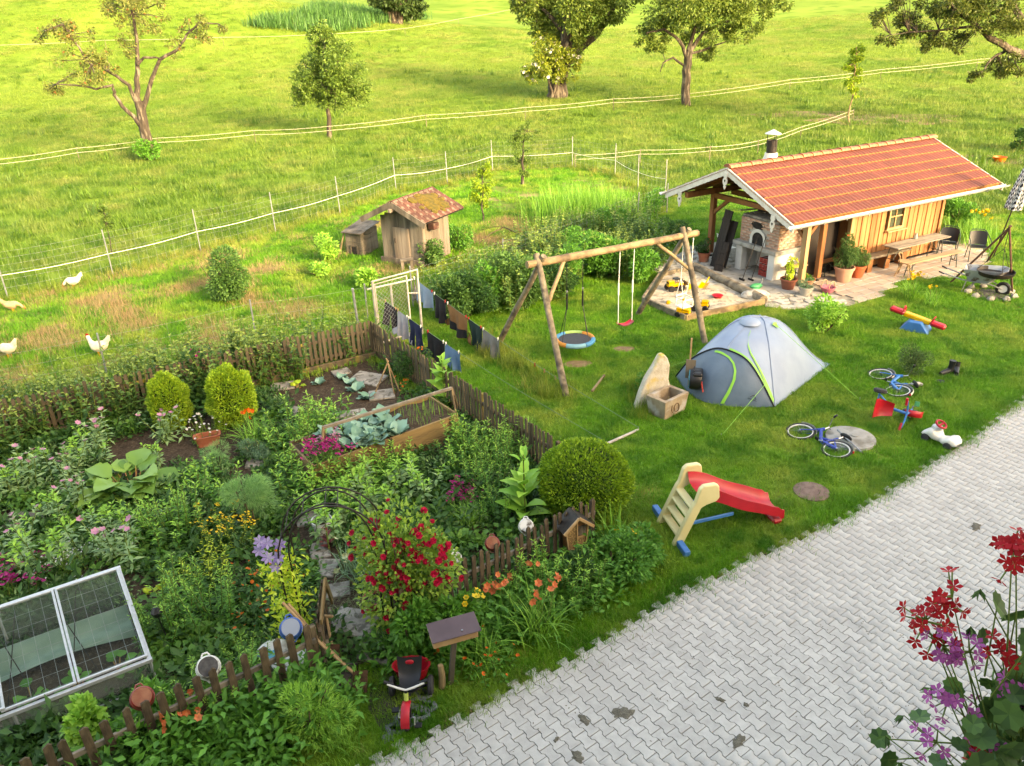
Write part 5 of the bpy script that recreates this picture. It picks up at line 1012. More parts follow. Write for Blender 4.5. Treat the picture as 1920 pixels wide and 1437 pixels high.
def bike(label, rear, front, side, m_fr, wb=.82, r=.25):
    f = (front - rear); f.z = 0; f.normalize(); top = V3((f.y, -f.x, 0)) * side; tz_ = .16; zax = (top * math.cos(tz_) + V3((0, 0, math.sin(tz_)))).normalized(); yax = zax.cross(f)
    t = thing('child_bicycle', label, 'bicycle'); base = rear.copy(); base.z = .05; M4 = Matrix((f, yax, zax)).transposed().to_4x4(); M4.translation = base; t.matrix_world = M4
    H0 = V3((0, 0, 0)); bike_wheel(t, (0, 0, 0), r, 'rear_wheel', m_white); bike_wheel(t, (wb, 0, 0), r, 'front_wheel', m_white)
    bb = V3((.3, 0, -.02)); hd = V3((.60, 0, .30)); st = V3((.20, 0, .28))
    m = M()
    for a, b, rr in ((hd, V3((.42, 0, .08)), .024), (V3((.42, 0, .08)), bb, .024), (bb, st, .018), (H0, bb, .012), (H0, V3((.22, 0, .2)), .011), (hd + V3((-.03, 0, .06)), hd + V3((.03, 0, -.06)), .024), (V3((.42, 0, .08)), V3((.22, 0, .16)), .02)): m.tube([a, b], rr * 1.35, 8)
    obj('frame', m, m_fr, t)
    m = M(); [m.tube([V3((.62, y, .22)), V3((.66, y, .15)), V3((wb, y, 0))], .011, 6) for y in (-.045, .045)]; m.tube([(.62, -.045, .22), (.62, .045, .22)], .013, 6); obj('fork', m, m_fr, t)
    m = M(); m.tube([st, V3((.17, 0, .40))], .012, 6); obj('seat_post', m, m_chrome, t); m = M(); m.ell((.14, 0, .42), (.13, .07, .03), 12, 7); obj('saddle', m, m_black, t)
    m = M(); m.tube([V3((.57, 0, .36)), V3((.55, 0, .46))], .012, 6); m.tube([(.5, -.25, .55), (.55, -.14, .53), (.56, 0, .46), (.55, .14, .53), (.5, .25, .55)], .011, 7); hb = obj('handlebar', m, m_chrome, t)
    for y in (-1, 1): m = M(); m.tube([(.46, y * .27, .55), (.52, y * .2, .545)], .019, 8); obj('grip', m, m_black, hb)
    for cx, s0, s1, nm in ((0, .2, 2.6, 'rear_mudguard'), (wb, .9, 2.7, 'front_mudguard')):
        m = M(); m.grid(lambda a, b: (cx + (r + .035) * math.cos(s0 + (s1 - s0) * a), -.03 + .06 * b, (r + .035 + .01 * math.sin(b * math.pi)) * math.sin(s0 + (s1 - s0) * a)), 16, 3); obj(nm, m, m_white, t)
    m = M(); m.box((-.25, 0, .13), (.02, .05, .04), bev=.008); obj('rear_light', m, m_red, t)
    m = M(); m.tube([bb + V3((0, -.06, 0)), bb + V3((0, .06, 0))], .012, 6); m.bar(bb + V3((0, .06, 0)), bb + V3((.08, .06, -.06)), .012, .02); m.bar(bb + V3((0, -.06, 0)), bb + V3((-.08, -.06, .06)), .012, .02); obj('cranks', m, m_chrome, t, False)
    for q in ((.08, .1, -.06), (-.08, -.1, .06)): m = M(); m.box(bb + V3(q), (.07, .07, .018), bev=.004); obj('pedal', m, m_black, t)
    m = M(); m.box((.16, .04, .0), (.3, .015, .05), bev=.02); obj('chain_guard', m, m_fr, t)
    return t
bike('royal blue child bicycle lying by the round concrete lid', G(1568, 848, 0), G(1513, 820, 0), 1, m_navy)
bike('light blue child bicycle lying behind the upturned tricycle', G(1683, 737, 0), G(1657, 712, 0), 1, m_cyan)
def trike(label, loc, rot, m_fr, m_seat, m_fend, big):
    t = thing('tricycle', label, 'tricycle', loc, rot=rot); R = .115 if big else .1
    for s in (-1, 1): wheel(t, -.22, s * .23, R, R, .06, m_tyre, m_white if big else m_tyre, 'rear_wheel')
    wheel(t, .28, 0, R + .03, R + .03, .055, m_tyre, m_white, 'front_wheel')
    m = M(); m.tube([(-.22, -.22, R), (-.22, .22, R)], .014, 7); m.tube([(-.22, 0, R + .02), (-.02, 0, R + .07), (.16, 0, .36)], .022, 8); m.tube([(-.22, -.18, R), (0, 0, R + .1)], .013, 6); m.tube([(-.22, .18, R), (0, 0, R + .1)], .013, 6); obj('frame', m, m_fr, t)
    m = M(); m.tube([(.16, 0, .44), (.19, 0, .32), (.22, 0, .27)], .02, 8); [m.tube([(.22, 0, .27), (.24, s * .045, .25), (.28, s * .045, R + .03)], .012, 6) for s in (-1, 1)]; obj('fork', m, m_fr if not big else m_black, t)
    m = M(); m.grid(lambda a, b: (.28 + (R + .06) * math.cos(.1 + 2.3 * a), -.05 + .1 * b, R + .03 + (R + .06 + .02 * math.sin(b * math.pi)) * math.sin(.1 + 2.3 * a)), 12, 4); obj('mudguard', m, m_fend, t)
    m = M(); m.tube([(.12, -.21, .5), (.15, -.1, .47), (.16, 0, .44), (.15, .1, .47), (.12, .21, .5)], .013, 7); hb = obj('handlebar', m, m_white if big else m_fr, t)
    for s in (-1, 1): m = M(); m.tube([(.115, s * .14, .485), (.1, s * .25, .52)], .02, 8); obj('grip', m, m_black if big else m_red, hb)
    m = M(); m.grid(lambda a, b: (-.30 + .3 * b, -.15 * (1 - .35 * b) * (1 - 2 * a), .26 + .03 * (2 * a - 1) ** 2 + (.22 * (1 - b) ** 4)), 10, 10); m.grid(lambda a, b: (-.30 + .3 * b, .15 * (1 - .35 * b) * (1 - 2 * a), .235 + .03 * (2 * a - 1) ** 2 + (.22 * (1 - b) ** 4)), 10, 10); obj('seat', m, m_seat, t, ang=2)
    m = M(); m.tube([(.28, -.09, R + .03), (.28, .09, R + .03)], .01, 6); m.bar((.28, .09, R + .03), (.34, .09, R - .03), .012, .02); m.bar((.28, -.09, R + .03), (.22, -.09, R + .09), .012, .02); obj('cranks', m, m_chrome, t, False)
    for q in ((.34, .13, R - .03), (.22, -.13, R + .09)): m = M(); m.box(q, (.07, .08, .022), bev=.005); obj('pedal', m, m_black if big else m_gtoy, t)
    if big:
        m = M(); m.lathe([(.001, .0), (.14, 0), (.18, .16), (.19, .17), (.17, .165), (.13, .015), (.001, .015)], 14, (-.36, 0, .14)); o = obj('tipper_bucket', m, m_red, t); o.scale = (.8, 1.25, 1); o.location = (-.07, 0, 0)
        m = M(); m.ell((-.285, 0, .42), (.02, .06, .035), 12, 7); obj('seat_emblem', m, m_red, t)
        m = M(); m.tube([(.175, 0, .41), (.2, 0, .33)], .027, 9); obj('head_sleeve', m, mat('lime_sleeve', C(196, 216, 110), rough=.5), t)
    return t
tp = G(770, 1330, 0); fd = G(766, 1368, 0) - G(774, 1300, 0)
trike('red and black tricycle with tipper bucket at the garden entrance', (tp.x, tp.y, .032), (0, 0, math.atan2(fd.y, fd.x)), m_black, m_black, m_red, True)
tp = G(1668, 772, 0); trike('small blue tricycle with red seat tipped over on the lawn', (tp.x - .05, tp.y - .1, .16), (math.radians(74), .1, -.35), m_cyan, m_red, m_red, False); bpy.data.objects['tricycle.001'].scale = (1.25,) * 3
# ------------------------------------------------------------------ ride-on car
p0, p1 = G(1787, 842, 0), G(1741, 822, 0); d = p1 - p0; bc_ = thing('ride_on_car', 'white ride on toy car with red steering wheel at the paving edge', 'toy car', (p0 + p1) / 2, math.atan2(d.y, d.x))
hprof = [(-.32, .13), (-.29, .205), (-.22, .235), (-.15, .215), (-.08, .165), (0, .16), (.06, .2), (.11, .27), (.17, .275), (.22, .22), (.28, .185), (.33, .15), (.345, .11)]
bprof = [(-.32, .1), (-.28, .075), (-.2, .12), (-.12, .07), (0, .055), (.1, .07), (.2, .12), (.28, .075), (.345, .09)]
def ip(tab, x):
    for (x0, y0), (x1, y1) in zip(tab[:-1], tab[1:]):
        if x <= x1: t = (x - x0) / (x1 - x0); t = t * t * (3 - 2 * t); return y0 + (y1 - y0) * t
    return tab[-1][1]
def car_fn(a, b):
    x = -.32 + .665 * a; th = 2 * math.pi * b; zt, zb = ip(hprof, x), ip(bprof, x); c_, s_ = math.cos(th), math.sin(th); w = (.135 + .03 * abs(math.sin((x + .02) * 9)) - .055 * max(0, 1 - abs(x - .0) / .09)) * (1 - .35 * abs(2 * a - 1) ** 6)
    sp_ = lambda v: math.copysign(abs(v) ** .6, v); return (x, w * sp_(c_), (zt + zb) / 2 + (zt - zb) / 2 * sp_(s_))
m = M(); m.grid(car_fn, 34, 24); obj('body', m, m_white, bc_, ang=2)
for x in (-.2, .22):
    for s in (-1, 1): wheel(bc_, x, s * .15, .075, .075, .055, m_tyre, m_white)
m = M(); m.tube([(.1, 0, .26), (.07, 0, .36)], .018, 8); obj('steering_column', m, m_red, bc_)
R = Matrix.Rotation(-.45, 3, 'Y'); m = M(); m.tube([R @ V3((.09 * math.cos(a), .09 * math.sin(a), 0)) + V3((.065, 0, .37)) for a in [i * 6.283 / 20 for i in range(20)]], .02, 8, closed=True); m.bar(R @ V3((0, -.08, 0)) + V3((.065, 0, .37)), R @ V3((0, .08, 0)) + V3((.065, 0, .37)), .03, .02); obj('steering_wheel', m, m_red, bc_)
m = M(); m.lathe([(.1, .262), (.085, .31), (.03, .315)], 16, (.12, 0, 0)); obj('dashboard', m, m_alu, bc_)
# ------------------------------------------------------------------ things lying on the lawn
p = G(1594, 824, 0); o = thing('cistern_lid', 'round concrete cistern lid half overgrown by lawn', 'lid', p); m = M(); m.lathe([(.001, .05), (.42, .055), (.44, .045), (.45, 0)], 32); obj('disc', m, m_conc, o)
m = M(); m.lathe([(.05, .058), (.07, .058), (.07, .0665), (.05, .0665)], 14, (.1, .05, 0)); obj('lifting_ring', m, m_conc, o)
a, b = G(1570, 806, .16), G(1617, 850, .02); o = thing('metal_pole', 'thin grey metal pole lying across the concrete lid', 'pole', (a + b) / 2); m = M(); m.tube([a - (a + b) / 2, b - (a + b) / 2], .017, 8); obj('tube', m, m_metal, o); m = M(); m.tube([(b - a) * .48, (b - a) * .5], .02, 8); obj('tip', m, m_wood_grey, o)
p = G(1521, 923, 0); o = thing('manhole_cover', 'rusty brown manhole cover sunk in the lawn', 'manhole cover', p); m = M(); m.lathe([(.001, .03), (.27, .03), (.29, .02), (.29, 0)], 28); obj('plate', m, mat('brown_cover', C(150, 124, 112), C(124, 100, 90), scale=14, rough=.9, bump=.4, bscale=50), o); m = M(); [m.box((.13 * math.cos(k * 1.05), .13 * math.sin(k * 1.05), .03), (.03, .03, .008)) for k in range(6)]; obj('studs', m, MATS['brown_cover'], o, False); bpy.context.view_layer.update()
for k, (px, py, rz) in enumerate(((1772, 703, .4), (1792, 700, 1.1))):
    p = G(px, py, 0); o = thing('rubber_boot', ['black rubber boot lying flat on the lawn', 'black rubber boot with its opening turned up on the lawn'][k], 'boot', (p.x, p.y, .06), rz, 'black boots on the lawn')
    m = M(); m.tube([(-.16, 0, .0), (-.08, 0, 0), (.05, 0, .01), (.12, 0, .03), (.15, 0, .12), (.16, 0, .24 - .1 * k)], [.035, .055, .06, .065, .062, .07], 10); obj('upper', m, m_black, o); m = M(); m.box((-.02, 0, -.045), (.3, .1, .025), bev=.01); obj('sole', m, m_tyre, o)
p = G(1762, 717, 0); m = M(); m.ell((0, 0, .02), (.1, .07, .03), 10, 6, jit=.3); o = obj('black_rag', m, m_black, loc=p); tag(o, 'flat black rag on the lawn in front of the boots', 'rag')
p = G(1718, 723, 0); m = M(); m.ell((0, 0, .03), (.13, .08, .05), 10, 6, jit=.25); o = obj('half_buried_stone', m, m_flag, loc=p); tag(o, 'pale half buried stone at the foot of the small juniper', 'stone')
# ------------------------------------------------------------------ picket fences
def fence(label, a, b, h, mt, gap, wd, z0=.0, rails=(.18, .72), post_every=2.2, skip=(), lean=.0, side=1, over=.0, group='picket fences round the garden'):
    a, b = V3(a), V3(b); L = (b - a).length; d = (b - a).normalized(); rz = math.atan2(d.y, d.x); t = thing('picket_fence', label, 'fence', (a.x, a.y, z0), rz, group)
    v = []
    for k in range(4):                                                  # a few different old pickets, shared
        m = M(); w, hh, th = wd * rnd.uniform(.9, 1.1), h * rnd.uniform(.97, 1.04), .022; tp_ = [(-w / 2, 0), (w / 2, 0), (w / 2 * .95, hh - .03), (w * .12, hh), (-w / 2 * .95, hh - .03 * rnd.random() - .01)]
        m.prism(tp_, -th / 2, th / 2, Matrix(((1, 0, 0, 0), (0, 0, 1, 0), (0, 1, 0, 0), (0, 0, 0, 1)))); me = m.mesh('picket', False); me.materials.append(mt); v.append(me)
    x = .06
    while x < L - .03:
        if not any(s0 < x < s1 for s0, s1 in skip):
            o = bpy.data.objects.new('picket', v[rnd.randrange(4)]); COL.objects.link(o); o.parent = t; o.location = (x, -.035 * side, .04); o.rotation_euler = (lean + rnd.uniform(-.03, .03), rnd.uniform(-.035, .035), 0)
        x += gap * rnd.uniform(.94, 1.06)
    for z in rails:
        m = M(); m.bar((0, 0, z * h), (L + over, 0, z * h), .04, .07, bev=.006); obj('rail', m, mt if mt is not m_wood_dark else m_wood_grey, t, False)
    n = max(1, round(L / post_every))
    for k in range(n + 1): m = M(); m.box((L * k / n, .06 * side, h * .45), (.07, .07, h * .95), bev=.008); obj('post', m, mt, t, False)
    return t
fence('mossy picket fence between chicken run and vegetable beds', A0, A1, .78, m_wood_moss, .115, .07, .12)
fence('grey picket fence with mossy pickets behind the laundry', A1, B1, .86, m_wood_moss, .105, .062)
fence('dark picket fence hung with pots beside the insect house', D0, D1, .88, m_wood_dark, .115, .062)
fence('dark lichened picket fence in front of the cold frame', C0, C1, .9, m_wood_dark, .185, .085, post_every=1.6)
a, b = A0 + V3((.05, -.12, 0)), A1 + V3((.05, -.12, 0)); o = thing('retaining_board', 'mossy retaining boards below the rear picket fence', 'edging', (a.x, a.y, 0), math.atan2((b - a).y, (b - a).x)); L_ = (b - a).length
for k in range(4): m = M(); m.box((L_ * (k + .5) / 4, 0, .08), (L_ / 4 - .02, .05, .18), bev=.008); obj('board', m, m_wood_moss, o, False)
# ------------------------------------------------------------------ wire fence of the chicken run
def wire_fence(label, pts, h, rows, step, z=None, post_r=.022, top_rope=None, posts=True):
    t = thing('wire_fence', label, 'fence', (pts[0].x, pts[0].y, pts[0].z)); o0 = pts[0]
    if posts:
        for p in pts: m = M(); m.tube([p - o0, p - o0 + V3((rnd.uniform(-.03, .03), 0, h * 1.06))], post_r, 8); obj('post', m, m_metal, t)
    ch = []
    for p, q in zip(pts[:-1], pts[1:]):
        L = (q - p).length; n = max(2, int(L / step)); A = []; B = []
        for r in rows:
            for k in range(6):
                f0, f1 = k / 6, (k + 1) / 6; sg = lambda f: -.04 * math.sin(f * math.pi)
                A.append(p.lerp(q, f0) + V3((0, 0, r * h + sg(f0)))); B.append(p.lerp(q, f1) + V3((0, 0, r * h + sg(f1))))
        for k in range(1, n): w = p.lerp(q, k / n); A.append(w + V3((0, 0, rows[0] * h))); B.append(w + V3((0, 0, rows[-1] * h - .03)))
        ch.append(stalks(np.array([tuple(v - o0) for v in A]), np.array([tuple(v - o0) for v in B]), .0032, 3))
    npart('wire_mesh', ch, m_wire, t)
    if top_rope is not None:
        for p, q in zip(pts[:-1], pts[1:]):
            m = M(); m.tube([p.lerp(q, k / 6) - o0 + V3((0, 0, top_rope * h - .05 * math.sin(k / 6 * math.pi))) for k in range(7)], .009, 6); obj('white_rope', m, m_rope, t)
    return t
FP = [G(*p) for p in ((-75, 592), (16, 562), (213, 519), (377, 474), (517, 437), (638, 402), (743, 360), (839, 347), (924, 322), (1073, 315), (1153, 331), (1196, 356), (1247, 369))]
wire_fence('wire mesh fence with steel posts behind the chicken run', FP, 1.45, (.08, .25, .42, .58, .72, .86, .99), .3, top_rope=.52)
wire_fence('low wire fence between chicken run and lawn', [G(775, 575, 0), G(944, 518, 0), G(1195, 420, 0), G(1250, 400, 0)], 1.1, (.1, .3, .5, .7, .85, .98), .22)
wire_fence('thin wire fence along the nettles by the chickens', [G(-40, 745, 0), G(200, 700, 0), G(480, 632, 0), G(690, 600, 0)], .95, (.3, .6, .95), .5)
# electric rope fences on the meadow
m_tape = mat('fence_tape', C(206, 202, 182, .6), rough=.8)
def rope_fence(label, pts, hs, rp=.011):
    t = thing('rope_fence', label, 'fence', tuple(pts[0])); o0 = pts[0]
    for h in hs:
        m = M(); path = []
        for p, q in zip(pts[:-1], pts[1:]):
            for k in range(5): path.append(p.lerp(q, k / 5) - o0 + V3((0, 0, h - .06 * math.sin(k / 5 * math.pi))))
        path.append(pts[-1] - o0 + V3((0, 0, h))); m.tube(path, rp, 5); obj('rope', m, m_tape, t)
    for p in pts: m = M(); m.tube([p - o0, p - o0 + V3((0, 0, hs[-1] + .05))], .02, 6); obj('stake', m, m_wood_grey, t)
def lift(pp_, h): return [G(x, y) for x, y in pp_]
rope_fence('long double white rope fence across the meadow', lift([(-20, 330), (150, 305), (300, 285), (480, 270), (620, 262), (800, 240), (985, 225), (1150, 208), (1290, 198), (1480, 170), (1650, 150), (1830, 130), (1940, 118)], 1), (.55, .8))
rope_fence('short white rope fence from the steel corner post to the young ash', lift([(1078, 318), (1200, 308), (1330, 302), (1420, 290), (1500, 262), (1598, 228)], 1), (.5, .7), .01)
rope_fence('distant white rope fence below the reed hollow', lift([(-20, 102), (200, 92), (420, 86), (600, 80), (760, 68), (860, 48), (960, 28)], 1), (.8,), .014)
# ------------------------------------------------------------------ steel gate and washing line
m_wsteel = mat('whitish_steel', C(206, 200, 192), C(180, 172, 160), scale=8, rough=.5, metal=.2)
gl, gr_ = G(712, 655, 0), G(792, 628, 0); gd = (gr_ - gl).normalized(); gt = thing('chicken_gate', 'open steel frame gate with chain link beside the laundry', 'gate', gl, math.atan2(gd.y, gd.x)); GW, GH = (gr_ - gl).length, 1.72
m = M(); m.tube([(0, 0, 0), (0, 0, GH), (GW, 0, GH), (GW, 0, 0)], .035, 8); obj('frame', m, m_wsteel, gt, ang=.9)
m = M(); m.tube([(.08, .05, .12), (.08, .05, GH - .1), (GW * .78, .06, GH - .1), (GW * .78, .06, .12)], .026, 8, caps=True); m.tube([(.08, .05, .12), (GW * .78, .06, .12)], .026, 8); go_ = obj('leaf_frame', m, m_wsteel, gt, ang=.9)
A, B = [], []
for k in range(-16, 17):
    x0, x1 = .08, GW * .78; z0, z1 = .12, GH - .1
    for s in (1, -1):
        c_ = k * .11
        for u0 in np.linspace(x0, x1, 2)[:1]:
            za, zb = c_ + s * 0 + .75, c_ + s * (x1 - x0) + .75; xa, xb = x0, x1
            f = [(xa, za), (xb, zb)]
            def clip(p, q):
                (px_, pz_), (qx_, qz_) = p, q
                if pz_ < z0: px_ += (z0 - pz_) * (qx_ - px_) / (qz_ - pz_); pz_ = z0
                if pz_ > z1: px_ += (z1 - pz_) * (qx_ - px_) / (qz_ - pz_); pz_ = z1
                return px_, pz_
            if max(za, zb) <= z0 or min(za, zb) >= z1: continue
            p_, q_ = clip(f[0], f[1]), clip(f[1], f[0]); A.append((p_[0], .055, p_[1])); B.append((q_[0], .055, q_[1]))
npart('chain_link', [stalks(np.array(A), np.array(B), .0035, 3)], m_wire, go_)
m = M(); m.tube([(GW * .78, .06, GH - .55), (GW, 0, GH - .6)], .018, 6); obj('latch', m, m_wsteel, gt)
m = M(); m.tube([(-.35, .25, 0), (-.4, .25, 1.6)], .03, 8); obj('stay_post', m, m_metal, gt)
# washing line: T posts
LZ = 1.62
tA = G(735, 630, 0); tBp = G(1152, 905, 0); ax_ = (tBp - tA); ax_.z = 0; ax_.normalize(); sx_ = V3((-ax_.y, ax_.x, 0))
hA = 1.75; q0, q1 = AT(688, 543, 19.3), AT(775, 524, 19.9); e0_, e1_ = AT(1136, 833, 12.7), AT(1197, 806, 13.3)
def tpost(label, p, a, b):
    t = thing('washing_line_post', label, 'washing post', (p.x, p.y, 0), 0, 'washing line posts'); a, b = a - V3((p.x, p.y, 0)), b - V3((p.x, p.y, 0)); c_ = (a + b) / 2
    m = M(); m.tube([(0, 0, 0), (c_.x, c_.y, c_.z)], .03, 10); obj('upright', m, m_wsteel, t); m = M(); m.tube([a, b], .026, 10); ar_ = obj('crossbar', m, m_wsteel, t)
    for q in (a, b): m = M(); m.tube([q, q + V3((0, 0, .06))], .008, 5); obj('line_hook', m, m_metal, ar_)
e0_, e1_ = V3(e0_), V3(e1_); q0, q1 = V3(q0), V3(q1)
mb_ = (e0_ + e1_) / 2; tpost('white T shaped washing line post by the clipped box ball', V3((mb_.x, mb_.y, 0)), e0_, e1_)
ma_ = (q0 + q1) / 2; tpost('white T shaped washing line post in front of the chain link gate', V3((ma_.x, ma_.y, 0)), q0, q1)
wlines = thing('washing_lines', 'two long washing lines strung between the white posts', 'washing line', tuple(q0))
def lp(s, t): a, b = (q0, e0_) if s == 0 else (q1, e1_); return a.lerp(b, t) + V3((0, 0, .05 - .14 * math.sin(math.pi * t)))
for s in (0, 1): m = M(); m.tube([lp(s, k / 24) - q0 for k in range(25)], .005, 5); obj('line', m, mat('green_cord', C(120, 150, 120), rough=.6) if 'green_cord' not in MATS else MATS['green_cord'], wlines)
def cloth(name, label, s, t0, t1, drop, mt, taper=0.0, mats=None, legs=False, fold=.065):
    a, b = lp(s, t0), lp(s, t1); d = b - a; L = d.length; d.normalize(); t = thing(name, label, 'laundry', a, 0, 'laundry on the lines'); ph = rnd.random() * 6; nrm = V3((-d.y, d.x, 0))
    def fn(u, v):
        w = 1 - taper * v; x = L * (.5 + (u - .5) * w); dr = drop * (v + .03 * math.sin(u * 9 + ph) * v); f = fold * v * math.sin(u * 14 + ph) + .06 * v * math.sin(u * 4 + ph)
        gap_ = legs * .12 * max(0, v - .35) * (1 if u > .5 else -1)
        sag = -.03 * math.sin(u * math.pi); return d * (x + gap_) + nrm * f + V3((0, 0, -dr + sag))
    if legs:
        for lo, hi, nm in ((0, .5, 'leg_panel'), (.5, 1, 'leg_panel')):
            m = M(); m.grid(lambda u, v: fn(lo + (hi - lo) * u * .999 + (.0005 if lo == 0 else .001), v), 8, 14); obj(nm, m, mt, t, ang=3)
    else: m = M(); m.grid(fn, 16, 12); obj('fabric', m, mt, t, ang=3)
    if any(w in name for w in ('shirt', 'sweater')):
        for u0, sg in ((.04, -1), (.96, 1)): m = M(); m.grid(lambda u, v: fn(u0, .62 + .3 * v) + d * (sg * .2 * u) + V3((0, 0, -.16 * u)) + nrm * .04 * math.sin(u * 4 + v * 3), 5, 5); obj('sleeve', m, mt, t, ang=3)
    if mats: m = M(); m.grid(lambda u, v: fn(u, .62 + .36 * v) + nrm * -.012, 16, 5); obj('lower_band', m, mats, t, ang=3)
    m = M(); m.grid(lambda u, v: fn(u, .14 * v) + nrm * -.02 * (1 - v) * -1, 12, 2); obj('folded_hem', m, mt, t, ang=3)
    for u in (.06, .94): q = fn(u, 0); m = M(); m.box(q + V3((0, 0, .01)), (.014, .03, .08), math.atan2(d.y, d.x)); obj('clothes_peg', m, [m_pale, m_white, m_red][rnd.randrange(3)], t, False)
    return t
def cl(n, a, b): return mat('cloth_' + n, C(*a), C(*b), scale=5, rough=.9, bump=.35, bscale=9)
def at_t(s, px):                                                        # parameter along the line seen at this picture column
    return min((abs(px_of3(lp(s, k / 400))[0] - px), k / 400) for k in range(401))[1]
c_blk, c_nvy = cl('black', (34, 33, 38), (46, 44, 50)), cl('navy', (40, 52, 92), (30, 40, 74))
for nm, lb, s, x0, x1, dr, mt, tp_, lg, bd2 in (
    ('dark_trousers', 'dark plum trousers nearest the gate on the left line', 0, 721, 743, .62, cl('plum', (70, 58, 66), (56, 46, 54)), .0, True, None),
    ('checked_shirt', 'white checked shirt between plum and navy garments', 0, 745, 764, .62, cl('white', (206, 206, 214), (180, 178, 196)), .1, False, None),
    ('navy_trousers', 'navy blue trousers in the middle of the left line', 0, 765, 791, .68, c_nvy, .0, True, None),
    ('black_shirt', 'black t-shirt with a small white mark on the left line', 0, 800, 833, .58, c_blk, .1, False, None),
    ('light_jeans', 'light blue jeans at the near end of the left line', 0, 834, 862, .8, cl('denim', (128, 170, 214), (100, 146, 196)), .0, True, None),
    ('camouflage_shirt', 'grey camouflage shirt nearest the gate on the right line', 1, 755, 777, .58, mat('cloth_camo', C(150, 148, 144), C(60, 58, 58), scale=9, rough=.9, bump=.3), .1, False, None),
    ('pale_blue_towel', 'pale blue towel on the right line', 1, 780, 812, .5, cl('paleblue', (160, 182, 206), (140, 164, 192)), .0, False, None),
    ('black_vest', 'black top with red trim beside the pale blue towel', 1, 813, 836, .6, c_blk, .05, False, None),
    ('brown_sweater', 'ochre brown sweater with dark lower band', 1, 837, 876, .6, cl('ochre', (170, 120, 76), (146, 100, 62)), .0, False, c_blk),
    ('green_cloth', 'dark green cloth hanging flat on the right line', 1, 877, 903, .62, cl('green', (38, 66, 62), (30, 54, 52)), .0, False, None),
    ('grey_trousers', 'light grey short trousers at the near end of the right line', 1, 904, 936, .52, cl('grey', (150, 146, 140), (124, 120, 116)), .0, True, None)):
    cloth(nm, lb, s, at_t(s, x0), at_t(s, x1), dr, mt, tp_, bd2, lg)
q = lp(0, at_t(0, 815)); o = bpy.data.objects['black_shirt']; m = M(); m.box(V3((.24, -.03, -.28)), (.02, .02, .1), .6); obj('white_mark', m, m_white, o, False)
for k, px in enumerate((1003, 1021, 1042)):
    q = lp(1, at_t(1, px)); o = thing('clothes_peg', ['red clothes peg alone on the line, nearest the laundry', 'pinkish clothes peg between two others on the empty line', 'wooden clothes peg alone on the line, nearest the box ball'][k], 'clothes peg', q, 0, 'loose pegs on the washing line'); [obj('peg_half', M().box((x, 0, -.02), (.012, .02, .09)), (m_red, mat('peg_pink', C(206, 130, 110), rough=.5) if k == 1 else m_red, m_pale)[k], o, False) for x in (-.009, .009)]

# ------------------------------------------------------------------ chicken coop
m_oldtile = mat('old_roof_tile', C(128, 82, 68, .42), C(102, 64, 54, .42), scale=6, rough=.9, bump=.4, objvar=.3, c3=C(160, 130, 112, .5), s3=5)
m_moss = mat('roof_moss', C(140, 116, 40, .45), C(104, 94, 34, .45), scale=8, rough=1, bump=1.0, bscale=30)
cb = G(722, 492, 0); ce = G(802, 503, 0); cdr = ce - cb; cw = 1.6; ca_ = math.atan2(cdr.y, cdr.x); coop = thing('chicken_coop', 'weathered board chicken coop with mossy red tiled roof', 'coop', cb, ca_)
CD, CH, CR = 1.5, 1.45, 2.0
m = M(); m.box((cw / 2, CD / 2, CH / 2), (cw - .08, CD - .08, CH)); obj('inner_walls', m, m_dark, coop, False)
for side in range(4):
    Ls = cw if side % 2 == 0 else CD; n = 9
    for k in range(n):
        s = (k + .5) / n * Ls; zt = CH + (.42 * (1 - abs(2 * s / Ls - 1)) if side % 2 == 0 else 0)
        c_ = [(s, 0), (cw, s), (s, CD), (0, s)][side]; sz = (Ls / n - .008, .025, zt) if side % 2 == 0 else (.025, Ls / n - .008, zt); m = M(); m.box((c_[0], c_[1], zt / 2 + .08), sz); obj('wall_board', m, m_wood_grey, coop, False)
m = M(); m.box((.78, -.03, .68), (.62, .025, 1.1)); dr_ = obj('door', m, mat('coop_door', C(176, 158, 140), C(132, 114, 98), scale=6, rough=.85, bump=.4, stretch=(1, 1, .1)), coop, False)
for x in (.57, .72, .87, 1.0): m = M(); m.box((x, -.046, .68), (.13, .01, 1.08)); obj('door_board', m, MATS['coop_door'], dr_, False)
m = M(); m.tube([(.55, -.07, .72), (.55, -.09, .8), (.55, -.07, .88)], .014, 6); obj('door_handle', m, m_iron, dr_)
m = M(); m.box((cw / 2, -.1, .1), (cw + .1, .06, .26), bev=.01); obj('base_board', m, m_wood_grey, coop, False)
ov_ = .42; rise = CR - CH + .02; half = cw / 2 + .38; csl = math.atan2(rise, half)
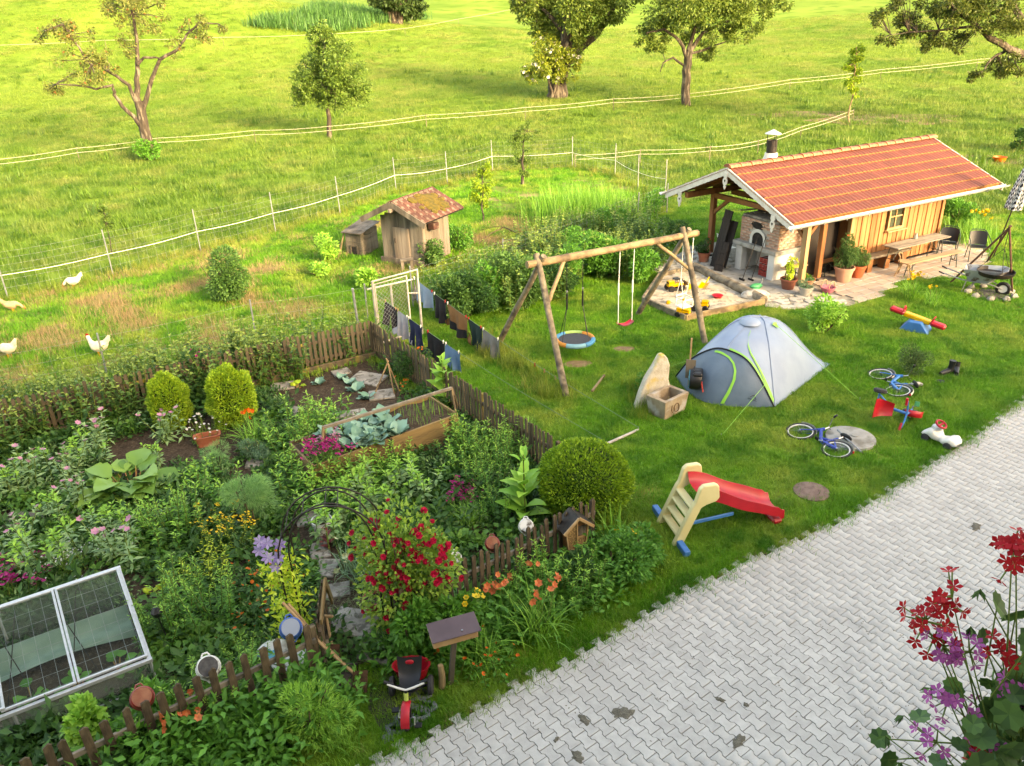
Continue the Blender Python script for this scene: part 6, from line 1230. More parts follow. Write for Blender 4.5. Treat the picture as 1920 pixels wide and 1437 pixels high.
for s in (-1, 1):
    for r in range(5):
        for k in range(8):
            f = (r + .5) / 5; x = cw / 2 + s * half * (1 - f); z = CH + .12 + rise * f; m = M()
            if r == k == 0 or True:
                o = obj('roof_tile', M().box((0, 0, 0), (half / 5 + .07, (CD + 2 * ov_) / 8 - .012, .028), bev=.01) if not (r or k) else bpy.data.meshes[tmn], m_oldtile, coop, False)
                if not (r or k): tmn = o.data.name
                o.location = (x, -ov_ + (CD + 2 * ov_) * (k + .5) / 8, z + .012); o.rotation_euler = (rnd.uniform(-.01, .01), s * csl + .05 * s, rnd.uniform(-.02, .02))
    m = M(); m.bar((cw / 2, -ov_ - .03, CR + .06), (cw / 2 + s * (half + .06), -ov_ - .03, CH + .03), .04, .16, up=(0, 1, 0)); 
    o = obj('bargeboard', M().bar((cw / 2, -ov_ - .03, CR + .06), (cw / 2 + s * (half + .06), -ov_ - .03, CH + .03), .17, .04, up=(0, 1, 0)), m_wood_grey, coop, False)
    m = M(); m.bar((cw / 2, CD / 2, CR + .085), (cw / 2 + s * half, CD / 2, CH + .075), CD + 2 * ov_ - .03, .03); obj('roof_deck', m, m_dark, coop, False)
for k in range(8): o = obj('ridge_tile', rm.copy(), None, coop); o.data.materials.clear(); o.data.materials.append(m_oldtile); o.location = (cw / 2, -ov_ + k * (CD + 2 * ov_ - .1) / 8, CR + .1); o.rotation_euler = (0, 0, math.pi / 2); o.scale = (.72, .8, .7)
for k, (f, y, rx, ry) in enumerate(((.62, .95, .34, .48), (.4, .75, .3, .3), (.78, .35, .16, .2), (.3, 1.25, .22, .25), (.2, .55, .12, .12), (.5, 1.5, .1, .16), (.88, .8, .08, .2), (.45, .3, .09, .12), (.7, 1.45, .12, .15), (.15, .95, .1, .1))):
    m = M(); m.ell((0, 0, 0), (rx, ry, .035), 16, 6, jit=.35); o = obj('moss_cushion', m, m_moss, coop); o.location = (cw / 2 + half * (1 - f), y, CH + .155 + rise * f); o.rotation_euler = (0, csl, 0)
m = M(); m.box((cw / 2, -.32, CR - .12), (.1, .5, .12), bev=.01); obj('ridge_beam', m, m_wood_grey, coop, False)
m = M(); m.box((cw + .2, .35, CH - .15), (.24, .3, .2), bev=.02); obj('nest_box', m, m_oldtile, coop)
hb_ = G(652, 478, 0); ht = thing('rabbit_hutch', 'small grey wooden hutch with slanting lid beside the coop', 'hutch', hb_, ca_ + .05)
for k in range(5): m = M(); m.box((.32, 0, .1 + k * .15), (.64, .025, .142)); obj('front_board', m, m_wood_grey, ht, False); m = M(); m.box((.65, .45, .1 + k * .17), (.025, .9, .162)); obj('side_board', m, m_wood_grey, ht, False)
m = M(); m.box((.32, .45, .42), (.6, .86, .8)); obj('inner_box', m, m_dark, ht, False)
for k in range(4): m = M(); m.box((-.05 + .21 * k + .1, .4, .88 + .02), (.2, 1.15, .025), Matrix.Rotation(.16, 3, 'X')); obj('lid_board', m, m_wood_grey, ht, False)
m = M(); [m.box(c_, s_) for c_, s_ in (((.32, -.03, .34), (.3, .03, .05)), ((.19, -.03, .18), (.05, .03, .3)), ((.45, -.03, .18), (.05, .03, .3)))]; fr_ = obj('hatch_frame', m, m_wood_grey, ht, False); m = M(); m.box((.32, -.02, .18), (.2, .02, .26)); obj('hatch_hole', m, m_soot_shade, fr_, False)  # hatch_hole is a dark panel painted as the shaded opening
a = G(638, 478, 0) - hb_; m = M(); m.tube([V3((-.25, -.12, 0)), V3((-.02, 0, .85))], .022, 7); obj('prop_stick', m, m_log, ht)
sp_ = G(764, 508, 0); st_ = thing('wooden_stool', 'low wooden stool in front of the coop', 'stool', sp_, .2); m = M(); m.box((0, 0, .36), (.42, .26, .05), bev=.012); obj('seat', m, m_wood_grey, st_, False); [obj('leg', M().box((s * .14, 0, .17), (.09, .2, .34)), m_wood_grey, st_, False) for s in (-1, 1)]
# ------------------------------------------------------------------ chickens
m_hen = mat('white_feathers', C(236, 228, 206, .75), C(216, 204, 176, .75), scale=9, rough=.8, bump=.4, bscale=30); m_hen2 = mat('buff_feathers', C(206, 180, 140), C(180, 152, 112), scale=9, rough=.8, bump=.4, bscale=30); m_comb = mat('comb_red', C(196, 40, 36), rough=.5); m_beak = mat('beak_yellow', C(226, 170, 70), rough=.5)
def hen(label, px, py, rz, mt, peck=False, s=1.0):
    p = G(px, py, 0); t = thing('chicken', label, 'chicken', p, rz, 'chickens in the run', scale=s)
    sk = [(-.26, .40, .02), (-.22, .36, .07), (-.15, .29, .10), (-.04, .25, .135), (.07, .25, .13), (.14, .29, .085)]
    sk += [(.19, .36, .052), (.21, .43, .042), (.225, .48, .045), (.235, .51, .02)] if not peck else [(.21, .26, .055), (.27, .2, .042), (.31, .15, .045), (.33, .12, .02)]
    m = M(); m.tube([(x, 0, z) for x, z, r in sk], [r for x, z, r in sk], 14); hx, hz = (.235, .485) if not peck else (.315, .14)
    obj('body', m, mt, t, ang=3)
    m = M(); [m.add([(x0, y * .5, .36 + .03 * k), (-.36 - .02 * k, y, .56 - .035 * abs(k)), (-.24, y, .33)], [(0, 1, 2)]) for k, (x0, y) in enumerate(((-.2, -.05), (-.2, -.02), (-.2, .02), (-.2, .05)))]; m.tube([(-.2, 0, .34), (-.28, 0, .44), (-.34, 0, .54)], [.07, .055, .015], 8); obj('tail', m, mt, t)
    for y in (-1, 1):
        m = M(); m.ell((-.03, y * .105, .27), (.17, .04, .085), 12, 8, Matrix.Rotation(.25, 3, 'Y')); obj('wing', m, mt, t)
        m = M(); m.tube([(.0, y * .05, .16), (.01, y * .05, .09), (.0, y * .05, .0)], [.035, .014, .012], 7); [m.tube([(0, y * .05, .01), (.07 * math.cos(a), y * .05 + .07 * math.sin(a), .006)], .007, 5) for a in (-.5, 0, .5, 3.1)]; obj('leg', m, m_beak, t)
        m = M(); m.ell((hx + .015, y * .04, hz + .005), .008, 6, 5); obj('eye', m, m_black, t)
    m = M(); m.prism([(hx - .05, hz + .03), (hx - .03, hz + .075), (hx - .01, hz + .05), (hx + .01, hz + .08), (hx + .03, hz + .05), (hx + .04, hz + .02)], -.008, .008, Matrix(((1, 0, 0, 0), (0, 0, 1, 0), (0, 1, 0, 0), (0, 0, 0, 1)))); obj('comb', m, m_comb, t, False)
    m = M(); m.tube([(hx + .035, 0, hz), (hx + .075, 0, hz - .015)], [.016, .003], 7); obj('beak', m, m_beak, t); m = M(); m.ell((hx + .035, 0, hz - .045), (.014, .012, .03), 8, 6); obj('wattle', m, m_comb, t); return t
hen('white hen standing upright on the straw near the nettles', 190, 668, math.pi * .93, m_hen, s=1.05); hen('white hen pecking at the far edge by the wire fence', 140, 541, math.pi * 1.0, m_hen, True, .95); hen('white hen with lowered head cut by the left picture edge', 20, 671, math.pi * .9, m_hen, True, 1.0); hen('buff brown hen beside the wire fence', 26, 586, .2, m_hen2, True, .9)
# ------------------------------------------------------------------ raised bed
m_bedw = mat('bed_plank', C(170, 140, 92), C(140, 114, 76), scale=4, rough=.8, bump=.3, stretch=(.15, 1, 1), objvar=.1, c3=C(112, 92, 64), s3=3)
RZ = .52; ra, rb = G(588, 873, RZ), G(858, 776, RZ); rd = (rb - ra); RL = rd.length; RA = math.atan2(rd.y, rd.x); RD = 1.05
bed = thing('raised_bed', 'long raised bed of wide planks planted with cabbages', 'raised bed', (ra.x, ra.y, 0), RA)
for y, nm in ((0, 'front_plank'), (RD, 'rear_plank')):
    for k in range(3):
        for x0, x1 in ((0, RL * .5 - .01), (RL * .5 + .01, RL)):
            m = M(); m.box(((x0 + x1) / 2, y, RZ * (k + .5) / 3), (x1 - x0, .04, RZ / 3 - .006), bev=.005); obj(nm, m, m_bedw, bed, False)
for x in (0, RL):
    for k in range(3): m = M(); m.box((x, RD / 2, RZ * (k + .5) / 3), (.04, RD - .05, RZ / 3 - .006), bev=.005); obj('end_plank', m, m_bedw, bed, False)
m = M(); m.box((RL * .5, -.032, RZ / 2), (.06, .025, RZ)); obj('batten', m, m_wood_dark, bed, False)
m = M(); m.grid(lambda a, b: (.03 + (RL - .06) * a, .03 + (RD - .06) * b, RZ - .06 + .03 * math.sin(a * 23 + b * 5) * math.sin(b * 11)), 30, 12); obj('bed_soil', m, m_soil, bed)
a, b = G(606, 802, 1.02), G(847, 728, 1.02); o = thing('drying_bar', 'weathered bar on crossed sticks above the raised bed', 'bar', ((a + b) / 2).xy.to_3d()); c_ = V3(((a + b) / 2).xy.to_3d())
m = M(); m.bar(a - c_, b - c_, .05, .055, bev=.006); obj('bar', m, m_wood_grey, o, False)
for e, s in ((a, -1), (b, 1)):
    for dy in (-.12, .3): m = M(); m.bar(e - c_ + V3((0, 0, .02)), e - c_ + V3((s * .06, dy, -.52)), .03, .035); obj('support_stick', m, m_log, o, False)
ap = G(728, 740, 0); tq = thing('bean_tripod', 'three sticks tied to a small tripod in the soil bed', 'plant support', ap); tip_ = AT(727, 680, ap.y + .1) - ap
for k, (px, py) in enumerate(((700, 745), (740, 743), (750, 736))): f = G(px, py, 0) - ap; m = M(); m.tube([f, tip_ + (tip_ - f) * (.06 + .04 * k)], .016, 7); obj('stick', m, m_log, tq)
gp_ = bpy.data.objects['garden_soil']
for k, (px, py, w, d, rz) in enumerate(((530, 726, .5, .35, .3), (690, 712, .75, .55, -.4), (716, 742, .55, .45, .2), (541, 780, .3, .7, -.35), (643, 780, .95, .25, .3), (640, 700, .4, .3, .5), (508, 825, .4, .35, .2), (505, 850, .45, .35, .25), (784, 885, .5, .3, .4), (665, 1170, .62, .5, -.25), (705, 1225, .5, .35, -.3), (600, 1035, .3, .42, .3), (612, 1068, .32, .4, -.1), (630, 1110, .4, .3, .2), (575, 975, .35, .35, .4), (128, 915, .3, .22, .3), (200, 770, .4, .25, .3), (480, 870, .35, .3, .1))):
    p = G(px, py, .01); m = M(); m.box((0, 0, .02), (w, d, .05), bev=.01); o = obj('stepping_slab', m, m_stone, gp_, loc=p); o.rotation_euler = (rnd.uniform(-.03, .03), rnd.uniform(-.03, .03), rz)
path = sheet('entrance_path', pix((700, 1248), (770, 1262), (800, 1330), (735, 1400), (690, 1330)), .007, m_joint, 'small dark setts at the garden entrance')
for i in range(5):
    for j in range(8):
        p = G(712, 1400, 0) + V3((.15 * j * .5 - .05 + .02 * i, .14 * i + .12 * j, .012)) + V3((.11 * i, -.04 * i, 0))
        if inpoly(np.array([[p.x, p.y]]), pix((695, 1240), (775, 1255), (815, 1330), (735, 1408), (685, 1330)))[0]: m = M(); m.box((0, 0, 0), (.135, .125, .03), bev=.012); o = obj('sett', m, m_slate, path, loc=p); o.rotation_euler = (0, 0, .5 + rnd.uniform(-.08, .08))
# ------------------------------------------------------------------ cold frame
FRc, FLc, RRc = G(281, 1238, .42), G(36, 1333, .42), G(222, 1066, .72); cu = (FLc - FRc); cu.z = 0; cu.normalize(); cv = RRc - FRc; cv.z = 0; CFD = cv.length; cf = thing('cold_frame', 'aluminium cold frame with sliding glass lids', 'cold frame', (FRc.x, FRc.y, 0)); CFL = 2.9
def cp(u, v, z): return V3((cu.x * u, cu.y * u, 0)) + V3((cv.x * v, cv.y * v, 0)) + V3((0, 0, z))
m_polyc = glassmat('twinwall_sheet', C(190, 202, 196), .2, .3); m_glass = glassmat('frame_glass', C(120, 130, 126), .035, .06)
def rod(a, b, w, h, nm='profile', mt=None): m = M(); m.bar(a, b, w, h, bev=.004); return obj(nm, m, mt or m_alu, cf, False)
for v, z in ((0, .42), (1, .72)): rod(cp(-.03, v, z), cp(CFL, v, z), .05, .05, 'top_profile'); rod(cp(0, v, .03), cp(CFL, v, .03), .03, .04, 'base_profile')
for u in (0, CFL): rod(cp(u, 0, .42), cp(u, 1, .72), .05, .05, 'side_profile')
for u in (0, CFL / 2, CFL): rod(cp(u, 0, .03), cp(u, 0, .40), .03, .03, 'corner_post'); rod(cp(u, 1, .03), cp(u, 1, .70), .03, .03, 'corner_post')
def quad(nm, pts, mt): m = M(); q = [V3(p) for p in pts]; nn = (q[1] - q[0]).cross(q[2] - q[0]).normalized() * .006; m.add(q + [p + nn for p in q], [(0, 3, 2, 1), (4, 5, 6, 7), (0, 1, 5, 4), (1, 2, 6, 5), (2, 3, 7, 6), (3, 0, 4, 7)]); return obj(nm, m, mt, cf, False)
quad('front_sheet', [cp(.02, 0, .05), cp(CFL / 2 - .02, 0, .05), cp(CFL / 2 - .02, 0, .40), cp(.02, 0, .40)], m_polyc); quad('front_sheet', [cp(CFL / 2 + .02, 0, .05), cp(CFL - .02, 0, .05), cp(CFL - .02, 0, .40), cp(CFL / 2 + .02, 0, .40)], m_polyc)
quad('side_sheet', [cp(0, .02, .05), cp(0, .98, .05), cp(0, .98, .70), cp(0, .02, .41)], m_polyc); quad('rear_sheet', [cp(.02, 1, .05), cp(CFL - .02, 1, .05), cp(CFL - .02, 1, .70), cp(.02, 1, .70)], m_polyc)
z_ = lambda v: .42 + .3 * v + .035
for k, (u0, u1, dz_) in enumerate(((.0, .78, 0), (.78, 1.56, 0), (1.5, 2.3, .03), (2.2, 2.9, .0))):
    for u in (u0 + .02, u1 - .02): rod(cp(u, .02, z_(.02) + dz_), cp(u, .98, z_(.98) + dz_), .028, .03, 'lid_bar')
    for v in (.03, .97): rod(cp(u0 + .02, v, z_(v) + dz_), cp(u1 - .02, v, z_(v) + dz_), .03, .03, 'lid_bar')
    quad('lid_pane', [cp(u0 + .03, .04, z_(.04) + dz_), cp(u1 - .03, .04, z_(.04) + dz_), cp(u1 - .03, .96, z_(.96) + dz_), cp(u0 + .03, .96, z_(.96) + dz_)], m_glass if k < 2 else m_polyc)
A, B = [], []
for k in range(13): A.append(cp(.05 + k * .15, .03, .5)); B.append(cp(.05 + k * .15, .97, .79))
for k in range(8): A.append(cp(.03, .06 + k * .13, .505 + .3 * (.06 + k * .13) - .005)); B.append(cp(1.9, .06 + k * .13, .505 + .3 * (.06 + k * .13) - .005))
npart('wire_grid', [stalks(np.array([tuple(v - V3((0, 0, .06))) for v in A]), np.array([tuple(v - V3((0, 0, .06))) for v in B]), .0028, 4)], m_metal, cf)
m = M(); m.box(cp(CFL / 2, .5, .06), (CFL - .1, CFD - .15, .08), math.atan2(cu.y, cu.x)); obj('soil', m, m_soil, cf, False)
m = M(); m.grid(lambda a, b: cp(.05 + 2.6 * a, .55 + .25 * b, .12 + .2 * b + .08 * math.sin(a * 5) * (1 - b) + .04 * math.sin(b * 7 + a * 3)), 24, 8); obj('fleece', m, mat('garden_fleece', C(150, 176, 160), C(128, 156, 140), scale=4, rough=.9), cf, ang=3)
for u in (.55, 1.25): rod(cp(u, .3, .1), cp(u + .3, .95, .66), .012, .012, 'brace', m_iron); rod(cp(u + .3, .3, .1), cp(u, .95, .66), .012, .012, 'brace', m_iron)
# ------------------------------------------------------------------ enamel pots hung over the pickets
def pot_on_fence(label, px, py, z, r, h, m_body, m_bot, handles=True, cat='pot', y=None):
    c_ = G(px, py, z); t = thing('enamel_pot', label, cat, c_, group='pots hung on the picket tops'); ax = (V3((0, 0, CAMZ + 1.5)) - c_).normalized(); t.rotation_euler = ax.to_track_quat('Z', 'X').to_euler()
    m = M(); m.lathe([(r * 1.06, -h), (r * 1.1, -h), (r * 1.02, -h * .95), (r * .98, -.02), (r * .9, 0), (r * .86, .004), (r * .82, -.006)], 24); obj('body', m, m_body, t); m = M(); m.lathe([(.001, .002), (r * .84, .002), (r * .84, -.02)], 24); obj('base', m, m_bot, t)
    if handles: [obj('handle', M().tube([(s * r * 1.0, -r * .35, -h * .75), (s * r * 1.28, -r * .2, -h * .75), (s * r * 1.28, r * .2, -h * .75), (s * r * 1.0, r * .35, -h * .75)], r * .09, 6), m_body, t) for s in (-1, 1)]
    return t
m_eb, m_ew, m_er = mat('blue_enamel', C(60, 110, 190), C(52, 98, 176), scale=4, rough=.25), mat('white_enamel', C(230, 230, 226, .75), C(212, 212, 208, .75), scale=6, rough=.25, c3=C(120, 110, 100), s3=9), mat('red_enamel', C(160, 40, 44), C(146, 64, 56), scale=6, rough=.35)
m_gb, m_bb, m_rb = mat('grey_enamel_base', C(150, 164, 184), rough=.3), mat('sooty_base', C(86, 84, 84), C(60, 58, 58), scale=20, rough=.6), mat('rusty_base', C(156, 88, 66), C(178, 120, 92), scale=9, rough=.8, bump=.3)
pot_on_fence('blue enamel pot upside down on a picket by the leaning tools', 545, 1177, .93, .125, .13, m_eb, m_gb); pot_on_fence('white enamel pot with dark base upside down on the fence', 390, 1250, .93, .125, .14, m_ew, m_bb); pot_on_fence('rusty red enamel pot upside down in front of the cold frame', 266, 1307, .93, .115, .12, m_er, m_rb)
pot_on_fence('cream enamel jug upside down on a picket beside the roses', 853, 1045, .92, .085, .16, m_ew, m_ew); pot_on_fence('small red enamel pot with pale base on the dark fence', 923, 1018, .92, .095, .1, m_er, m_rb); pot_on_fence('striped pot half hidden by leaves left of the insect house', 986, 985, .92, .1, .14, m_ew, m_ew)
# ------------------------------------------------------------------ insect house, letter box
ih = G(1073, 1056, 0); IH = thing('insect_house', 'wooden insect house with dark gabled roof on the fence', 'insect house', (ih.x + .02, ih.y - .06, .36), .42)
m_reed = mat('reed_filling', C(196, 160, 106), C(120, 92, 62), scale=60, rough=.9, bump=1.0, bscale=70, detail=2)
xz = Matrix(((1, 0, 0, 0), (0, 0, 1, 0), (0, 1, 0, 0), (0, 0, 0, 1)))
m = M(); m.prism([(-.13, 0), (.13, 0), (.18, .38), (0, .54), (-.18, .38)], -.08, .10, xz); obj('body', m, m_larch2, IH, False)
m = M(); m.prism([(-.11, .03), (-.01, .03), (-.01, .46), (-.155, .37)], -.088, -.082, xz); obj('reed_panel', m, m_reed, IH, False)
for z0, z1 in ((.03, .19), (.22, .38)): m = M(); m.prism([(.02, z0), (.11 + z0 * .12, z0), (.11 + z1 * .12, z1), (.02, z1)], -.088, -.082, xz); obj('cone_panel', m, m_reed if z0 < .1 else m_bark, IH, False)
m = M(); [m.bar((x, -.092, z0), (x2, -.092, z1), .02, .02, up=(0, 1, 0)) for x, z0, x2, z1 in ((-.13, 0, -.18, .38), (.13, 0, .18, .38), (-.13, .01, .13, .01), (0, .01, 0, .5), (.0, .2, .15, .2))]; obj('front_frame', m, m_pale, IH, False)
for s in (-1, 1): m = M(); m.bar((0, 0, .565), (s * .24, 0, .355), .30, .022); ro_ = obj('roof_panel', m, m_iron, IH, False); m = M(); m.bar((0, -.152, .565), (s * .24, -.152, .355), .02, .04); obj('roof_edge', m, m_pale, ro_, False)
m = M(); m.box((0, .06, -.15), (.06, .06, .35)); obj('post', m, m_wood_dark, IH, False)
lb = G(845, 1282, 0); lt = G(852, 1196, .78); LB = thing('letter_box', 'wooden letter box with brown metal lid on a leaning post', 'letter box', lb, .33); lo = (lt - lb); lo = Matrix.Rotation(-.33, 3, 'Z') @ lo
m = M(); m.bar((0, 0, 0), lo + V3((0, 0, .0)), .06, .05, bev=.005); obj('post', m, m_wood_grey, LB, False)
m = M(); m.box(lo + V3((0, .02, .06)), (.54, .2, .15), bev=.006); bxo = obj('box', m, m_pale, LB, False)
m = M(); m.box(lo + V3((0, -.0, .155)), (.585, .29, .016), Matrix.Rotation(.18, 3, 'X'), bev=.004); ld = obj('lid', m, mat('brown_lid', C(112, 92, 96), C(100, 82, 86), scale=5, rough=.45, metal=.2), LB, False); m = M(); m.lathe([(.001, .01), (.012, .01), (.012, 0)], 10, lo + V3((.08, -.08, .15))); obj('knob', m, m_metal, ld)
sp_ = G(829, 1290, 0); o = thing('fence_stump', 'short wooden stake beside the letter box post', 'stake', sp_); m = M(); m.tube([(0, 0, 0), (.01, .02, .2), (0, .03, .33)], [.045, .042, .035], 9); obj('stake', m, m_log, o); m = M(); m.tube([(0, .03, .33), (0, .031, .337)], .03, 9); obj('cut_top', m, m_pale, o)
# ------------------------------------------------------------------ rose arch, gate leaf, tools
aL, aR = G(556, 1222, 0), G(742, 1196, 0); ad = (aR - aL); AW = ad.length; RAH = thing('rose_arch', 'black tubular rose arch over the garden entrance', 'trellis arch', aL, math.atan2(ad.y, ad.x)); HS, HT = 1.45, 2.15
def arch(y, s=0): return [(s, y, 0), (s, y, HS * .5), (s, y, HS)] + [(AW / 2 - (AW / 2 - s) * math.cos(math.pi * k / 14), y, HS + (HT - HS) * math.sin(math.pi * k / 14)) for k in range(1, 14)] + [(AW - s, y, HS), (AW - s, y, HS * .5), (AW - s, y, 0)]
for y, s in ((0, 0), (.42, 0), (.06, .12), (.36, .12)): m = M(); m.tube(arch(y, s), .011, 7); obj('hoop', m, m_iron, RAH)
for k in range(9):
    p = arch(0)[2 + int(k * 1.75)]; m = M(); m.tube([p, (p[0], .42, p[2])], .007, 5); obj('rung', m, m_iron, RAH)
gh = C1 + V3((.04, .06, 0)); GT = thing('garden_gate', 'open picket gate with a pale top board inside the arch', 'gate', gh, math.radians(97))
for k in range(6): m = M(); m.box((.1 + k * .15, .03, .44), (.075, .022, .8 - .03 * abs(k - 2.5)), bev=.004); obj('picket', m, m_wood_dark, GT, False)
for z in (.2, .68): m = M(); m.box((.5, 0, z), (1.0, .035, .07)); obj('rail', m, m_wood_dark, GT, False)
m = M(); m.bar((.04, -.03, .82), (.75, -.03, .88), .03, .09, bev=.005); obj('pale_board', m, m_bedw, GT, False); m = M(); m.bar((.75, -.03, .88), (1.04, -.03, .3), .03, .1, bev=.005); obj('pale_board', m, m_bedw, GT, False)
def tool(name, label, top, bot, kind, z1):
    b = G(*bot, 0); a = AT(*top, b.y + .35); a = V3(a); o = thing(name, label, 'garden tool', b, 0, 'tools leaning at the gate'); v = a - b; m = M(); m.tube([V3((0, 0, .12 if kind else .03)), v * .5 + V3((0, 0, -.01)), v], .018, 8); obj('handle', m, m_pale, o)
    if kind == 'spade': m = M(); m.grid(lambda s, t: (-.09 + .18 * s + .02 * t, -.10 * (1 - t) - .02, .02 + .26 * t + .01 * (2 * s - 1) ** 2), 4, 4); obj('blade', m, m_rust, o)
    if kind == 'fork': m = M(); [m.tube([(x, -.06, .0), (x, -.02, .25)], .008, 5) for x in (-.08, -.027, .027, .08)]; m.tube([(-.08, -.02, .25), (.08, -.02, .25)], .012, 6); obj('tines', m, m_iron, o)
    if kind == 'T': m = M(); m.tube([v + V3((-.09, .02, .01)), v + V3((.09, -.02, .03))], .02, 8); obj('grip', m, m_pale, o); m = M(); m.grid(lambda s, t: (-.1 + .2 * s, -.02 - .08 * t, .02 + .28 * (1 - t)), 4, 4); obj('blade', m, m_rust, o)
tool('spade', 'long handled rusty spade leaning across the gate post', (530, 1130), (678, 1288), 'spade', 1.2); tool('digging_fork', 'long handled fork leaning beside the rusty spade', (540, 1132), (662, 1272), 'fork', 1.2); tool('spade', 'short T handled spade leaning on the open gate', (612, 1158), (628, 1240), 'T', .9)
p = G(652, 1288, 0); m = M(); m.ell((0, 0, .08), (.16, .12, .12), 10, 7, jit=.2); o = obj('tree_stump', m, m_bark, loc=p); tag(o, 'dark chopped stump beside the rusty spade blade', 'stump')
# ------------------------------------------------------------------ containers in the garden
def flowerpot(label, px, py, r, h, mt, group='terracotta pots', z=.0, n=22, name='flower_pot', soil=True, loc=None):
    p = loc or G(px, py, z); t = thing(name, label, 'pot', p, 0, group); m = M(); m.lathe([(.001, 0), (r * .68, 0), (r * .92, h * .8), (r, h * .82), (r * 1.03, h), (r * .92, h), (r * .88, h * .86)], n); obj('body', m, mt, t)
    if soil: m = M(); m.lathe([(.001, h * .87), (r * .9, h * .86)], n); obj('soil', m, m_soil, t)
    return t
flowerpot('empty terracotta pot of dark soil beside the rose arch', 704, 1150, .15, .27, m_terra)
o = thing('planter_trough', 'rounded rectangular clay trough among the white daisies', 'planter', G(392, 834, 0), .35); m = M(); R_ = [(math.copysign(.24, math.cos(a)) * abs(math.cos(a)) ** .4, math.copysign(.12, math.sin(a)) * abs(math.sin(a)) ** .4) for a in [i * 6.283 / 28 for i in range(28)]]
k = 28; vs = [(x * .8, y * .8, 0) for x, y in R_] + [(x, y, .2) for x, y in R_] + [(x * 1.06, y * 1.1, .22) for x, y in R_] + [(x * .9, y * .85, .22) for x, y in R_] + [(x * .85, y * .8, .12) for x, y in R_]; m.add(vs, [(j * k + i, j * k + (i + 1) % k, (j + 1) * k + (i + 1) % k, (j + 1) * k + i) for j in range(4) for i in range(k)] + [tuple(range(4 * k, 5 * k))]); obj('body', m, m_terra, o)
m = M(); m.ell((0, 0, .14), (.18, .08, .03), 12, 5, jit=.2); obj('soil', m, m_soil, o)
flowerpot('old white bucket planter at the inner end of the path', 608, 1008, .16, .34, m_ew, 'containers by the path')
o = thing('plank_pile', 'few grey old planks lying in the flower bed', 'planks', G(20, 990, .05), -.25)
for k in range(4): m = M(); m.box((.05 * k, .16 * k - .2, .04 + .03 * (k % 2)), (1.1 - .1 * k, .15, .03), .06 * (k - 1.5), bev=.004); obj('plank', m, m_wood_grey, o, False)
for k, (px, py, r, h, mt, lb_) in enumerate(((547, 1262, .2, .22, m_ew, 'white enamel basin behind the pickets near the tools'), (512, 1252, .13, .25, m_white, 'white plastic bucket behind the pickets'), (566, 1252, .12, .2, glassmat('clear_plastic', C(214, 222, 220), .4), 'clear plastic tub beside the enamel basin'))):
    o = thing('basin', lb_, 'container', G(px, py, 0), 0, 'containers behind the front fence'); m = M(); m.lathe([(.001, .0), (r * .75, 0), (r, h), (r * 1.08, h + .01), (r * .97, h), (r * .72, .012), (.001, .012)], 22); obj('body', m, mt, o); m = M(); m.lathe([(r * 1.04, h), (r * 1.1, h + .012), (r * 1.04, h + .02)], 22); obj('rim', m, m_turq if k == 1 else mt, o)
o = thing('cloth_bag', 'crumpled white sack behind the dark pickets', 'sack', G(520, 1240, 0)); m = M(); m.ell((0, 0, .14), (.22, .16, .16), 16, 10, jit=.3); obj('sack', m, m_white, o); m = M(); m.ell((.1, .02, .26), (.08, .07, .06), 10, 7, jit=.3); obj('neck', m, m_white, o)
p = G(287, 1150, .55); o = thing('solar_lamp', 'small black garden lamp head on a stake beside the cold frame', 'lamp', (p.x + .1, p.y, 0)); m = M(); m.tube([(0, 0, 0), (-.05, 0, .5)], .008, 6); obj('stake', m, m_black, o); m = M(); m.lathe([(.02, .48), (.06, .52), (.075, .58), (.03, .64), (.001, .645)], 8, (-.05, 0, 0)); obj('head', m, m_black, o)
# ------------------------------------------------------------------ pots and basket on the terrace (plants follow)
for lb_, u, w, r, h, mt in (('terracotta pot with flowers behind the dark rear post', -.61, 3.39, .2, .3, m_terra), ('brown pot with climbing flowers before the pale post', -.43, .05, .23, .3, mat('brown_pot', C(150, 88, 70), C(136, 78, 62), scale=4, rough=.6)), ('pale pot with silvery lavender at the terrace edge', -.44, -.6, .2, .24, m_flag), ('wide orange bowl pot between post and basket', .25, .02, .24, .18, m_terra), ('large pale terracotta pot with tall oleander', 1.37, -.3, .28, .42, mat('pale_terracotta', C(224, 172, 146, .6), C(208, 152, 126, .6), scale=4, rough=.8)), ('orange terracotta pot with bushy oleander by the wall bench', 1.98, -.25, .25, .36, mat('orange_terracotta', C(206, 104, 66), C(192, 92, 58), scale=4, rough=.75))):
    flowerpot(lb_, 0, 0, r, h, mt, 'plant pots on the terrace', loc=HL(u, w, .047))
o = thing('pink_basket', 'pink basket bag with two round handles on the slabs', 'basket', HL(.25, -.75, .047), .6); m_pink = mat('pink_fabric', C(214, 130, 146), C(196, 100, 120), scale=14, rough=.8)
m = M(); m.lathe([(.001, 0), (.13, 0), (.2, .12), (.21, .15), (.19, .15), (.12, .02), (.001, .02)], 18); obj('bag', m, m_pink, o); [obj('handle', M().tube([(s * .0 + .13 * math.cos(a), s * .12, .13 + .2 * math.sin(a)) for a in [math.pi * i / 12 for i in range(13)]], .012, 6), m_bench, o) for s in (-1, 1)]
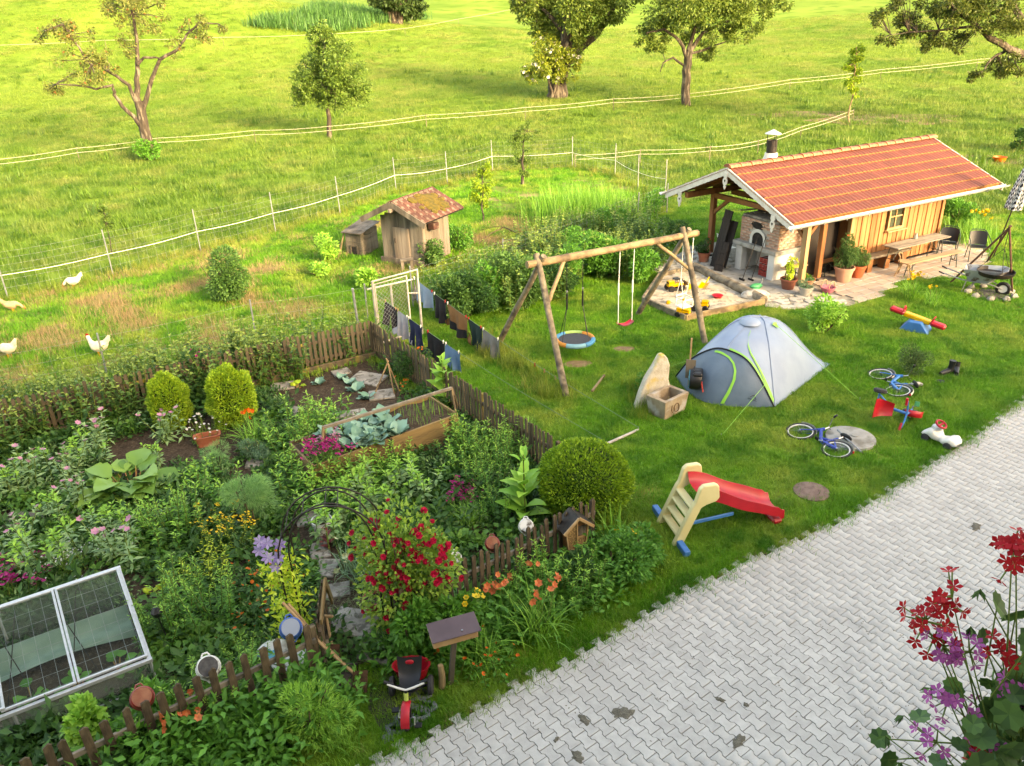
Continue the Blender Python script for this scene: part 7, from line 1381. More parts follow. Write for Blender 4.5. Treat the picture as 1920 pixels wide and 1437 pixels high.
# ------------------------------------------------------------------ plants
def lm(n, a, b, tr=.3, **k): return leafmat(n, C(*a, LK), C(*b, LK), tr, **k)
LK = .82
LK = 1.04
L_box = lm('box_leaf', (142, 176, 54), (78, 120, 38)); L_boxy = lm('golden_box_leaf', (166, 192, 66), (104, 146, 44)); L_cov = lm('cover_leaf', (66, 108, 46), (42, 80, 34)); L_cov2 = lm('cover_leaf_light', (96, 142, 60), (62, 108, 44)); L_cov3 = lm('weed_leaf_pale', (112, 142, 88), (80, 114, 62)); L_mid = lm('mid_leaf', (92, 150, 56), (62, 116, 44)); L_light = lm('light_leaf', (150, 196, 84), (104, 160, 60)); L_dark = lm('dark_leaf', (64, 104, 48), (42, 80, 36))
L_glau = lm('glaucous_leaf', (150, 182, 128), (112, 150, 98)); L_cab = lm('cabbage_leaf', (132, 168, 150), (96, 138, 118), .15, rough=.6); L_net = lm('nettle_leaf', (96, 134, 66), (58, 98, 44)); L_netty = lm('nettle_top', (140, 160, 80), (110, 140, 64)); L_yel = lm('yellow_green_leaf', (196, 210, 76), (148, 184, 56)); L_fen = lm('fennel_frond', (132, 176, 108), (96, 148, 84)); L_str = lm('strap_leaf', (128, 178, 70), (84, 140, 52)); L_lav = lm('lavender_leaf', (118, 150, 118), (80, 120, 84)); L_jun = lm('juniper_needle', (86, 116, 56), (50, 80, 40), .1); L_ole = lm('oleander_leaf', (96, 134, 72), (58, 92, 48)); L_rose = lm('rose_leaf', (150, 178, 72), (92, 136, 56)); L_brz = lm('bronze_leaf', (120, 60, 60), (90, 44, 52))
def fm(n, a, b): return leafmat(n, C(*a), C(*b), .2, rough=.6)
F_red, F_pink, F_mag, F_org, F_yel, F_wht, F_pur, F_lil, F_pch, F_ppk = fm('rose_red', (230, 34, 84), (200, 16, 56)), fm('soft_pink', (232, 170, 196), (214, 140, 176)), fm('magenta', (206, 36, 132), (170, 20, 110)), fm('orange', (246, 120, 24), (230, 96, 16)), fm('yellow', (250, 214, 60), (240, 196, 40)), fm('white_petal', (240, 240, 236), (222, 222, 220)), fm('purple', (150, 60, 150), (120, 44, 124)), fm('lilac', (190, 176, 226), (150, 126, 200)), fm('peach', (244, 150, 96), (236, 116, 70)), fm('pale_allium', (206, 214, 170), (184, 196, 146))
m_core = mat('inner_twigs', C(70, 104, 40), C(44, 70, 30), scale=14, rough=1)
UP = np.array([[0, 0, 1.]])
def pl(name, label, p, group=None, rz=None, scale=1.0): return thing(name, label, 'plant' if name not in ('box_ball', 'shrub', 'bush', 'weed_thicket') else 'shrub', p, rnd.random() * 6.28 if rz is None else rz, group, scale=scale)
def foliage_cloud(n, r, lumps, seed=0, shell=.55, zmin=.0):
    """points and outward directions spread through a lumpy crown of half-axes r, base on the ground"""
    r = np.array(r); c = NP.randn(lumps, 3) * .38; c /= np.maximum(1, np.linalg.norm(c, axis=1, keepdims=True) / .62); k = NP.randint(0, lumps, n); d = rdir(n); rad = (.30 + .2 * NP.rand(lumps))[k] * (shell + (1 - shell) * NP.rand(n) ** .5)
    q = c[k] + d * rad[:, None]; P = q * r; P[:, 2] += r[2]; ok = P[:, 2] > zmin; out = norm(q / np.array([1, 1, 1]) + d * .6); return P[ok], out[ok]
def shrub(name, label, p, r, n, lf, mt, lumps=9, group=None, core=.6, stems=5, wid=.5, droop=.3, flowers=None, scale=1.0, rz=None):
    t = pl(name, label, p, group, rz, scale); P, D = foliage_cloud(n, r, lumps); D = norm(D + rdir(len(P)) * .7 - UP * droop * NP.rand(len(P), 1)); L = lf * NP.uniform(.6, 1.2, len(P))
    npart('foliage', [leaves(P, D, norm(UP + rdir(len(P)) * .8), L, L * wid)], mt, t)
    if stems: A = np.column_stack([NP.randn(stems) * r[0] * .12, NP.randn(stems) * r[1] * .12, np.zeros(stems)]); B = np.column_stack([NP.randn(stems) * r[0] * .4, NP.randn(stems) * r[1] * .4, r[2] * NP.uniform(.8, 1.5, stems)]); npart('stems', [stalks(A, B, .012 + .006 * r[2], 5)], m_twig, t)
    if flowers:
        fmt, nf, fr, k = flowers; i = np.argsort(-(P @ np.array([.1, -.5, .85])) + NP.rand(len(P)) * r[2] * 1.2)[:nf]; (bits('flower', P[i] + D[i] * lf * .6, norm(D[i] + UP * .6), fr * NP.uniform(.7, 1.15, len(i)), k, .8, .35, fmt, t) if fr >= .03 else npart('flowers', blossom(P[i] + D[i] * lf * .6, norm(D[i] + UP * .6), fr * NP.uniform(.7, 1.15, len(i)), k), fmt, t, kind='stuff'))
    return t
def ball(name, label, p, r, n, lf, mt, squash=1.0, jit=.05, group=None):
    t = pl(name, label, p, group); d = rdir(n); b = 1 + jit * (np.sin(d[:, 0] * 7 + 1) * np.sin(d[:, 1] * 6) + np.sin(d[:, 2] * 9 + d[:, 0] * 4)) - .13 * NP.rand(n) ** 2; P = d * b[:, None] * np.array(r); P[:, 2] = (P[:, 2] + r[2]) * squash; D = norm(d + rdir(n) * .75 + UP * .3)
    npart('foliage', [leaves(P, D, rdir(n), lf * NP.uniform(.7, 1.3, n), lf * .55)], mt, t); m = M(); m.ell((0, 0, r[2] * squash), (r[0] * .86, r[1] * .86, r[2] * squash * .86), 24, 14, jit=.08); obj('inner_twigs', m, m_core, t); m = M(); m.tube([(0, 0, -.02), (.02, 0, r[2] * .6)], .04, 7); obj('trunk', m, m_bark, t); return t
def stemmy(name, label, p, ns, h, lf, wid, per, mt, spread=.18, lean=.18, group=None, top=None, fl=None, pitch=.9, topfrac=.25, scale=1.0, whorl=2, link=True):
    """upright stems carrying pairs or whorls of leaves, flowers at the tips"""
    t = pl(name, label, p, group, None, scale); A = np.column_stack([NP.randn(ns) * spread * .5, NP.randn(ns) * spread * .5, np.zeros(ns)]); hh = h * NP.uniform(.7, 1.1, ns); dr = norm(np.column_stack([NP.randn(ns) * lean + A[:, 0] * .6, NP.randn(ns) * lean + A[:, 1] * .6, np.ones(ns)])); B = A + dr * hh[:, None]
    npart('stems', [stalks(A, B, .006 + .004 * h, 5)], m_stem, t); f = np.repeat(np.linspace(.12, 1, per)[None], ns, 0); f = (f + NP.uniform(-.03, .03, f.shape)); Ps, Ds, Ls = [], [], []
    for w in range(whorl):
        az = NP.rand(ns, 1) * 6.28 + np.arange(per)[None] * 1.57 + w * 6.283 / whorl + NP.uniform(-.4, .4, f.shape); P = A[:, None] + (B - A)[:, None] * f[:, :, None]; D = np.stack([np.cos(az), np.sin(az), pitch * (f - .45) + NP.uniform(-.3, .3, f.shape)], 2); Ps.append(P.reshape(-1, 3)); Ds.append(D.reshape(-1, 3)); Ls.append((lf * (1.1 - .55 * f) * NP.uniform(.75, 1.2, f.shape)).ravel())
    P, D, L = np.concatenate(Ps), np.concatenate(Ds), np.concatenate(Ls); ff = np.concatenate([f.ravel()] * whorl); hi = ff > 1 - topfrac if top is not None else np.zeros(len(P), bool)
    npart('leaves', [leaves(P[~hi], D[~hi], norm(UP + rdir((~hi).sum()) * .4), L[~hi], L[~hi] * wid)], mt, t)
    if top is not None: npart('top_leaves', [leaves(P[hi], D[hi], norm(UP + rdir(hi.sum()) * .5), L[hi], L[hi] * wid)], top, t)
    if fl:
        fmt, fr, k, cnt, sprd = fl; c = np.repeat(B, cnt, 0) + NP.randn(ns * cnt, 3) * np.array([sprd, sprd, sprd * .5]) + UP * fr * .3; npart('flowers', blossom(c, norm(UP + rdir(len(c)) * .5 - np.array([[0, .4, 0]])), fr * NP.uniform(.75, 1.15, len(c)), k), fmt, t, kind='stuff') if fr < .045 else bits('flower', c, norm(UP + rdir(len(c)) * .5 - np.array([[0, .4, 0]])), fr * NP.uniform(.75, 1.15, len(c)), k, .8, .35, fmt, t)
    return t
def strap(name, label, p, n, L, W, mt, lean=.25, curl=1.5, group=None, spread=.08, sc_=0, fl=None, scale=1.0, sh=1.1):
    t = pl(name, label, p, group, None, scale); P = np.column_stack([NP.randn(n) * spread, NP.randn(n) * spread, np.zeros(n)]); npart('leaves', [blades(P, NP.rand(n) * 6.283, L * NP.uniform(.65, 1.1, n), W, np.abs(NP.randn(n)) * lean, curl * NP.uniform(.4, 1.1, n), 6)], mt, t, True)
    if sc_:
        A = NP.randn(sc_, 3) * spread; A[:, 2] = 0; B = A + np.column_stack([NP.randn(sc_) * .16, NP.randn(sc_) * .16, np.full(sc_, L * sh) * NP.uniform(.85, 1.1, sc_)]); npart('scapes', [stalks(A, B, .006, 4)], m_stem, t); fmt, fr, k, cnt = fl; c = np.repeat(B, cnt, 0) + NP.randn(sc_ * cnt, 3) * .035 * (cnt > 1)
        bits('flower', c, norm(rdir(len(c)) + UP * .6 - np.array([[0, .7, 0]])), fr * NP.uniform(.75, 1.1, len(c)), k, .75, .6, fmt, t)
    return t
def rosette(name, label, p, n, L, W, mt, lean=.5, curl=.9, group=None, spread=.03, ped=0.0, scale=1.0, cup=.25, wave=.12, tiers=1, h=0):
    t = pl(name, label, p, group, None, scale); az = NP.rand(n) * 6.283; P = np.column_stack([np.cos(az) * spread, np.sin(az) * spread, np.zeros(n)]); k = NP.uniform(.6, 1.1, n); le = lean * NP.uniform(.5, 1.3, n)
    if h: f = NP.rand(n); P = np.column_stack([NP.randn(n) * .015, NP.randn(n) * .015, f * h]); k = (1.15 - .75 * f) * NP.uniform(.8, 1.1, n); npart('stem', [stalks(np.array([[0, 0, 0.]]), np.array([[0, 0, h * 1.02]]), .016, 6)], m_stem, t)
    if ped: Q = P + np.column_stack([np.cos(az) * np.sin(le), np.sin(az) * np.sin(le), np.cos(le)]) * (ped * k)[:, None]; npart('leaf_stalks', [stalks(P, Q, .012, 5)], mat('leaf_stalk', C(170, 160, 80), C(176, 110, 80), scale=9, rough=.6) if 'leaf_stalk' not in MATS else MATS['leaf_stalk'], t); P = Q; le = le + .5
    vs_ = []
    for lv in np.quantile(le, (.1, .4, .7, .95)): me = npmesh('leaf', [broad(np.zeros((1, 3)), 0.0, L, W, lv, curl * NP.uniform(.6, 1.2), 5, cup, wave)], True); me.materials.append(mt); vs_.append((lv, me))
    for i in range(n): o = obj('leaf', min(vs_, key=lambda q: abs(q[0] - le[i]))[1], None, t, loc=P[i]); o.rotation_euler = (rnd.uniform(-.12, .12), rnd.uniform(-.12, .12), az[i]); o.scale = (k[i],) * 3
    return t
def spread_out(proto, pts, label=None, group=None, s0=.8, s1=1.2, z=0.0):
    index_kids(proto)
    for q in pts:
        p = q if isinstance(q, Vector) else G(q[0], q[1], 0) + V3((0, 0, z)); dup(proto, p, rnd.random() * 6.28, label, group, rnd.uniform(s0, s1))
# --- nettles along the rear fence
ng = 'nettles along the rear picket fence'; lb_n = 'tall nettle with yellowish top behind the rear picket fence'
prot = [stemmy('nettle', lb_n, A0.lerp(A1, .02) + V3((-.2, .5, 0)), 9, 1.2, .16, .55, 12, L_net, .38, .13, ng, L_netty, pitch=.45, topfrac=.18) for k in range(3)]
nd = (A1 - A0).normalized(); nn_ = V3((-nd.y, nd.x, 0))
for k, pr in enumerate(prot): spread_out(pr, [A0 + nd * ((A1 - A0).length * f) + nn_ * rnd.uniform(-.12, .85) for f in [rnd.uniform(.0, .78 if k else .97) for i in range(26)]], s0=.7, s1=1.15)
# --- ground cover of the beds
gcp = [p for p in garden_poly]; cover_hole = pix((500, 715), (690, 665), (800, 735), (730, 800), (560, 800)); hole2 = pix((225, 1095), (330, 1080), (345, 1130), (262, 1170)); hole3 = pix((560, 960), (625, 950), (740, 1200), (640, 1240)); hole4 = pix((95, 855), (450, 770), (500, 830), (430, 880), (180, 860)); hole5 = [tuple((V3((FRc.x, FRc.y, 0)) + cp(u, v, 0)).xy) for u, v in ((0, 0), (CFL, 0), (CFL, 1), (0, 1))]; hole7 = pix((185, 905), (215, 850), (300, 850), (330, 900), (270, 940)); hole6 = pix((590, 935), (560, 880), (830, 790), (860, 830))
def tuft_leaf(n, rad, h, lf, mt, wid=.55): P = np.column_stack([NP.randn(n, 2) * rad * .5, np.abs(NP.randn(n)) * h * .5 + .02]); D = norm(np.column_stack([P[:, :2] / rad, np.full(n, .35)]) + rdir(n) * .7); return tuft('cover_clump', [leaves(P, D, norm(UP + rdir(n) * .6), lf * NP.uniform(.6, 1.2, n), lf * wid)], mt)
for nm, lb_, mt, dens, h, lf, rad, wid in (('ground_cover', 'low leafy ground cover between the garden plants', L_cov, 13, .16, .085, .2, .6), ('strawberry_leaves', 'low bright leaves spreading over the beds', L_cov2, 7, .12, .1, .18, .75), ('weed_cover', 'fine light green weeds in the beds', L_cov3, 5, .24, .06, .16, .35), ('dark_cover', 'dark low foliage in the beds', L_dark, 8, .18, .12, .2, .5)):
    P = sample(garden_poly, dens, (cover_hole, hole2, hole3, hole4, hole5, hole6, hole7)); n1 = np.sin(P[:, 0] * 2.1 + dens) * np.sin(P[:, 1] * 2.4 + dens * .7) + NP.randn(len(P)) * .4; P = P[n1 > -.25]
    scatter(nm, P, tuft_leaf(70, rad, h, lf, mt, wid), lb_, 'ground cover', .6, 1.5)
P = sample(pix((585, 1130), (650, 1090), (700, 1150), (640, 1180)), 90); scatter('clippings', P, t_straw, 'grass clippings strewn on the garden path', 'clippings', .4, 1.0); bpy.data.objects['clippings'].modifiers[0].node_group.nodes['Object Info'].inputs['Object'].default_value = tuft('clip_tuft', [bl(20, .2, .08, .25, .012, 1.3, .3)], g_clip)
vp = sample(pix((590, 1235), (790, 1290), (720, 1420), (540, 1437), (480, 1400)), 12); scatter('verge_grass', vp, t_rough, 'tall grass on the verge beside the entrance', 'grass', .25, .6)
P = along([tuple((C0 + V3((.1, -.35, 0))).xy), tuple((C1 + V3((.1, -.35, 0))).xy)], 260, .22); scatter('fence_foot_foliage', P, tuft_leaf(70, .2, .3, .1, L_mid, .45), 'dense leafy growth at the foot of the front fence', 'undergrowth', .7, 1.5)
P = along([tuple((D0 + V3((.1, -.3, 0))).xy), tuple((D1 + V3((.5, -.3, 0))).xy)], 300, .2); scatter('border_foliage', P, tuft_leaf(80, .2, .3, .09, L_mid, .4), 'dense leafy border in front of the dark fence', 'undergrowth', .6, 1.5)
# --- clipped box
ball('box_ball', 'large clipped box ball at the garden corner', G(1095, 962, 0), (.72, .72, .62), 19000, .055, L_box)
ball('box_ball', 'golden box bush standing alone left of its twin', G(328, 803, 0), (.36, .34, .56), 10000, .06, L_boxy, 1, .11); ball('box_ball', 'golden box bush behind the daylily clump', G(442, 796, 0), (.44, .4, .6), 12000, .06, L_boxy, 1, .11)
shrub('shrub', 'dark leaved rose bush between the golden box and the nettles', G(385, 745, 0), (.6, .5, .55), 2600, .09, L_dark, 9, flowers=(F_mag, 7, .045, 6))
# --- vegetables
cg = 'cabbages in the raised bed'; c0 = rosette('cabbage', 'blue green cabbage growing in the raised bed', (0, 0, 0), 15, .26, .2, L_cab, .75, .7, cg, wave=.22); bw_ = bed.matrix_basis
spots = [bw_ @ V3((RL * f, y, RZ - .04)) for f, y in ((.27, .25), (.36, .3), (.45, .22), (.54, .3), (.3, .6), (.4, .65), (.5, .6), (.6, .55), (.24, .85), (.36, .9), (.5, .9), (.62, .85), (.33, .1), (.43, .05), (.57, .08))]
c0.location = spots[0]; spread_out(c0, spots[1:], s0=.85, s1=1.25)
spread_out(c0, [(668, 735), (690, 748), (640, 712), (598, 722), (655, 722)], 'glaucous cabbage standing in the open soil bed', 'cabbages in the soil bed', .7, 1.1)
sqp = rosette('squash_plant', 'young yellow green squash plant beside a slab', G(560, 728, 0), 9, .16, .16, L_yel, .8, .8, ped=.1)
rosette('rhubarb', 'huge rhubarb with crinkled leaves in the flower bed', G(250, 925, 0), 40, .46, .42, lm('rhubarb_leaf', (126, 164, 76), (84, 128, 60)), .7, .9, ped=.4, wave=.25, spread=.1)
for k, (px, py, s, lb_) in enumerate(((835, 765, 1.0, 'tall broad leaved elecampane at the end of the raised bed'), (985, 985, 1.1, 'tall broad leaved elecampane beside the clipped box ball'))): rosette('elecampane', lb_, G(px, py, 0), 26, .5, .24, L_light, .75, .8, h=1.15, scale=s, wave=.1)
on = strap('onion', 'young onion shoots in the raised bed', bw_ @ V3((RL * .8, .5, RZ - .05)), 7, .28, .012, L_str, .2, .3, 'onions in the raised bed'); spread_out(on, [bw_ @ V3((RL * f, y, RZ - .05)) for f, y in ((.75, .3), (.86, .35), (.9, .6), (.72, .7), (.83, .75), (.93, .3), (.78, .15))], s0=.7)
# --- herbaceous perennials: prototypes and their places
pg = 'leafy peony bushes in the beds'; pe = stemmy('peony', 'leafy green peony bush in the flower beds', G(390, 935, 0), 22, .58, .15, .34, 8, L_mid, .42, .3, pg, L_light, whorl=3, topfrac=.35)
spread_out(pe, [(570, 850), (600, 800), (650, 895), (700, 905), (610, 960), (745, 880), (905, 850), (885, 880), (560, 920), (330, 1010), (640, 930)], s0=.8, s1=1.15)
gg = 'feathery goldenrod and aster stems'; ga = stemmy('aster', 'bushy narrow leaved aster growing along the fence', G(935, 900, 0), 20, .7, .11, .2, 16, L_mid, .4, .22, gg, L_light, whorl=3, topfrac=.2)
spread_out(ga, [(905, 930), (965, 870), (985, 850), (870, 860), (1020, 1120), (1060, 1130), (985, 1130), (1100, 1110), (940, 980), (420, 1355), (470, 1320), (480, 1275), (380, 1360), (330, 1010), (350, 1150), (300, 1200), (410, 1170)], s0=.75, s1=1.2)
po = 'grey green poppies in the beds'; pp_ = stemmy('poppy', 'grey green poppy with pale pink flower', G(150, 960, 0), 8, .72, .17, .32, 9, L_glau, .25, .2, po, whorl=3, fl=(F_pink, .05, 6, 1, .0))
spread_out(pp_, [(60, 925), (140, 905), (55, 1035), (185, 850), (310, 830), (225, 1060)], s0=.85)
le = stemmy('bolted_lettuce', 'pale bolted lettuce without flowers in the beds', G(100, 985, 0), 9, .62, .16, .4, 9, L_glau, .28, .16, 'bolted lettuces in the beds', L_light, whorl=3); spread_out(le, [(290, 880), (330, 985), (240, 1010), (205, 1000), (60, 1080), (130, 1060), (640, 990), (660, 960), (690, 930), (720, 960), (755, 920), (790, 940), (20, 935), (160, 880), (80, 880), (690, 985), (620, 1010)], s0=.7, s1=1.15)
shrub('fennel', 'cloud of fine feathery fennel fronds', G(478, 990, 0), (.42, .36, .55), 5200, .11, L_fen, 6, core=0, stems=9, wid=.05); shrub('fennel', 'smaller feathery fennel tuft near the clay trough', G(415, 885, 0), (.34, .3, .3), 2600, .09, L_fen, 6, stems=7, wid=.05)
for lb_, px, py, n, L, W, sc_, fl in (('large daylily clump with orange trumpets at the paving edge', 1010, 1195, 90, .75, .024, 7, (F_pch, .055, 6, 2)), ('daylily clump with orange trumpets before the cold frame', 345, 1420, 80, .62, .024, 6, (F_pch, .052, 6, 2)), ('tall daylily with orange blooms behind the daisies', 478, 838, 110, .72, .022, 6, (F_org, .055, 6, 1)), ('yellow daylily clump beside the wheelbarrow', 1708, 560, 90, .62, .022, 8, (F_yel, .055, 6, 2)), ('yellow daylily tuft at the slabs near the bench', 1745, 575, 50, .5, .02, 5, (F_yel, .05, 6, 1)), ('tall yellow daylilies growing beside the hut end wall', 1835, 445, 130, .8, .02, 8, (F_yel, .07, 6, 2)), ('iris clump with dark sword leaves below the box ball', 1150, 1025, 45, .7, .028, 0, None), ('orange daylily shoots beside the dark fence', 940, 1150, 60, .55, .022, 6, (F_pch, .052, 6, 2)), ('daylily clump without flowers beside the letter box', 905, 1245, 70, .55, .02, 0, None), ('chive like leek clump with pale round heads', 690, 1100, 60, .55, .016, 5, (F_ppk, .045, 12, 3)), ('bluish leek row behind the clay pot', 665, 1075, 40, .5, .018, 4, (F_ppk, .045, 12, 3)), ('dark chives tuft under the daylily', 470, 850, 120, .34, .009, 0, None), ('grassy carnation tuft behind the dark fence', 880, 985, 220, .45, .01, 0, None), ('lawn grass tuft growing tall beside the entrance', 640, 1400, 120, .35, .01, 0, None)):
    strap('daylily' if 'lily' in lb_ else 'strap_leaved_plant', lb_, G(px, py, 0), n, L, W, L_str if 'chive' not in lb_ and 'leek' not in lb_ else L_lav, .3, 1.5 if 'iris' not in lb_ else .5, None, .1, sc_, fl)
sw_ = [('sweet_william', 'magenta and white sweet william spilling over the raised bed', bw_ @ V3((.25, .12, RZ - .05)), F_mag, 1.1), ('sweet_william', 'round cushion of magenta sweet william amid the grass', G(868, 945, 0), F_mag, 1.0), ('sweet_william', 'magenta sweet william at the cold frame corner', G(12, 1125, 0), F_mag, 1.35)]
for nm, lb_, p, f, s in sw_: stemmy(nm, lb_, p, 30, .32, .09, .2, 6, L_mid, .3, .16, 'sweet williams', fl=(f, .024, 5, 9, .035), scale=s)
stemmy('sweet_william', 'pale pink sweet william at the raised bed corner', bw_ @ V3((.42, .3, RZ - .05)), 12, .34, .09, .2, 6, L_mid, .2, .16, 'sweet williams', fl=(F_pink, .024, 5, 9, .035))
stemmy('phlox', 'bushy green phlox at the left end of the raised bed', G(582, 845, 0), 26, .85, .13, .26, 11, L_mid, .45, .16, None, L_light, whorl=3)
stemmy('ox_eye_daisy', 'white daisies behind the clay trough', G(392, 822, 0), 34, .42, .07, .2, 5, L_mid, .4, .2, None, fl=(F_wht, .028, 9, 1, 0)); stemmy('chamomile', 'fine chamomile with tiny white flowers by the cold frame', G(130, 1075, 0), 40, .42, .06, .15, 9, L_light, .5, .25, None, fl=(F_wht, .014, 7, 3, .04))
stemmy('toadflax', 'yellow flowering toadflax spikes in the middle bed', G(430, 1035, 0), 18, .62, .07, .2, 10, L_yel, .35, .2, None, fl=(F_yel, .022, 5, 8, .05)); stemmy('mustard', 'second yellow green flowering tuft below the toadflax', G(395, 1090, 0), 16, .55, .1, .22, 10, L_yel, .3, .2, None)
mg = 'marigolds along the path'; ma_g = stemmy('marigold', 'orange marigold growing low beside the path', G(470, 1110, 0), 14, .3, .1, .4, 6, L_mid, .32, .3, mg, fl=(F_org, .03, 10, 1, 0)); bpy.data.objects[ma_g.name].scale = (1,) * 3; spread_out(ma_g, [(500, 1095), (490, 1165), (450, 1190), (530, 1120), (765, 640 + 90), (905, 1260), (880, 1225)], s0=.7, s1=1.0)
shrub('bush', 'low orange flowered bush in the corner below the laundry', G(775, 712, 0), (.55, .45, .42), 2600, .06, L_dark, 8, flowers=(F_org, 14, .025, 6)); shrub('lavender', 'dark mound of lavender below the daylily', G(482, 862, 0), (.36, .32, .25), 2600, .07, L_lav, 6, wid=.16); shrub('rosemary', 'large bright rosemary bush at the gate', G(590, 1385, 0), (.55, .45, .42), 4200, .07, L_light, 9, wid=.16, droop=-.9); shrub('rose_bush', 'leafy bush with yellow trumpets behind the letter box', G(850, 1215, 0), (.5, .4, .5), 1800, .1, L_mid, 8, flowers=(F_yel, 6, .06, 6))
shrub('bush', 'leafy border bush right of the insect house', G(1165, 1085, 0), (.55, .42, .36), 2600, .07, L_mid, 9, flowers=(F_yel, 3, .05, 6)); shrub('bush', 'dark border bush at the foot of the insect house', G(1080, 1115, 0), (.45, .35, .32), 1800, .08, L_dark, 8); shrub('bush', 'weedy growth around the ladder foot of the slide', G(1215, 1050, 0), (.38, .3, .3), 1300, .09, L_mid, 7); shrub('bush', 'bush of mint at the foot of the fence near the rusty pot', G(300, 1410, 0), (.5, .4, .42), 1600, .1, L_mid, 8); shrub('bush', 'dark bush between letter box and rose arch', G(780, 1225, 0), (.42, .35, .48), 1700, .09, L_mid, 7); shrub('hop_vine', 'bright hop leaves climbing the pickets before the cold frame', G(180, 1420, 0), (.22, .2, .42), 900, .1, L_light, 6, wid=.8); shrub('bush', 'dark peony at the very front fence foot', G(270, 1440, 0), (.4, .35, .3), 900, .15, L_dark, 6)
rosette('red_orach', 'dark red leaved plant beside the white bucket', G(618, 1035, 0), 14, .16, .08, L_brz, .6, .6, h=.5); rosette('lettuce', 'small pale lettuce on the bare soil', G(282, 1112, 0), 10, .11, .09, L_yel, .8, .4); rosette('lettuce', 'second small pale lettuce on the bare soil', G(308, 1105, 0), 10, .1, .09, L_yel, .8, .4)
# cucumbers inside the cold frame
for k, (u, v) in enumerate(((.35, .25), (.8, .2), (1.3, .3), (1.8, .25))): rosette('cucumber_plant', 'cucumber plant growing under the cold frame glass', V3((FRc.x, FRc.y, .1)) + cp(u, v, 0), 10, .15, .15, L_mid, .7, .6, 'cucumbers in the cold frame', ped=.14)
# --- climbing roses and clematis on the arch
ro = pl('climbing_rose', 'climbing rose with many crimson blooms on the right side of the arch', V3((aR.x + .16, aR.y + .15, 0)), rz=0)
P, D = foliage_cloud(4600, (.78, .48, .9), 16); P[:, 2] += .1; npart('foliage', [leaves(P, norm(D + rdir(len(P)) * .7), norm(UP + rdir(len(P)) * .8), .075 * NP.uniform(.6, 1.2, len(P)), .045)], L_rose, ro); i = np.nonzero((D @ np.array([0, -.75, .5])) > .25)[0]; i = NP.choice(i, 120, False)
bits('bloom', P[i] + D[i] * .07, norm(D[i] + np.array([[0, -.5, .4]])), .048 * NP.uniform(.6, 1.2, len(i)), 6, .95, .5, F_red, ro, 3); A = np.column_stack([NP.randn(7) * .1, NP.randn(7) * .06, np.zeros(7)]); B = np.column_stack([NP.randn(7) * .35, NP.randn(7) * .15, NP.uniform(1.2, 1.8, 7)]); npart('canes', [stalks(A, B, .012, 5)], m_twig, ro)
cl_ = pl('clematis', 'lilac clematis climbing the left arch post', V3((aL.x - .02, aL.y + .1, 0)), rz=0); n = 900; P = np.column_stack([NP.randn(n) * .11, NP.randn(n) * .1, NP.rand(n) * 1.45]); D = rdir(n); npart('foliage', [leaves(P, D, norm(UP + rdir(n)), .1 * NP.uniform(.6, 1.2, n), .04)], L_yel, cl_)
P = np.array([[-.08, -.1, 1.72], [-.2, -.08, 1.6], [-.1, -.12, 1.52], [.02, -.1, 1.5], [-.02, -.12, 1.38], [-.16, -.1, 1.75], [.05, -.05, 1.66]]); bits('bloom', P, norm(np.array([[0, -1, .7]]) + rdir(7) * .3), .085, 7, .6, .1, F_lil, cl_); npart('stems', [stalks(np.array([[0, 0, 0.], [.04, .02, 0]]), np.array([[-.05, -.05, 1.6], [.02, 0, 1.5]]), .008, 5)], m_twig, cl_)
# --- terrace pot plants
def pot_plant(label, u, w, z, r, n, lf, mt, fl=None, wid=.3, nm='potted_plant'): return shrub(nm, label, HL(u, w, z), r, n, lf, mt, 7, stems=6, wid=wid, flowers=fl, group='potted plants on the terrace')
pot_plant('tall dark oleander in the large pale pot', 1.37, -.3, .36, (.38, .36, .62), 2600, .11, L_ole, (F_pch, 5, .035, 5), .2, 'oleander'); pot_plant('bushy oleander in the orange pot', 1.98, -.25, .3, (.32, .3, .34), 1700, .1, L_ole, None, .2, 'oleander'); pot_plant('red and yellow flowers climbing from the brown pot', -.4, .02, .26, (.2, .2, .4), 700, .07, L_yel, (F_red, 5, .045, 8), .5); pot_plant('grey lavender in the pale pot', -.44, -.6, .2, (.24, .24, .16), 1300, .07, L_lav, None, .12); pot_plant('green cushion in the orange bowl', .25, .02, .14, (.22, .22, .1), 500, .05, L_mid, (F_org, 4, .02, 5), .5); pot_plant('dark plant with orange flowers in the rear pot', -.61, 3.39, .26, (.28, .28, .34), 1100, .07, L_dark, (F_org, 5, .04, 8), .4)
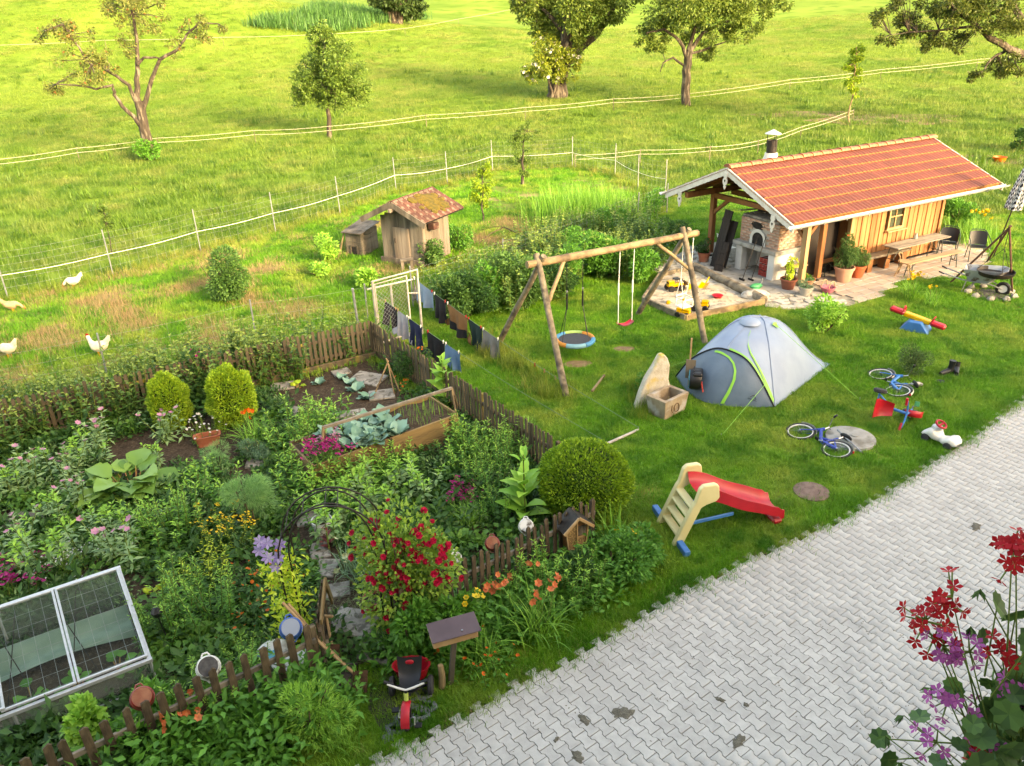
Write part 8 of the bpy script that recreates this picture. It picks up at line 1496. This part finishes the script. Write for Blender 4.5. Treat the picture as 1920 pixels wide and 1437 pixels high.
# --- shrubs on lawn and in the chicken run
for lb_, px, py, r, n, lf, mt, fl in (('small dark juniper on the lawn', 1705, 700, (.4, .38, .36), 3800, .06, L_jun, None), ('yellowing shrub growing behind the tent', 1545, 625, (.6, .5, .5), 2600, .085, L_light, None), ('low rose shrub left of the standing stone', 1210, 745, (.28, .24, .3), 700, .06, L_mid, None), ('large yellow green shrub behind the swing', 1140, 520, (1.3, 1.0, .8), 9000, .1, L_mid, None), ('tall weedy thicket left of the swing, by the low wire fence', 880, 592, (1.0, .6, .62), 5600, .09, L_dark, None), ('tall weedy thicket of hops on the low wire fence', 950, 572, (1.05, .6, .72), 5600, .09, L_net, None), ('dark thicket behind the left swing leg', 1020, 560, (1.0, .6, .65), 5200, .09, L_dark, None), ('thicket between swing and wire fence corner', 1085, 480, (1.0, .7, .55), 3200, .1, L_mid, None), ('rounded shrub in the middle of the chicken run', 435, 562, (.85, .8, .85), 5000, .1, L_net, None), ('leafy low shrub left of the hutch', 612, 490, (.6, .5, .55), 2000, .1, L_light, None), ('low nettle bush before the coop wall', 815, 500, (.55, .5, .5), 2200, .1, L_net, None), ('weedy bush right of the coop', 855, 470, (.7, .5, .5), 2200, .1, L_mid, None), ('rounded leafy weed in front of the gate', 690, 540, (.5, .4, .3), 1200, .12, L_light, None), ('dense bush at the hut end wall', 1790, 430, (.6, .9, .6), 3200, .1, L_mid, None), ('dark bush at the right edge of the meadow', 1918, 285, (.9, .8, .6), 2400, .12, L_dark, None), ('small green herb clump in the run by the hutch', 600, 520, (.5, .4, .25), 900, .11, L_light, None), ('tall grassy thicket at the meadow corner post', 1225, 400, (.9, .6, .5), 2600, .1, L_mid, None), ('bush beside the open porch of the hut', 1262, 455, (.6, .5, .45), 1800, .09, L_net, None)):
    shrub('juniper' if 'juniper' in lb_ else 'shrub', lb_, G(px, py, 0), r, n, lf, mt, 10, wid=.22 if 'juniper' in lb_ else .5, droop=-.5 if 'juniper' in lb_ else .3)
for k, (px, py, r_, n_, mt_) in enumerate(((845, 600, .8, .6, L_net), (915, 575, .7, .75, L_mid), (985, 575, .8, .7, L_net), (1050, 545, .8, .75, L_mid), (1200, 530, .7, .6, L_mid), (1150, 440, 1.0, .6, L_mid))):
    shrub('weed_thicket', 'tall leafy weed thicket between swing and low wire fence', G(px, py, 0), (r_, r_ * .7, n_), 3000, .11, mt_, 10, 'weed thickets behind the swing')
strap('reed_clump', 'bright green reed clump in the chicken run', G(1100, 412, 0), 1500, 1.25, .03, L_str, .16, .5, None, .95)
for k, pr in enumerate(prot): spread_out(pr, [V3((x, y, 0)) for x, y in sample(pix((800, 585), (1000, 592), (1075, 560), (1240, 500), (1200, 420), (1060, 430), (940, 500)), .75)], 'tall weed stalk in the rank growth behind the swing', 'rank weeds behind the swing', .75, 1.15)
strap('reed_clump', 'tall grass clump beside the hut end wall', G(1815, 455, 0), 260, .85, .02, L_str, .25, .7, None, .5)
# ------------------------------------------------------------------ trees on the meadow
def tree(name, label, base, limbs, blobs, n, lf, mt, depth=.8, sparse=.0, group='trees on the meadow', fruit=None, cat='tree', wid=.5, zofs=0.0, twigs=60, barkm=None):
    """limbs and leaf clumps are given as picture points and set up round the tree's own axis"""
    B = G(*base); B.y += zofs; t = thing(name, label, cat, B, 0, group); s = (AT(base[0] + 100, base[1], B.y) - AT(base[0], base[1], B.y)).length / 100; m = M(); tips = []
    for pts, r0, r1, dy in limbs:
        k = len(pts); q = [AT(x, y, B.y + dy * i / max(1, k - 1)) - B for i, (x, y) in enumerate(pts)]
        dense = []
        for a, b in zip(q[:-1], q[1:]):
            for j in range(3): dense.append(a.lerp(b, j / 3) + V3((rnd.gauss(0, 1), rnd.gauss(0, 1), rnd.gauss(0, .5))) * s * 1.6 * (j > 0))
        dense.append(q[-1]); rs = [r0 + (r1 - r0) * (i / (len(dense) - 1)) ** .8 for i in range(len(dense))]; m.tube(dense, rs, 9); tips += [(p, r) for p, r in zip(dense, rs)][len(dense) // 3:]
    obj('trunk', m, barkm or m_bark, t)
    w = np.array([b[2] ** 2.0 for b in blobs]); w = w / w.sum(); P = []; D = []; TA = []; TB = []
    for (px, py, rp, *dd), f in zip(blobs, w):
        dy = (dd[0] if dd else rnd.uniform(-1, 1)) * depth * rp * s * 1.2; c_ = AT(px, py, B.y + dy) - B; c_ = np.array(c_); k = int(n * f) + 1; R = rp * s; sub = max(5, int(k / 90)); cc = c_ + rdir(sub) * (R * (.35 + .65 * NP.rand(sub, 1) ** .6)); i = NP.randint(0, sub, k); d = rdir(k); P.append(cc[i] + d * R * NP.uniform(.08, .34, (k, 1)) * np.array([1, 1, .8])); D.append(norm(d + rdir(k) * .6 - UP * .5))
        near = min(tips, key=lambda q: (q[0] - V3(c_)).length)[0]; e = cc[:max(3, twigs // len(blobs))]; TA.append(np.repeat(np.array([near]), len(e), 0) * .55 + c_[None] * .45 if sparse < .5 else np.repeat(np.array([near]), len(e), 0)); TB.append(e)
        TA.append(np.array([near])); TB.append(c_[None])
    P, D = np.concatenate(P), np.concatenate(D); L = lf * NP.uniform(.6, 1.25, len(P)); npart('crown', [leaves(P, D, norm(UP + rdir(len(P)) * .9), L, L * wid)], mt, t); npart('twigs', [stalks(np.concatenate(TA), np.concatenate(TB), .024 if lf > .09 else .012, 4)], barkm or m_bark, t)
    if fruit: i = NP.choice(len(P), fruit[1]); npart('fruit', blossom(P[i] + D[i] * lf * .5, rdir(len(i)), fruit[2], 5, .9, .6), fruit[0], t)
    return t
LK = .6
T_old = lm('pear_leaf', (150, 156, 86), (104, 124, 60)); T_mid = lm('apple_leaf', (126, 160, 70), (86, 124, 52)); T_wil = lm('willow_leaf', (140, 164, 74), (92, 124, 52)); T_yel = lm('sunlit_leaf', (166, 180, 66), (108, 138, 50)); T_dark = lm('maple_leaf', (120, 134, 60), (78, 98, 44)); T_ash = lm('ash_leaf', (180, 210, 70), (140, 184, 58)); T_far = lm('far_leaf', (86, 116, 62), (62, 92, 50))
tree('pear_tree', 'gnarled sparse old pear tree with reddish fruit on the meadow', (282, 300), [([(282, 300), (274, 255), (266, 215), (260, 190)], .34, .24, 0), ([(266, 240), (240, 210), (214, 178), (212, 160), (180, 168), (140, 160), (105, 158)], .14, .03, -1.5), ([(260, 195), (256, 150), (258, 105), (254, 60), (245, 10), (240, -40)], .18, .04, 1), ([(268, 205), (284, 150), (300, 112), (335, 92), (350, 65), (372, 42), (410, 45)], .14, .03, .5), ([(260, 200), (242, 160), (205, 135), (160, 112), (138, 78), (118, 45), (85, 58)], .12, .025, -1), ([(258, 120), (270, 108), (300, 110)], .1, .04, 0)],
     [(248, 15, 46), (215, 22, 26), (285, 28, 32), (240, -30, 50), (120, 42, 34), (82, 66, 24), (150, 62, 24), (150, 112, 36), (112, 150, 30), (168, 142, 32), (205, 118, 28), (235, 90, 26), (385, 46, 26), (352, 52, 24), (410, 50, 16), (330, 90, 18)], 10000, .15, T_old, sparse=.8, fruit=(fm('pear_red', (186, 130, 80), (160, 100, 64)), 130, .07), twigs=420)
shrub('shrub', 'leafy shoots round the foot of the old pear tree', G(276, 303), (.9, .8, .6), 1500, .16, L_mid, 8)
tree('apple_tree', 'small round crowned apple tree on the meadow', (618, 258), [([(618, 258), (614, 205), (612, 160), (606, 110), (608, 75)], .17, .04, 0), ([(613, 175), (640, 160), (668, 165)], .09, .03, -.5), ([(612, 165), (590, 140), (570, 120)], .08, .03, .5), ([(614, 150), (632, 120), (640, 95)], .07, .03, .3)], [(612, 92, 36), (592, 128, 36), (640, 125, 38), (568, 160, 30), (655, 165, 34), (628, 188, 26), (560, 184, 20), (676, 178, 20), (604, 68, 26), (600, 165, 30), (618, 140, 34)], 17000, .17, T_mid)
tree('willow_tree', 'thick leaning old willow on the meadow', (1044, 184), [([(1044, 186), (1046, 150), (1056, 110), (1062, 60), (1064, 0), (1060, -50)], .85, .25, 0), ([(1058, 120), (1085, 92), (1112, 70), (1136, 42), (1150, 10), (1175, -30)], .45, .14, .5), ([(1060, 60), (1030, 30), (1000, 0)], .25, .08, -.5)], [(1050, 25, 46), (1002, 18, 34), (1020, 62, 32), (1092, 22, 44), (1072, 72, 28), (1140, 5, 36), (974, 8, 20), (1105, 55, 24), (1010, -30, 50), (1090, -35, 60), (1170, -20, 40)], 26000, .24, T_wil)
tree('elder_bush', 'bright elder bush with white umbels before the willow trunk', (1030, 183), [([(1035, 182), (1028, 150), (1020, 120)], .12, .04, 0), ([(1036, 180), (1045, 140), (1055, 120)], .1, .04, 0)], [(1032, 92, 30), (1008, 122, 28), (1050, 118, 32), (1075, 128, 20), (1030, 130, 26), (990, 135, 16)], 8000, .2, T_yel, zofs=-1.5, fruit=(F_wht, 120, .14), cat='bush')
tree('apple_tree', 'wide crowned apple tree with dark trunk above the hut', (1287, 199), [([(1287, 199), (1286, 160), (1290, 120), (1292, 95)], .33, .28, 0), ([(1288, 110), (1272, 75), (1245, 55), (1212, 62)], .16, .05, -.8), ([(1292, 98), (1318, 62), (1356, 42), (1400, 30)], .18, .05, .6), ([(1291, 95), (1306, 40), (1316, -20)], .16, .06, 0), ([(1287, 128), (1262, 108), (1244, 118), (1238, 135)], .1, .03, -.5), ([(1296, 100), (1330, 90), (1362, 78)], .1, .04, .5)], [(1228, 45, 34), (1208, 78, 22), (1270, 15, 42), (1320, 15, 46), (1370, 12, 42), (1412, 28, 36), (1440, 8, 34), (1352, 66, 30), (1302, 58, 26), (1238, 88, 18), (1330, 95, 20), (1385, 62, 22), (1240, 0, 40), (1290, -30, 60), (1380, -40, 60)], 27000, .2, T_wil)
tree('maple_tree', 'dark spreading branches of a big tree at the upper right edge', (2010, 235), [([(2010, 235), (2000, 170), (1985, 120)], .5, .45, 0), ([(1985, 125), (1930, 105), (1890, 92), (1855, 72), (1828, 45), (1795, 22), (1765, -5)], .3, .06, -1), ([(1985, 120), (1930, 60), (1905, 20), (1880, -30)], .3, .12, 0), ([(1890, 92), (1860, 110), (1835, 140)], .1, .03, -.5), ([(1830, 48), (1780, 55), (1720, 60), (1670, 65)], .09, .02, -.3)], [(1700, 42, 30), (1668, 74, 18), (1650, 36, 20), (1760, 42, 38), (1800, 84, 24), (1850, 28, 42), (1905, 40, 36), (1832, 146, 18), (1868, 128, 28), (1735, 84, 22), (1915, 112, 28), (1785, 8, 36), (1700, 5, 30), (1860, -30, 50)], 17000, .17, T_dark, sparse=.6, twigs=120)
tree('young_ash', 'slender young ash with bright leaves by the bare patch', (1592, 233), [([(1592, 233), (1598, 185), (1604, 130), (1606, 88)], .06, .02, 0)], [(1606, 102, 15), (1602, 122, 17), (1608, 140, 16), (1600, 158, 14), (1604, 172, 9)], 2200, .17, T_ash, barkm=m_log)
tree('willow_clump', 'dark multi stemmed willow clump in the far hollow', (745, 46), [([(742 + dx, 46), (742 + dx * 2.2, 10), (742 + dx * 3, -20)], .3, .12, 0) for dx in (-7, -3, 0, 4, 8)], [(745, -5, 28), (718, 8, 20), (772, 8, 22), (700, 0, 16), (790, 0, 16), (735, 15, 16), (760, 20, 14)], 6000, .45, T_far)
for lb_, base, limbs, bl_s, n, mt in (('young pear tree near the far corner of the chicken run', (980, 347), [([(980, 347), (979, 305), (984, 250)], .09, .02, 0)], [(980, 268, 24), (974, 298, 20), (992, 242, 16), (968, 252, 14), (985, 315, 16)], 3600, T_mid), ('young bright pear tree behind the coop', (906, 417), [([(906, 417), (904, 375), (905, 325)], .04, .015, 0)], [(906, 340, 20), (900, 362, 18), (912, 316, 14), (908, 380, 10)], 2600, T_ash), ('tiny sapling tied to a steel fence post', (212, 480), [([(212, 480), (204, 440), (198, 405)], .02, .01, 0)], [(197, 402, 10), (201, 420, 10), (192, 390, 7)], 700, T_mid)):
    tree('young_fruit_tree', lb_, base, limbs, bl_s, n, .09, mt, group='young fruit trees in the run', twigs=30)
sb = thing('bent_branch', 'long bent dry branch lying in the chicken run', 'branch', G(940, 440, 0)); o0 = G(940, 440, 0); m = M(); m.tube([G(892, 462, .02) - o0, G(920, 438, .25) - o0, G(945, 426, .4) - o0, G(975, 440, .3) - o0, G(995, 452, .05) - o0], [.012, .02, .025, .02, .012], 6); obj('branch', m, m_twig, sb); m = M(); m.tube([G(945, 426, .4) - o0, G(930, 425, .3) - o0, G(900, 432, .1) - o0], .01, 5); obj('side_twig', m, m_twig, sb)
# reeds and tall weeds further out
t_reed = tuft('reed_tuft', [bl(60, 1.2, .5, 1.3, .08, .25, .5, 3)], lm('far_reed', (92, 146, 72), (66, 116, 60)))
rp_ = sample([tuple(G(*p).xy) for p in ((480, 50), (560, 60), (660, 60), (720, 44), (800, 36), (700, 24), (560, 30), (500, 38))], .9); scatter('reed_bed', rp_, t_reed, 'blue green reed bed in the far hollow', 'reeds', .7, 1.3, np.array([terrain(x, y) for x, y in rp_]))
t_dock = tuft('dock_tuft', [bl(30, .5, .25, .6, .06, .6, .8, 3)], g_rough); dq = wedge(1500, 30, 95); dq = dq[~inpoly(dq, lawn_poly) & ~inpoly(dq, run_poly) & (np.sin(dq[:, 0] * .31) * np.sin(dq[:, 1] * .23) > .1)]; scatter('meadow_weeds', dq, tuft('weed_tuft', [bl(26, .35, .2, .5, .05, .6, .8, 3)], lm('weed_leaf', (110, 150, 52), (80, 124, 44))), 'darker dock weeds dotted over the meadow', 'weeds', .5, 1.3, np.array([terrain(x, y) for x, y in dq]))
for k, (px, py, a, b, lb_) in enumerate(((1660, 225, 4.5, 2.2, 'worn brownish earth on the meadow behind the hut'), (1860, 300, 3.2, 1.3, 'bare trampled earth round the orange tub'), (1500, 215, 3.5, 1.2, 'worn ground near the young ash'), (1090, 345, 1.3, .8, 'bare hay covered earth in the chicken run corner'))):
    p = G(px, py); m = M(); m.grid(lambda u, v: (p.x + a * u * math.cos(v * 6.2832) * (1 + .2 * math.sin(v * 31)), p.y + b * u * math.sin(v * 6.2832) * (1 + .2 * math.sin(v * 25)), terrain(p.x + a * u * math.cos(v * 6.2832), p.y + b * u * math.sin(v * 6.2832)) + .03), 6, 26); o = obj('worn_ground', m, m_bare); o['kind'] = 'structure'; o['label'] = lb_
# ------------------------------------------------------------------ geraniums on the balcony
LK = 1.0
G_leaf = lm('geranium_leaf', (76, 112, 56), (48, 80, 42), .2, rough=.5); F_ger = fm('geranium_red', (226, 24, 44), (190, 12, 32)); F_gpu = fm('geranium_lilac', (216, 112, 196), (190, 84, 176))
gbx = AT(1905, 1585, 1.22); fb = thing('flower_box', 'brown balcony flower box holding the geraniums', 'flower box', gbx, .25); m = M(); m.box((.1, 0, -.08), (.9, .2, .17), bev=.012); obj('box', m, m_larch2, fb); m = M(); m.box((.1, 0, .0), (.86, .17, .02)); obj('soil', m, m_soil, fb, False)
for x in (-.2, .4): m = M(); m.bar((x, 0, -.18), (x + .6, -2.9, -.18), .05, .05); obj('bracket', m, m_larch2, fb, False)
def geranium(label, root, clusters, leafpts, fmt, fr):
    R0 = AT(root[0], root[1], root[2]); t = thing('geranium', label, 'geranium', R0, 0, 'geraniums in the flower box'); A, B, FP_, FN, LP, LN, LR, PA, PB = [], [], [], [], [], [], [], [], []
    for px, py, y, k in clusters:
        c_ = AT(px, py, y) - R0; mid = c_ * .5 + V3((rnd.uniform(-.03, .03), 0, -.04)); A += [V3((0, 0, 0)), mid]; B += [mid, c_]
        for j in range(int(k * 1.5)):
            d = V3((rnd.gauss(-.3, .7), rnd.gauss(-.5, .6), rnd.gauss(.5, .6))).normalized(); q = c_ + d * rnd.uniform(.02, .055); A.append(c_); B.append(q); FP_.append(q); FN.append(d)
    for px, py, y, r in leafpts:
        c_ = AT(px, py, y) - R0; near = min(B, key=lambda v: (v - c_).length); A.append(near * .7); B.append(c_); LP.append(c_); LN.append(V3((rnd.gauss(0, .5), rnd.gauss(-.5, .4), rnd.gauss(.7, .4)))); LR.append(r)
    na = lambda l: np.array([tuple(v) for v in l]); npart('stems', [stalks(na(A), na(B), .0022, 5)], m_stem, t); bits('leaf', na(LP), na(LN), np.array(LR), 9, 1.5, .16, G_leaf, t); bits('flower', na(FP_), na(FN), fr, 5, .5, .3, fmt, t)
lf_ = []
for i in range(640):
    px, py = rnd.uniform(1650, 1990), rnd.uniform(1180, 1560)
    if (px - 1650) * .9 + (py - 1240) * .75 > 275 + rnd.uniform(-70, 50): lf_.append((px, py, rnd.uniform(1.1, 1.4), rnd.uniform(.02, .037)))
geranium('crimson hanging geranium at the upper part of the box', (1915, 1500, 1.25), [(1735, 1165, 1.2, 8), (1768, 1130, 1.22, 7), (1752, 1195, 1.2, 6), (1898, 1032, 1.15, 9), (1785, 1120, 1.2, 3), (1878, 1222, 1.2, 6), (1842, 1402, 1.2, 6), (1905, 1045, 1.16, 5)], lf_[::2] + [(1870, 1135, 1.2, .03), (1905, 1150, 1.2, .034), (1840, 1195, 1.22, .022), (1725, 1345, 1.25, .024), (1650, 1385, 1.25, .024), (1665, 1425, 1.25, .026), (1790, 1290, 1.22, .026)], F_ger, .0165)
geranium('lilac flowering hanging geranium spreading below the crimson one', (1900, 1520, 1.2), [(1770, 1212, 1.18, 7), (1818, 1222, 1.18, 6), (1778, 1312, 1.18, 6), (1756, 1392, 1.18, 4), (1892, 1318, 1.18, 7), (1848, 1385, 1.18, 5), (1835, 1350, 1.2, 3), (1910, 1290, 1.18, 5)], lf_[1::2], F_gpu, .016)
bud = [(1695, 1342), (1838, 1105), (1820, 1175), (1745, 1290), (1690, 1430), (1660, 1380), (1830, 1340)]; R0 = AT(1900, 1510, 1.22); o = thing('geranium_buds', 'drooping unopened geranium buds on long stalks', 'geranium', R0); A = np.array([tuple(AT(min(1900, x + 130), min(1480, y + 110), 1.22) - R0) for x, y in bud]); B = np.array([tuple(AT(x, y, 1.2) - R0) for x, y in bud]); npart('stalks', [stalks(A, B, .002, 5)], m_stem, o)
k = np.repeat(B, 6, 0); dd = norm(rdir(len(k)) * .6 + np.array([[-.3, -.2, -.8]])); npart('buds', [leaves(k, dd, rdir(len(k)), .026, .008, .5)], G_leaf, o)

# ------------------------------------------------------------------ labels of look-alikes: told apart by the landmark they grow closest to
LMK = [(n, G(x, y, 0)) for n, x, y in (('the cold frame', 140, 1250), ('the rose arch', 650, 1190), ('the raised bed', 720, 880), ('the clipped box ball', 1095, 960), ('the golden box bushes', 390, 805), ('the letter box', 845, 1282), ('the rhubarb', 250, 925), ('the insect house', 1073, 1056), ('the rosemary bush', 590, 1385), ('the bean tripod', 728, 740), ('the plank pile', 30, 990), ('the clay trough', 392, 834), ('the fennel', 478, 990), ('the batten of the bed', 728, 850), ('the drying bar end', 845, 770), ('the magenta sweet william', 868, 945))]
ORD = ['closest', 'second closest', 'third closest', 'fourth closest', 'fifth closest', 'sixth closest', 'seventh closest', 'eighth closest', 'ninth closest', 'tenth closest', 'eleventh closest', 'twelfth closest', 'thirteenth closest', 'fourteenth closest', 'fifteenth closest']
bpy.context.view_layer.update(); byl = {}
for o in bpy.data.objects:
    if o.parent is None and o.get('label') and o.get('group'): byl.setdefault(o['label'], []).append(o)
for lab, os_ in byl.items():
    if not 3 < len(os_) < 30 or 'thicket' in lab and False or 'stone' in lab: continue
    near = {}
    for o in os_: n, p = min(LMK, key=lambda q: (q[1] - o.location).length); near.setdefault(n, []).append(((p - o.location).length, o))
    base = ' '.join(lab.split()[:4]).removesuffix(' with').removesuffix(' without').removesuffix(' growing').removesuffix(' in').removesuffix(' standing')
    for n, l in near.items():
        for k, (d, o) in enumerate(sorted(l, key=lambda q: q[0])): o['label'] = (f'{base}, {ORD[min(k, 14)]} to {n}')
